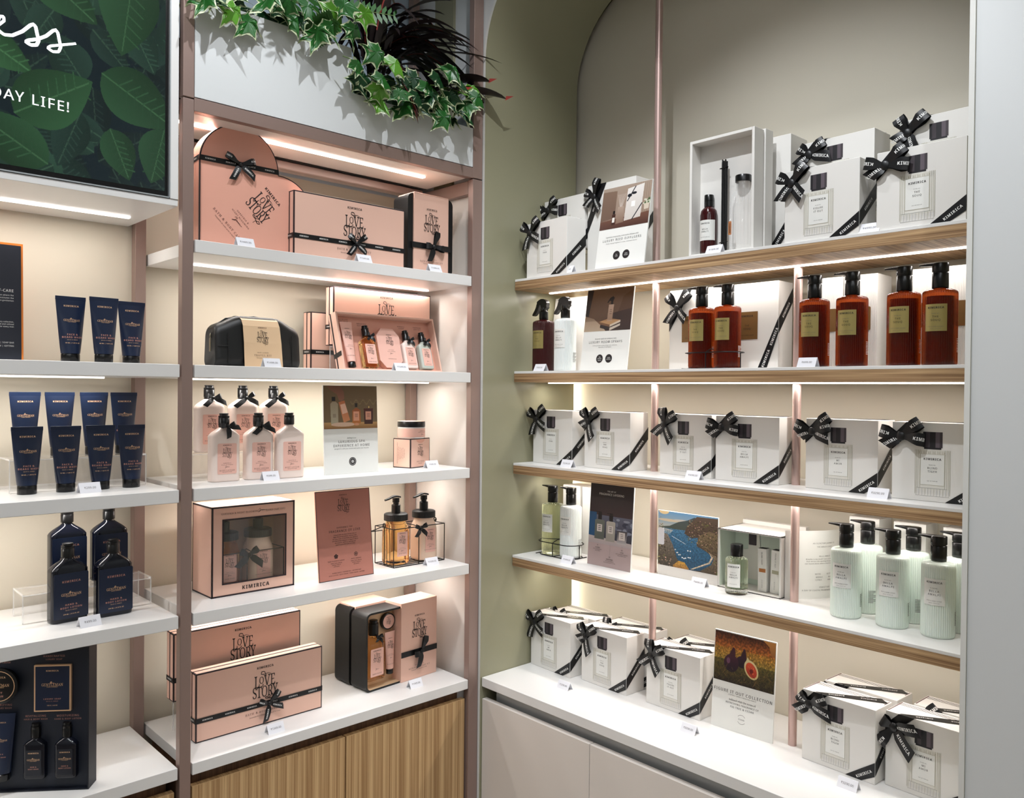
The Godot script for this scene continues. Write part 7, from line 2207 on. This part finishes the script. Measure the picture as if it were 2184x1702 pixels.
func low_caddy(label: String, at: Vector3) -> void:
	var o := thing("wire_caddy", label, "wire caddy", at, FACE_B, "low wire caddies")
	hang("wire_frame", once("low_caddy", func(g: G):
		var loop := func(y: float, grow: float) -> Array:
			var p := []
			for q in rrect(0.164 + grow, 0.082 + grow, 0.04, 6): p.append(Vector3(q.x, y, q.y - 0.04))
			return p
		g.tube("wire", loop.call(0.0016, 0.0), 0.0016, 6, true)
		g.tube("wire", loop.call(0.046, 0.006), 0.0016, 6, true)
		g.tube("wire", [Vector3(0.0, 0.0465, 0.003), Vector3(0.002, 0.056, -0.02), Vector3(0.002, 0.056, -0.06), Vector3(0.0, 0.0465, -0.084)], 0.0016, 6)
		for p in [Vector2(0.0, 0.002), Vector2(0.0, -0.083), Vector2(-0.083, -0.04), Vector2(0.083, -0.04)]: g.tube("wire", [Vector3(p.x, 0.0016, p.y), Vector3(p.x, 0.047, p.y)], 0.0016, 6)
		for i in 3: g.tube("wire", [Vector3(-0.08 + i * 0.08, 0.0016, 0.0), Vector3(-0.08 + i * 0.08, 0.0016, -0.08)], 0.0014, 6)), o)

func coast_book(at: Vector3) -> void:
	# a book box stood up and opened: printed cover to the left, lined body in the middle, text flap to the right
	var o := thing("book_box", "opened white book box with a sea coast photo on its left cover", "gift box", at, FACE_B)
	var g := G.new()
	g.box("carton", Vector3(-0.107, 0.098, -0.004), Vector3(0.212, 0.196, 0.005), 0.0008)
	pic(g, "photo_coast", -0.212, 0.03, -0.002, 0.195, -0.0012)
	g.prism("tag_white", rrect(0.022, 0.05, 0.004, 3, -0.2005, 0.117), -0.001, 0.0002)
	part("left_cover", g, o)
	g = G.new()
	var w := 0.196; var h := 0.168; var d := 0.135
	for x in [0.0025, w - 0.0025]:
		g.box("carton", Vector3(x, h * 0.5, -d * 0.5), Vector3(0.005, h, d), 0.0006)
	g.box("carton", Vector3(w * 0.5, h - 0.002, -d * 0.5), Vector3(w, 0.004, d), 0.0006)
	g.box("carton", Vector3(w * 0.5, 0.002, -d * 0.5), Vector3(w, 0.004, d), 0.0006)
	g.box("mint_paper", Vector3(w * 0.5, h * 0.5, -d * 0.62), Vector3(w - 0.01, h - 0.008, 0.004))
	for x in [0.0055, w - 0.0055]: g.box("mint_paper", Vector3(x, h * 0.5, -d * 0.31), Vector3(0.001, h - 0.008, d * 0.6))
	g.box("ink", Vector3(w * 0.5, h - 0.0008, 0.0002), Vector3(w, 0.0016, 0.001))
	g.box("ink", Vector3(w * 0.5, 0.0008, 0.0002), Vector3(w, 0.0016, 0.001))
	g.box("carton", Vector3(w * 0.5, h + 0.006, -d - 0.008), Vector3(w + 0.004, 0.012, 0.02), 0.001)
	part("body", g, o)
	g = G.new()
	# shaped cut-out in the lining for the bottle
	g.prism("print_rib_pale", V2([0.02, 0.02, 0.105, 0.02, 0.105, 0.10, 0.088, 0.105, 0.085, 0.15, 0.052, 0.15, 0.05, 0.105, 0.02, 0.10]), -d * 0.6, -d * 0.6 + 0.002)
	g.prism("cap_mid", rrect(0.024, 0.034, 0.002, 3, 0.064, 0.135), -d * 0.6, -d * 0.6 + 0.003)
	part("inner_tray", g, o)
	g = G.new()
	var fb := Transform3D(Basis(Vector3.UP, deg_to_rad(-82)), Vector3(w + 0.002, 0, -0.018))
	# the flap runs back from the body's right edge, bowing slightly
	var curve := func(p: Vector2) -> Vector3: return Vector3(w + 0.004 + 0.085 * p.x + 0.022 * sin(PI * p.x), p.y, -0.016 - 0.15 * p.x)
	g.sheet("label_white", 0, 1, 0.0, 0.184, 14, 1, curve)
	g.sheet("carton", 0, 1, 0.0, 0.184, 14, 1, func(p: Vector2) -> Vector3: return curve.call(p) + Vector3(-0.002, 0, -0.0012))
	part("text_flap", g, o)
	g = G.new()
	var rows := [["AN OLFACTORY JOURNEY TO", 0.15], ["THE AMALFI COAST", 0.1405], ["BELLA AMALFI", 0.115], ["Breathe in the Amalfi Coast, an infectious aroma", 0.1075], ["that mirrors the sparkling blue pathways to the", 0.1015], ["sun kissed shore, where a marine symphony starts", 0.0955], ["NOTES            BOTTOM", 0.067], ["MIDDLE            MUSK", 0.0585], ["CITRUS            AMBER", 0.051], ["PERFECT FOR", 0.031], ["A DAY OF COASTAL PROMENADES TO YOUR SUN", 0.023]]
	for r in rows:
		var sz: float = 0.0052 if r[0].to_upper() == r[0] else 0.0044
		g.text("ink_grey", sans, r[0], sz, 0.10, r[1], 0.0006, 0.06, 1.0, 0.0, func(p: Vector2) -> Vector3: return curve.call(Vector2(p.x / 0.178, p.y)))
	part("printed_text", g, o)
	var T := o.transform
	for i in 2:
		var v := thing("vial_box", "slim white vial box leaning in the opened book box, %s" % ["the left of two", "the right of two"][i], "vial box", T * Vector3(0.128 + i * 0.034, 0.0045, -0.022 - i * 0.004), FACE_B + 0.0)
		v.rotation.z = [0.015, -0.035][i]
		g = G.new()
		g.box("carton", Vector3(0, 0.0595, -0.011), Vector3(0.027, 0.119, 0.022), 0.0008)
		part("box", g, v)
		g = G.new()
		g.rect(["cork", "print_rib"][i], -0.009, 0.054, 0.011, 0.064, 0.0005)
		part("window", g, v)
		g = G.new()
		g.box("ink", Vector3(0, 0.1195, -0.011), Vector3(0.022, 0.0008, 0.018))
		g.text("ink", sans, ["BLIND TIGER", "FIGURE IT OUT"][i], 0.005, 0, 0.092, 0.0005, 0.1, 1.0, -PI / 2)
		g.text("ink_grey", sans, "EAU DE PARFUM", 0.0028, 0, 0.022, 0.0005, 0.05, 1.0, -PI / 2)
		part("printed_text", g, v)
	var pf := thing("perfume_bottle", "round ribbed glass perfume bottle of pale green scent with black cap", "perfume bottle", Vector3(0.246, 0.9745, 0.802), FACE_B + 0.25)
	g = G.new()
	var rr := 0.0305
	g.lathe("clear_glass", [Vector3(0, 0, 0), Vector3(rr - 0.004, 0, 0), Vector3(rr - 0.001, 0.0015, 0), Vector3(rr, 0.005, 1), Vector3(rr, 0.0165, 1), Vector3(rr - 0.003, 0.0168, 0), Vector3(0, 0.0168, 0)], 144, Vector3(), 36, 0.0012)
	part("glass", g, pf)
	g = G.new()
	g.lathe("green_gel", [Vector3(0, 0.0172, 0), Vector3(rr - 0.003, 0.0172, 0), Vector3(rr, 0.0178, 1), Vector3(rr, 0.088, 1), Vector3(rr - 0.0005, 0.094, 0.5), Vector3(rr - 0.004, 0.1, 0), Vector3(0.012, 0.1035, 0), Vector3(0.012, 0.106, 0), Vector3(0, 0.106, 0)], 144, Vector3(), 36, 0.0012)
	part("scent", g, pf)
	g = G.new()
	g.lathe("black", [Vector2(0, 0.104), Vector2(0.0165, 0.104), Vector2(0.017, 0.105), Vector2(0.017, 0.135), Vector2(0.016, 0.1365), Vector2(0, 0.1365)], 36)
	part("cap", g, pf)
	g = G.new()
	var cf := func(p: Vector2) -> Vector3: return Vector3(sin(p.x / 0.0312) * 0.0312, p.y, cos(p.x / 0.0312) * 0.0312)
	g.sheet("label_white", -0.019, 0.019, 0.022, 0.086, 12, 1, cf)
	g.text("ink", bold, "KIMIRICA", 0.0056, 0, 0.078, 0.0004, 0.1, 1.05, 0.0, cf)
	g.text("ink_grey", sans, "BLEND NO.", 0.0026, 0, 0.063, 0.0004, 0.1, 1.0, 0.0, cf)
	for i in 2: g.text("ink", sans, ["BELLA", "AMALFI"][i], 0.0058, 0, 0.056 - i * 0.007, 0.0004, 0.12, 1.05, 0.0, cf)
	g.text("ink_grey", sans, "EAU DE PARFUM", 0.0026, 0, 0.031, 0.0004, 0.06, 1.0, 0.0, cf)
	part("printed_label", g, pf)

# ---------------------------------------------------------------- planter greenery
func ivy_leaf(g: G, green: String, v: int) -> void:
	var rn := RandomNumberGenerator.new()
	rn.seed = 40 + v
	var lobes := [[-90.0, 0.62], [-38.0, 0.42], [12.0, 0.5], [52.0, 0.30], [90.0, 0.16]]
	var out := []
	var angs := [-90.0, -62.0, -35.0, -8.0, 14.0, 40.0, 62.0, 80.0]
	var rad := [0.66, 0.32, 0.50, 0.28, 0.47, 0.27, 0.30, 0.12]
	for i in 8: out.append(Vector2.from_angle(deg_to_rad(angs[i] + rn.randf_range(-5, 5))) * rad[i] * rn.randf_range(0.9, 1.1))
	for i in range(6, 0, -1):
		var p: Vector2 = Vector2.from_angle(deg_to_rad(180.0 - angs[i] + rn.randf_range(-5, 5))) * rad[i] * rn.randf_range(0.9, 1.1)
		out.append(p)
	# soften the outline
	var sm := PackedVector2Array()
	for i in out.size():
		var a: Vector2 = out[i]; var b: Vector2 = out[(i + 1) % out.size()]
		sm.append(a); sm.append(a.lerp(b, 0.33) * 0.96); sm.append(a.lerp(b, 0.67) * 0.96)
	var curl := rn.randf_range(0.25, 0.6)
	var up := func(p: Vector2, z: float) -> Vector3: return Vector3(p.x, p.y + 0.1, z - curl * p.length_squared() * 0.55 - 0.22 * absf(p.x) + 0.08 * sin(p.x * 9.0 + p.y * 7.0))
	for lay in 2:
		var m := "ivy_cream" if lay == 0 else green
		var z := 0.0 if lay == 0 else 0.012
		var poly := PackedVector2Array()
		for i in sm.size():
			var p := sm[i]
			poly.append(p if lay == 0 else p * (0.86 + 0.06 * sin(i * 2.3 + v)))
		for i in poly.size():
			var a := poly[i]; var b := poly[(i + 1) % poly.size()]
			var q := [Vector2.ZERO, a * 0.5, b * 0.5, a, b]
			var w := []
			for p in q: w.append(up.call(p, z))
			var n: Vector3 = (w[1] - w[0]).cross(w[2] - w[0]).normalized()
			if n.z < 0: n = -n
			g.tri(m, w[0], w[1], w[2], n, n, n)
			var n2: Vector3 = (w[3] - w[1]).cross(w[4] - w[1]).normalized()
			if n2.z < 0: n2 = -n2
			g.tri(m, w[1], w[3], w[4], n, n2, n2)
			g.tri(m, w[1], w[4], w[2], n, n2, n)
	g.tube("stem_green", [Vector3(0, 0.1, -0.01), Vector3(0.02, 0.3, -0.08), Vector3(0.0, 0.5, -0.25)], 0.016, 4)

func ivy(label: String, spots: Array, z0: float, sd: int, fill: Array) -> void:
	var o := thing("ivy_plant", label, "ivy", Vector3(fill[0], fill[2] - 0.02, -0.15))
	var rn := RandomNumberGenerator.new()
	rn.seed = sd
	var kinds := ["ivy_green", "ivy_deep", "ivy_green", "ivy_bright"]
	var all := []
	for s in spots: all.append([Vector3(s[0], s[1], z0 + rn.randf_range(-0.012, 0.02)), rn.randf_range(0.092, 0.115), s[2] if s.size() > 2 else rn.randi() % 3, 0])
	for i in fill[4]:
		all.append([Vector3(rn.randf_range(fill[0], fill[1]), rn.randf_range(fill[2], fill[3]), rn.randf_range(-0.22, z0 - 0.02)), rn.randf_range(0.07, 0.10), 1, 1])
	for a in all:
		var kind: String = kinds[a[2]]
		var v: int = rn.randi() % 4
		var l := hang("leaf", once("ivy%s%d" % [kind, v], func(g: G): ivy_leaf(g, kind, v)), o)
		var back: float = a[3]
		l.position = a[0] - o.position
		l.rotation = Vector3(rn.randf_range(-0.75, 0.15), rn.randf_range(-0.8, 0.5), rn.randf_range(-0.9, 0.9) * (1.0 + back))
		l.scale = Vector3.ONE * float(a[1])
	# trailing stems
	for i in 4:
		var a: Vector3 = all[rn.randi() % spots.size()][0] - o.position
		var b: Vector3 = all[rn.randi() % spots.size()][0] - o.position
		var g := G.new()
		g.tube("stem_green", [a + Vector3(0, 0.02, -0.02), a.lerp(b, 0.5) + Vector3(0, 0.035, -0.03), b + Vector3(0, 0.02, -0.02)], 0.0013, 5)
		part("stem", g, o)

func strap(g: G, m: String, a: Vector3, dir: Vector3, ln: float, w: float, droop: float, edge := "") -> void:
	var side := dir.cross(Vector3.UP)
	if side.length() < 0.1: side = Vector3(0, 0, 1)
	side = side.normalized()
	var f := func(p: Vector2) -> Vector3:
		var s := p.x
		var wd := w * 0.5 * pow(sin(PI * clampf(0.12 + 0.88 * s, 0, 1)), 0.6)
		return a + dir * ln * s + Vector3(0, -droop * ln * s * s, 0) + side * wd * p.y + Vector3(0, 0.18 * wd * absf(p.y), 0)
	g.sheet(m, 0.0, 0.999, -1, 1, 12, 2, f)
	if edge:
		g.sheet(edge, 0.25, 0.999, 0.72, 1.08, 10, 1, func(p: Vector2) -> Vector3: return f.call(p) + Vector3(0, 0.0008, 0.0008))

func greenery() -> void:
	var s1 := [[-0.949, 2.471, 0], [-0.874, 2.472, 3], [-0.829, 2.455, 0], [-0.914, 2.486, 1], [-0.787, 2.526, 2], [-0.703, 2.501, 0], [-0.644, 2.475, 2], [-0.525, 2.519, 0], [-0.484, 2.58, 3], [-0.58, 2.555, 3], [-0.597, 2.505, 2], [-0.548, 2.582, 2], [-0.727, 2.535, 0], [-0.85, 2.53, 1], [-0.66, 2.55, 2]]
	var s2 := [[-0.517, 2.422, 2], [-0.466, 2.474, 0], [-0.394, 2.46, 3], [-0.437, 2.404, 2], [-0.37, 2.385, 0], [-0.436, 2.347, 3], [-0.437, 2.375, 3], [-0.318, 2.447, 1], [-0.239, 2.455, 1], [-0.19, 2.498, 0], [-0.158, 2.47, 1], [-0.265, 2.427, 0], [-0.092, 2.47, 3], [-0.223, 2.393, 2], [-0.275, 2.406, 1], [-0.217, 2.35, 0], [-0.312, 2.385, 1], [-0.173, 2.425, 1], [-0.122, 2.41, 0], [-0.133, 2.375, 1], [-0.353, 2.357, 2], [-0.286, 2.375, 1], [-0.488, 2.395, 1], [-0.34, 2.415, 1], [-0.085, 2.44, 2]]
	ivy("variegated ivy spilling over the high left half of the planter", s1, 0.04, 11, [-0.93, -0.52, 2.475, 2.58, 40])
	ivy("variegated ivy filling the cut-down right half of the planter", s2, 0.05, 23, [-0.48, -0.08, 2.36, 2.46, 45])
	var rn := RandomNumberGenerator.new()
	rn.seed = 5
	# fern
	var o := thing("fern", "feathery green fern among the ivy at the top of the planter", "fern", Vector3(-0.66, 2.45, -0.06))
	for fr in [[Vector3(-0.06, 0.17, 0.02), Vector3(-0.05, 0.30, 0.13), Vector3(-0.055, 0.12, 0.20)], [Vector3(0.02, 0.1, 0.03), Vector3(0.045, 0.2, 0.10), Vector3(0.06, 0.08, 0.125)], [Vector3(0.03, 0.12, 0.02), Vector3(0.13, 0.24, 0.07), Vector3(0.27, 0.16, 0.11)], [Vector3(0.0, 0.12, 0.02), Vector3(-0.1, 0.25, 0.06), Vector3(-0.2, 0.2, 0.1)], [Vector3(0.02, 0.12, 0.0), Vector3(0.08, 0.3, 0.02), Vector3(0.2, 0.28, 0.05)], [Vector3(0.0, 0.12, 0.0), Vector3(0.02, 0.26, -0.05), Vector3(0.06, 0.3, -0.12)]]:
		var g := G.new()
		var c := Curve3D.new()
		c.add_point(Vector3.ZERO, Vector3.ZERO, fr[0])
		c.add_point(fr[2], fr[1] - fr[2], Vector3.ZERO)
		var ln := c.get_baked_length()
		var pts := []
		for i in 13: pts.append(c.sample_baked(ln * i / 12.0))
		g.tube("stem_green", pts, 0.0012, 4)
		for i in range(3, 24):
			var k := i / 23.0
			var p := c.sample_baked(ln * k)
			var d := (c.sample_baked(minf(ln * (k + 0.03), ln)) - c.sample_baked(ln * (k - 0.03))).normalized()
			var sd := d.cross(Vector3(0.2, 0.3, 1)).normalized()
			for s in [-1.0, 1.0]:
				var l := 0.036 * sin(PI * pow(1.0 - k * 0.86, 0.8)) + 0.006
				var dr: Vector3 = (sd * s + d * 0.35 + Vector3(0, -0.15, 0)).normalized()
				var e := p + dr * l
				var w := d * l * 0.2
				var m := p + dr * l * 0.5
				var n := dr.cross(d).normalized()
				g.tri("fern_green", p - w * 0.5, m - w, m + w, n, n, n)
				g.tri("fern_green", p - w * 0.5, m + w, p + w * 0.5, n, n, n)
				g.tri("fern_green", m - w, e, m + w, n, n, n)
		part("frond", g, o)
	# dark strap-leaved plant
	o = thing("cordyline", "dark purple strap-leaved plant fanning over the right half of the planter", "plant", Vector3(-0.36, 2.39, -0.13))
	for i in 85:
		var g := G.new()
		var a := rn.randf_range(-0.25, 1.0)
		var dir := Vector3(sin(a * 1.5) * 0.9, rn.randf_range(0.45, 1.15), rn.randf_range(-0.25, 0.5)).normalized()
		var red := i % 5 == 0
		strap(g, ["blade_dark", "blade_olive", "blade_dark"][i % 3], Vector3(rn.randf_range(-0.02, 0.05), 0.09 + rn.randf_range(0, 0.14), rn.randf_range(-0.03, 0.05)), dir, rn.randf_range(0.30, 0.50), rn.randf_range(0.016, 0.030), rn.randf_range(0.35, 0.95), "blade_red" if red else "")
		part("blade", g, o)
	for q in [[Vector3(0.02, 0.12, 0.05), Vector3(0.15, 0.55, 0.55), 0.19, 0.024, 1.5], [Vector3(0.03, 0.10, 0.06), Vector3(0.05, 0.5, 0.5), 0.2, 0.026, 1.6], [Vector3(-0.02, 0.1, 0.05), Vector3(0.2, 0.3, 0.62), 0.2, 0.02, 1.3]]:
		var g := G.new()
		strap(g, "blade_dark", q[0], (q[1] as Vector3).normalized(), q[2], q[3], q[4], "blade_red")
		part("blade", g, o)
	# broad dark leaves hanging out beside the arch
	o = thing("broad_leaf_plant", "broad blackish leaves with red tips beside the arch edge", "plant", Vector3(-0.17, 2.38, -0.08))
	for q in [[Vector3(0.0, 0.09, 0.02), Vector3(0.75, 0.62, 0.5), 0.23, 0.085, 0.35], [Vector3(0.02, 0.08, 0.03), Vector3(0.8, 0.40, 0.55), 0.24, 0.07, 0.35], [Vector3(-0.05, 0.08, 0.02), Vector3(0.45, 0.55, 0.6), 0.19, 0.06, 0.6], [Vector3(0.0, 0.08, 0.02), Vector3(0.85, 0.5, 0.2), 0.2, 0.06, 0.3]]:
		var g := G.new()
		var d: Vector3 = (q[1] as Vector3).normalized()
		strap(g, "blade_dark", q[0], d, q[2], q[3], q[4])
		var tip: Vector3 = q[0] + d * q[2] + Vector3(0, -q[4] * q[2], 0)
		g.tri("blade_red", tip + Vector3(-0.008, -0.006, 0), tip + Vector3(0.026, 0.016, 0.004), tip + Vector3(-0.004, 0.010, 0), Vector3(0, 0, 1), Vector3(0, 0, 1), Vector3(0, 0, 1))
		part("leaf", g, o)

func _ready() -> void:
	eye_and_light()
	room_lamps_later()

func room_lamps_later() -> void:
	materials()
	pictures()
	room_lamps()
	shell()
	left_unit()
	alcove()
	alcove_goods()
	pink_goods()
	navy_goods()
	greenery()
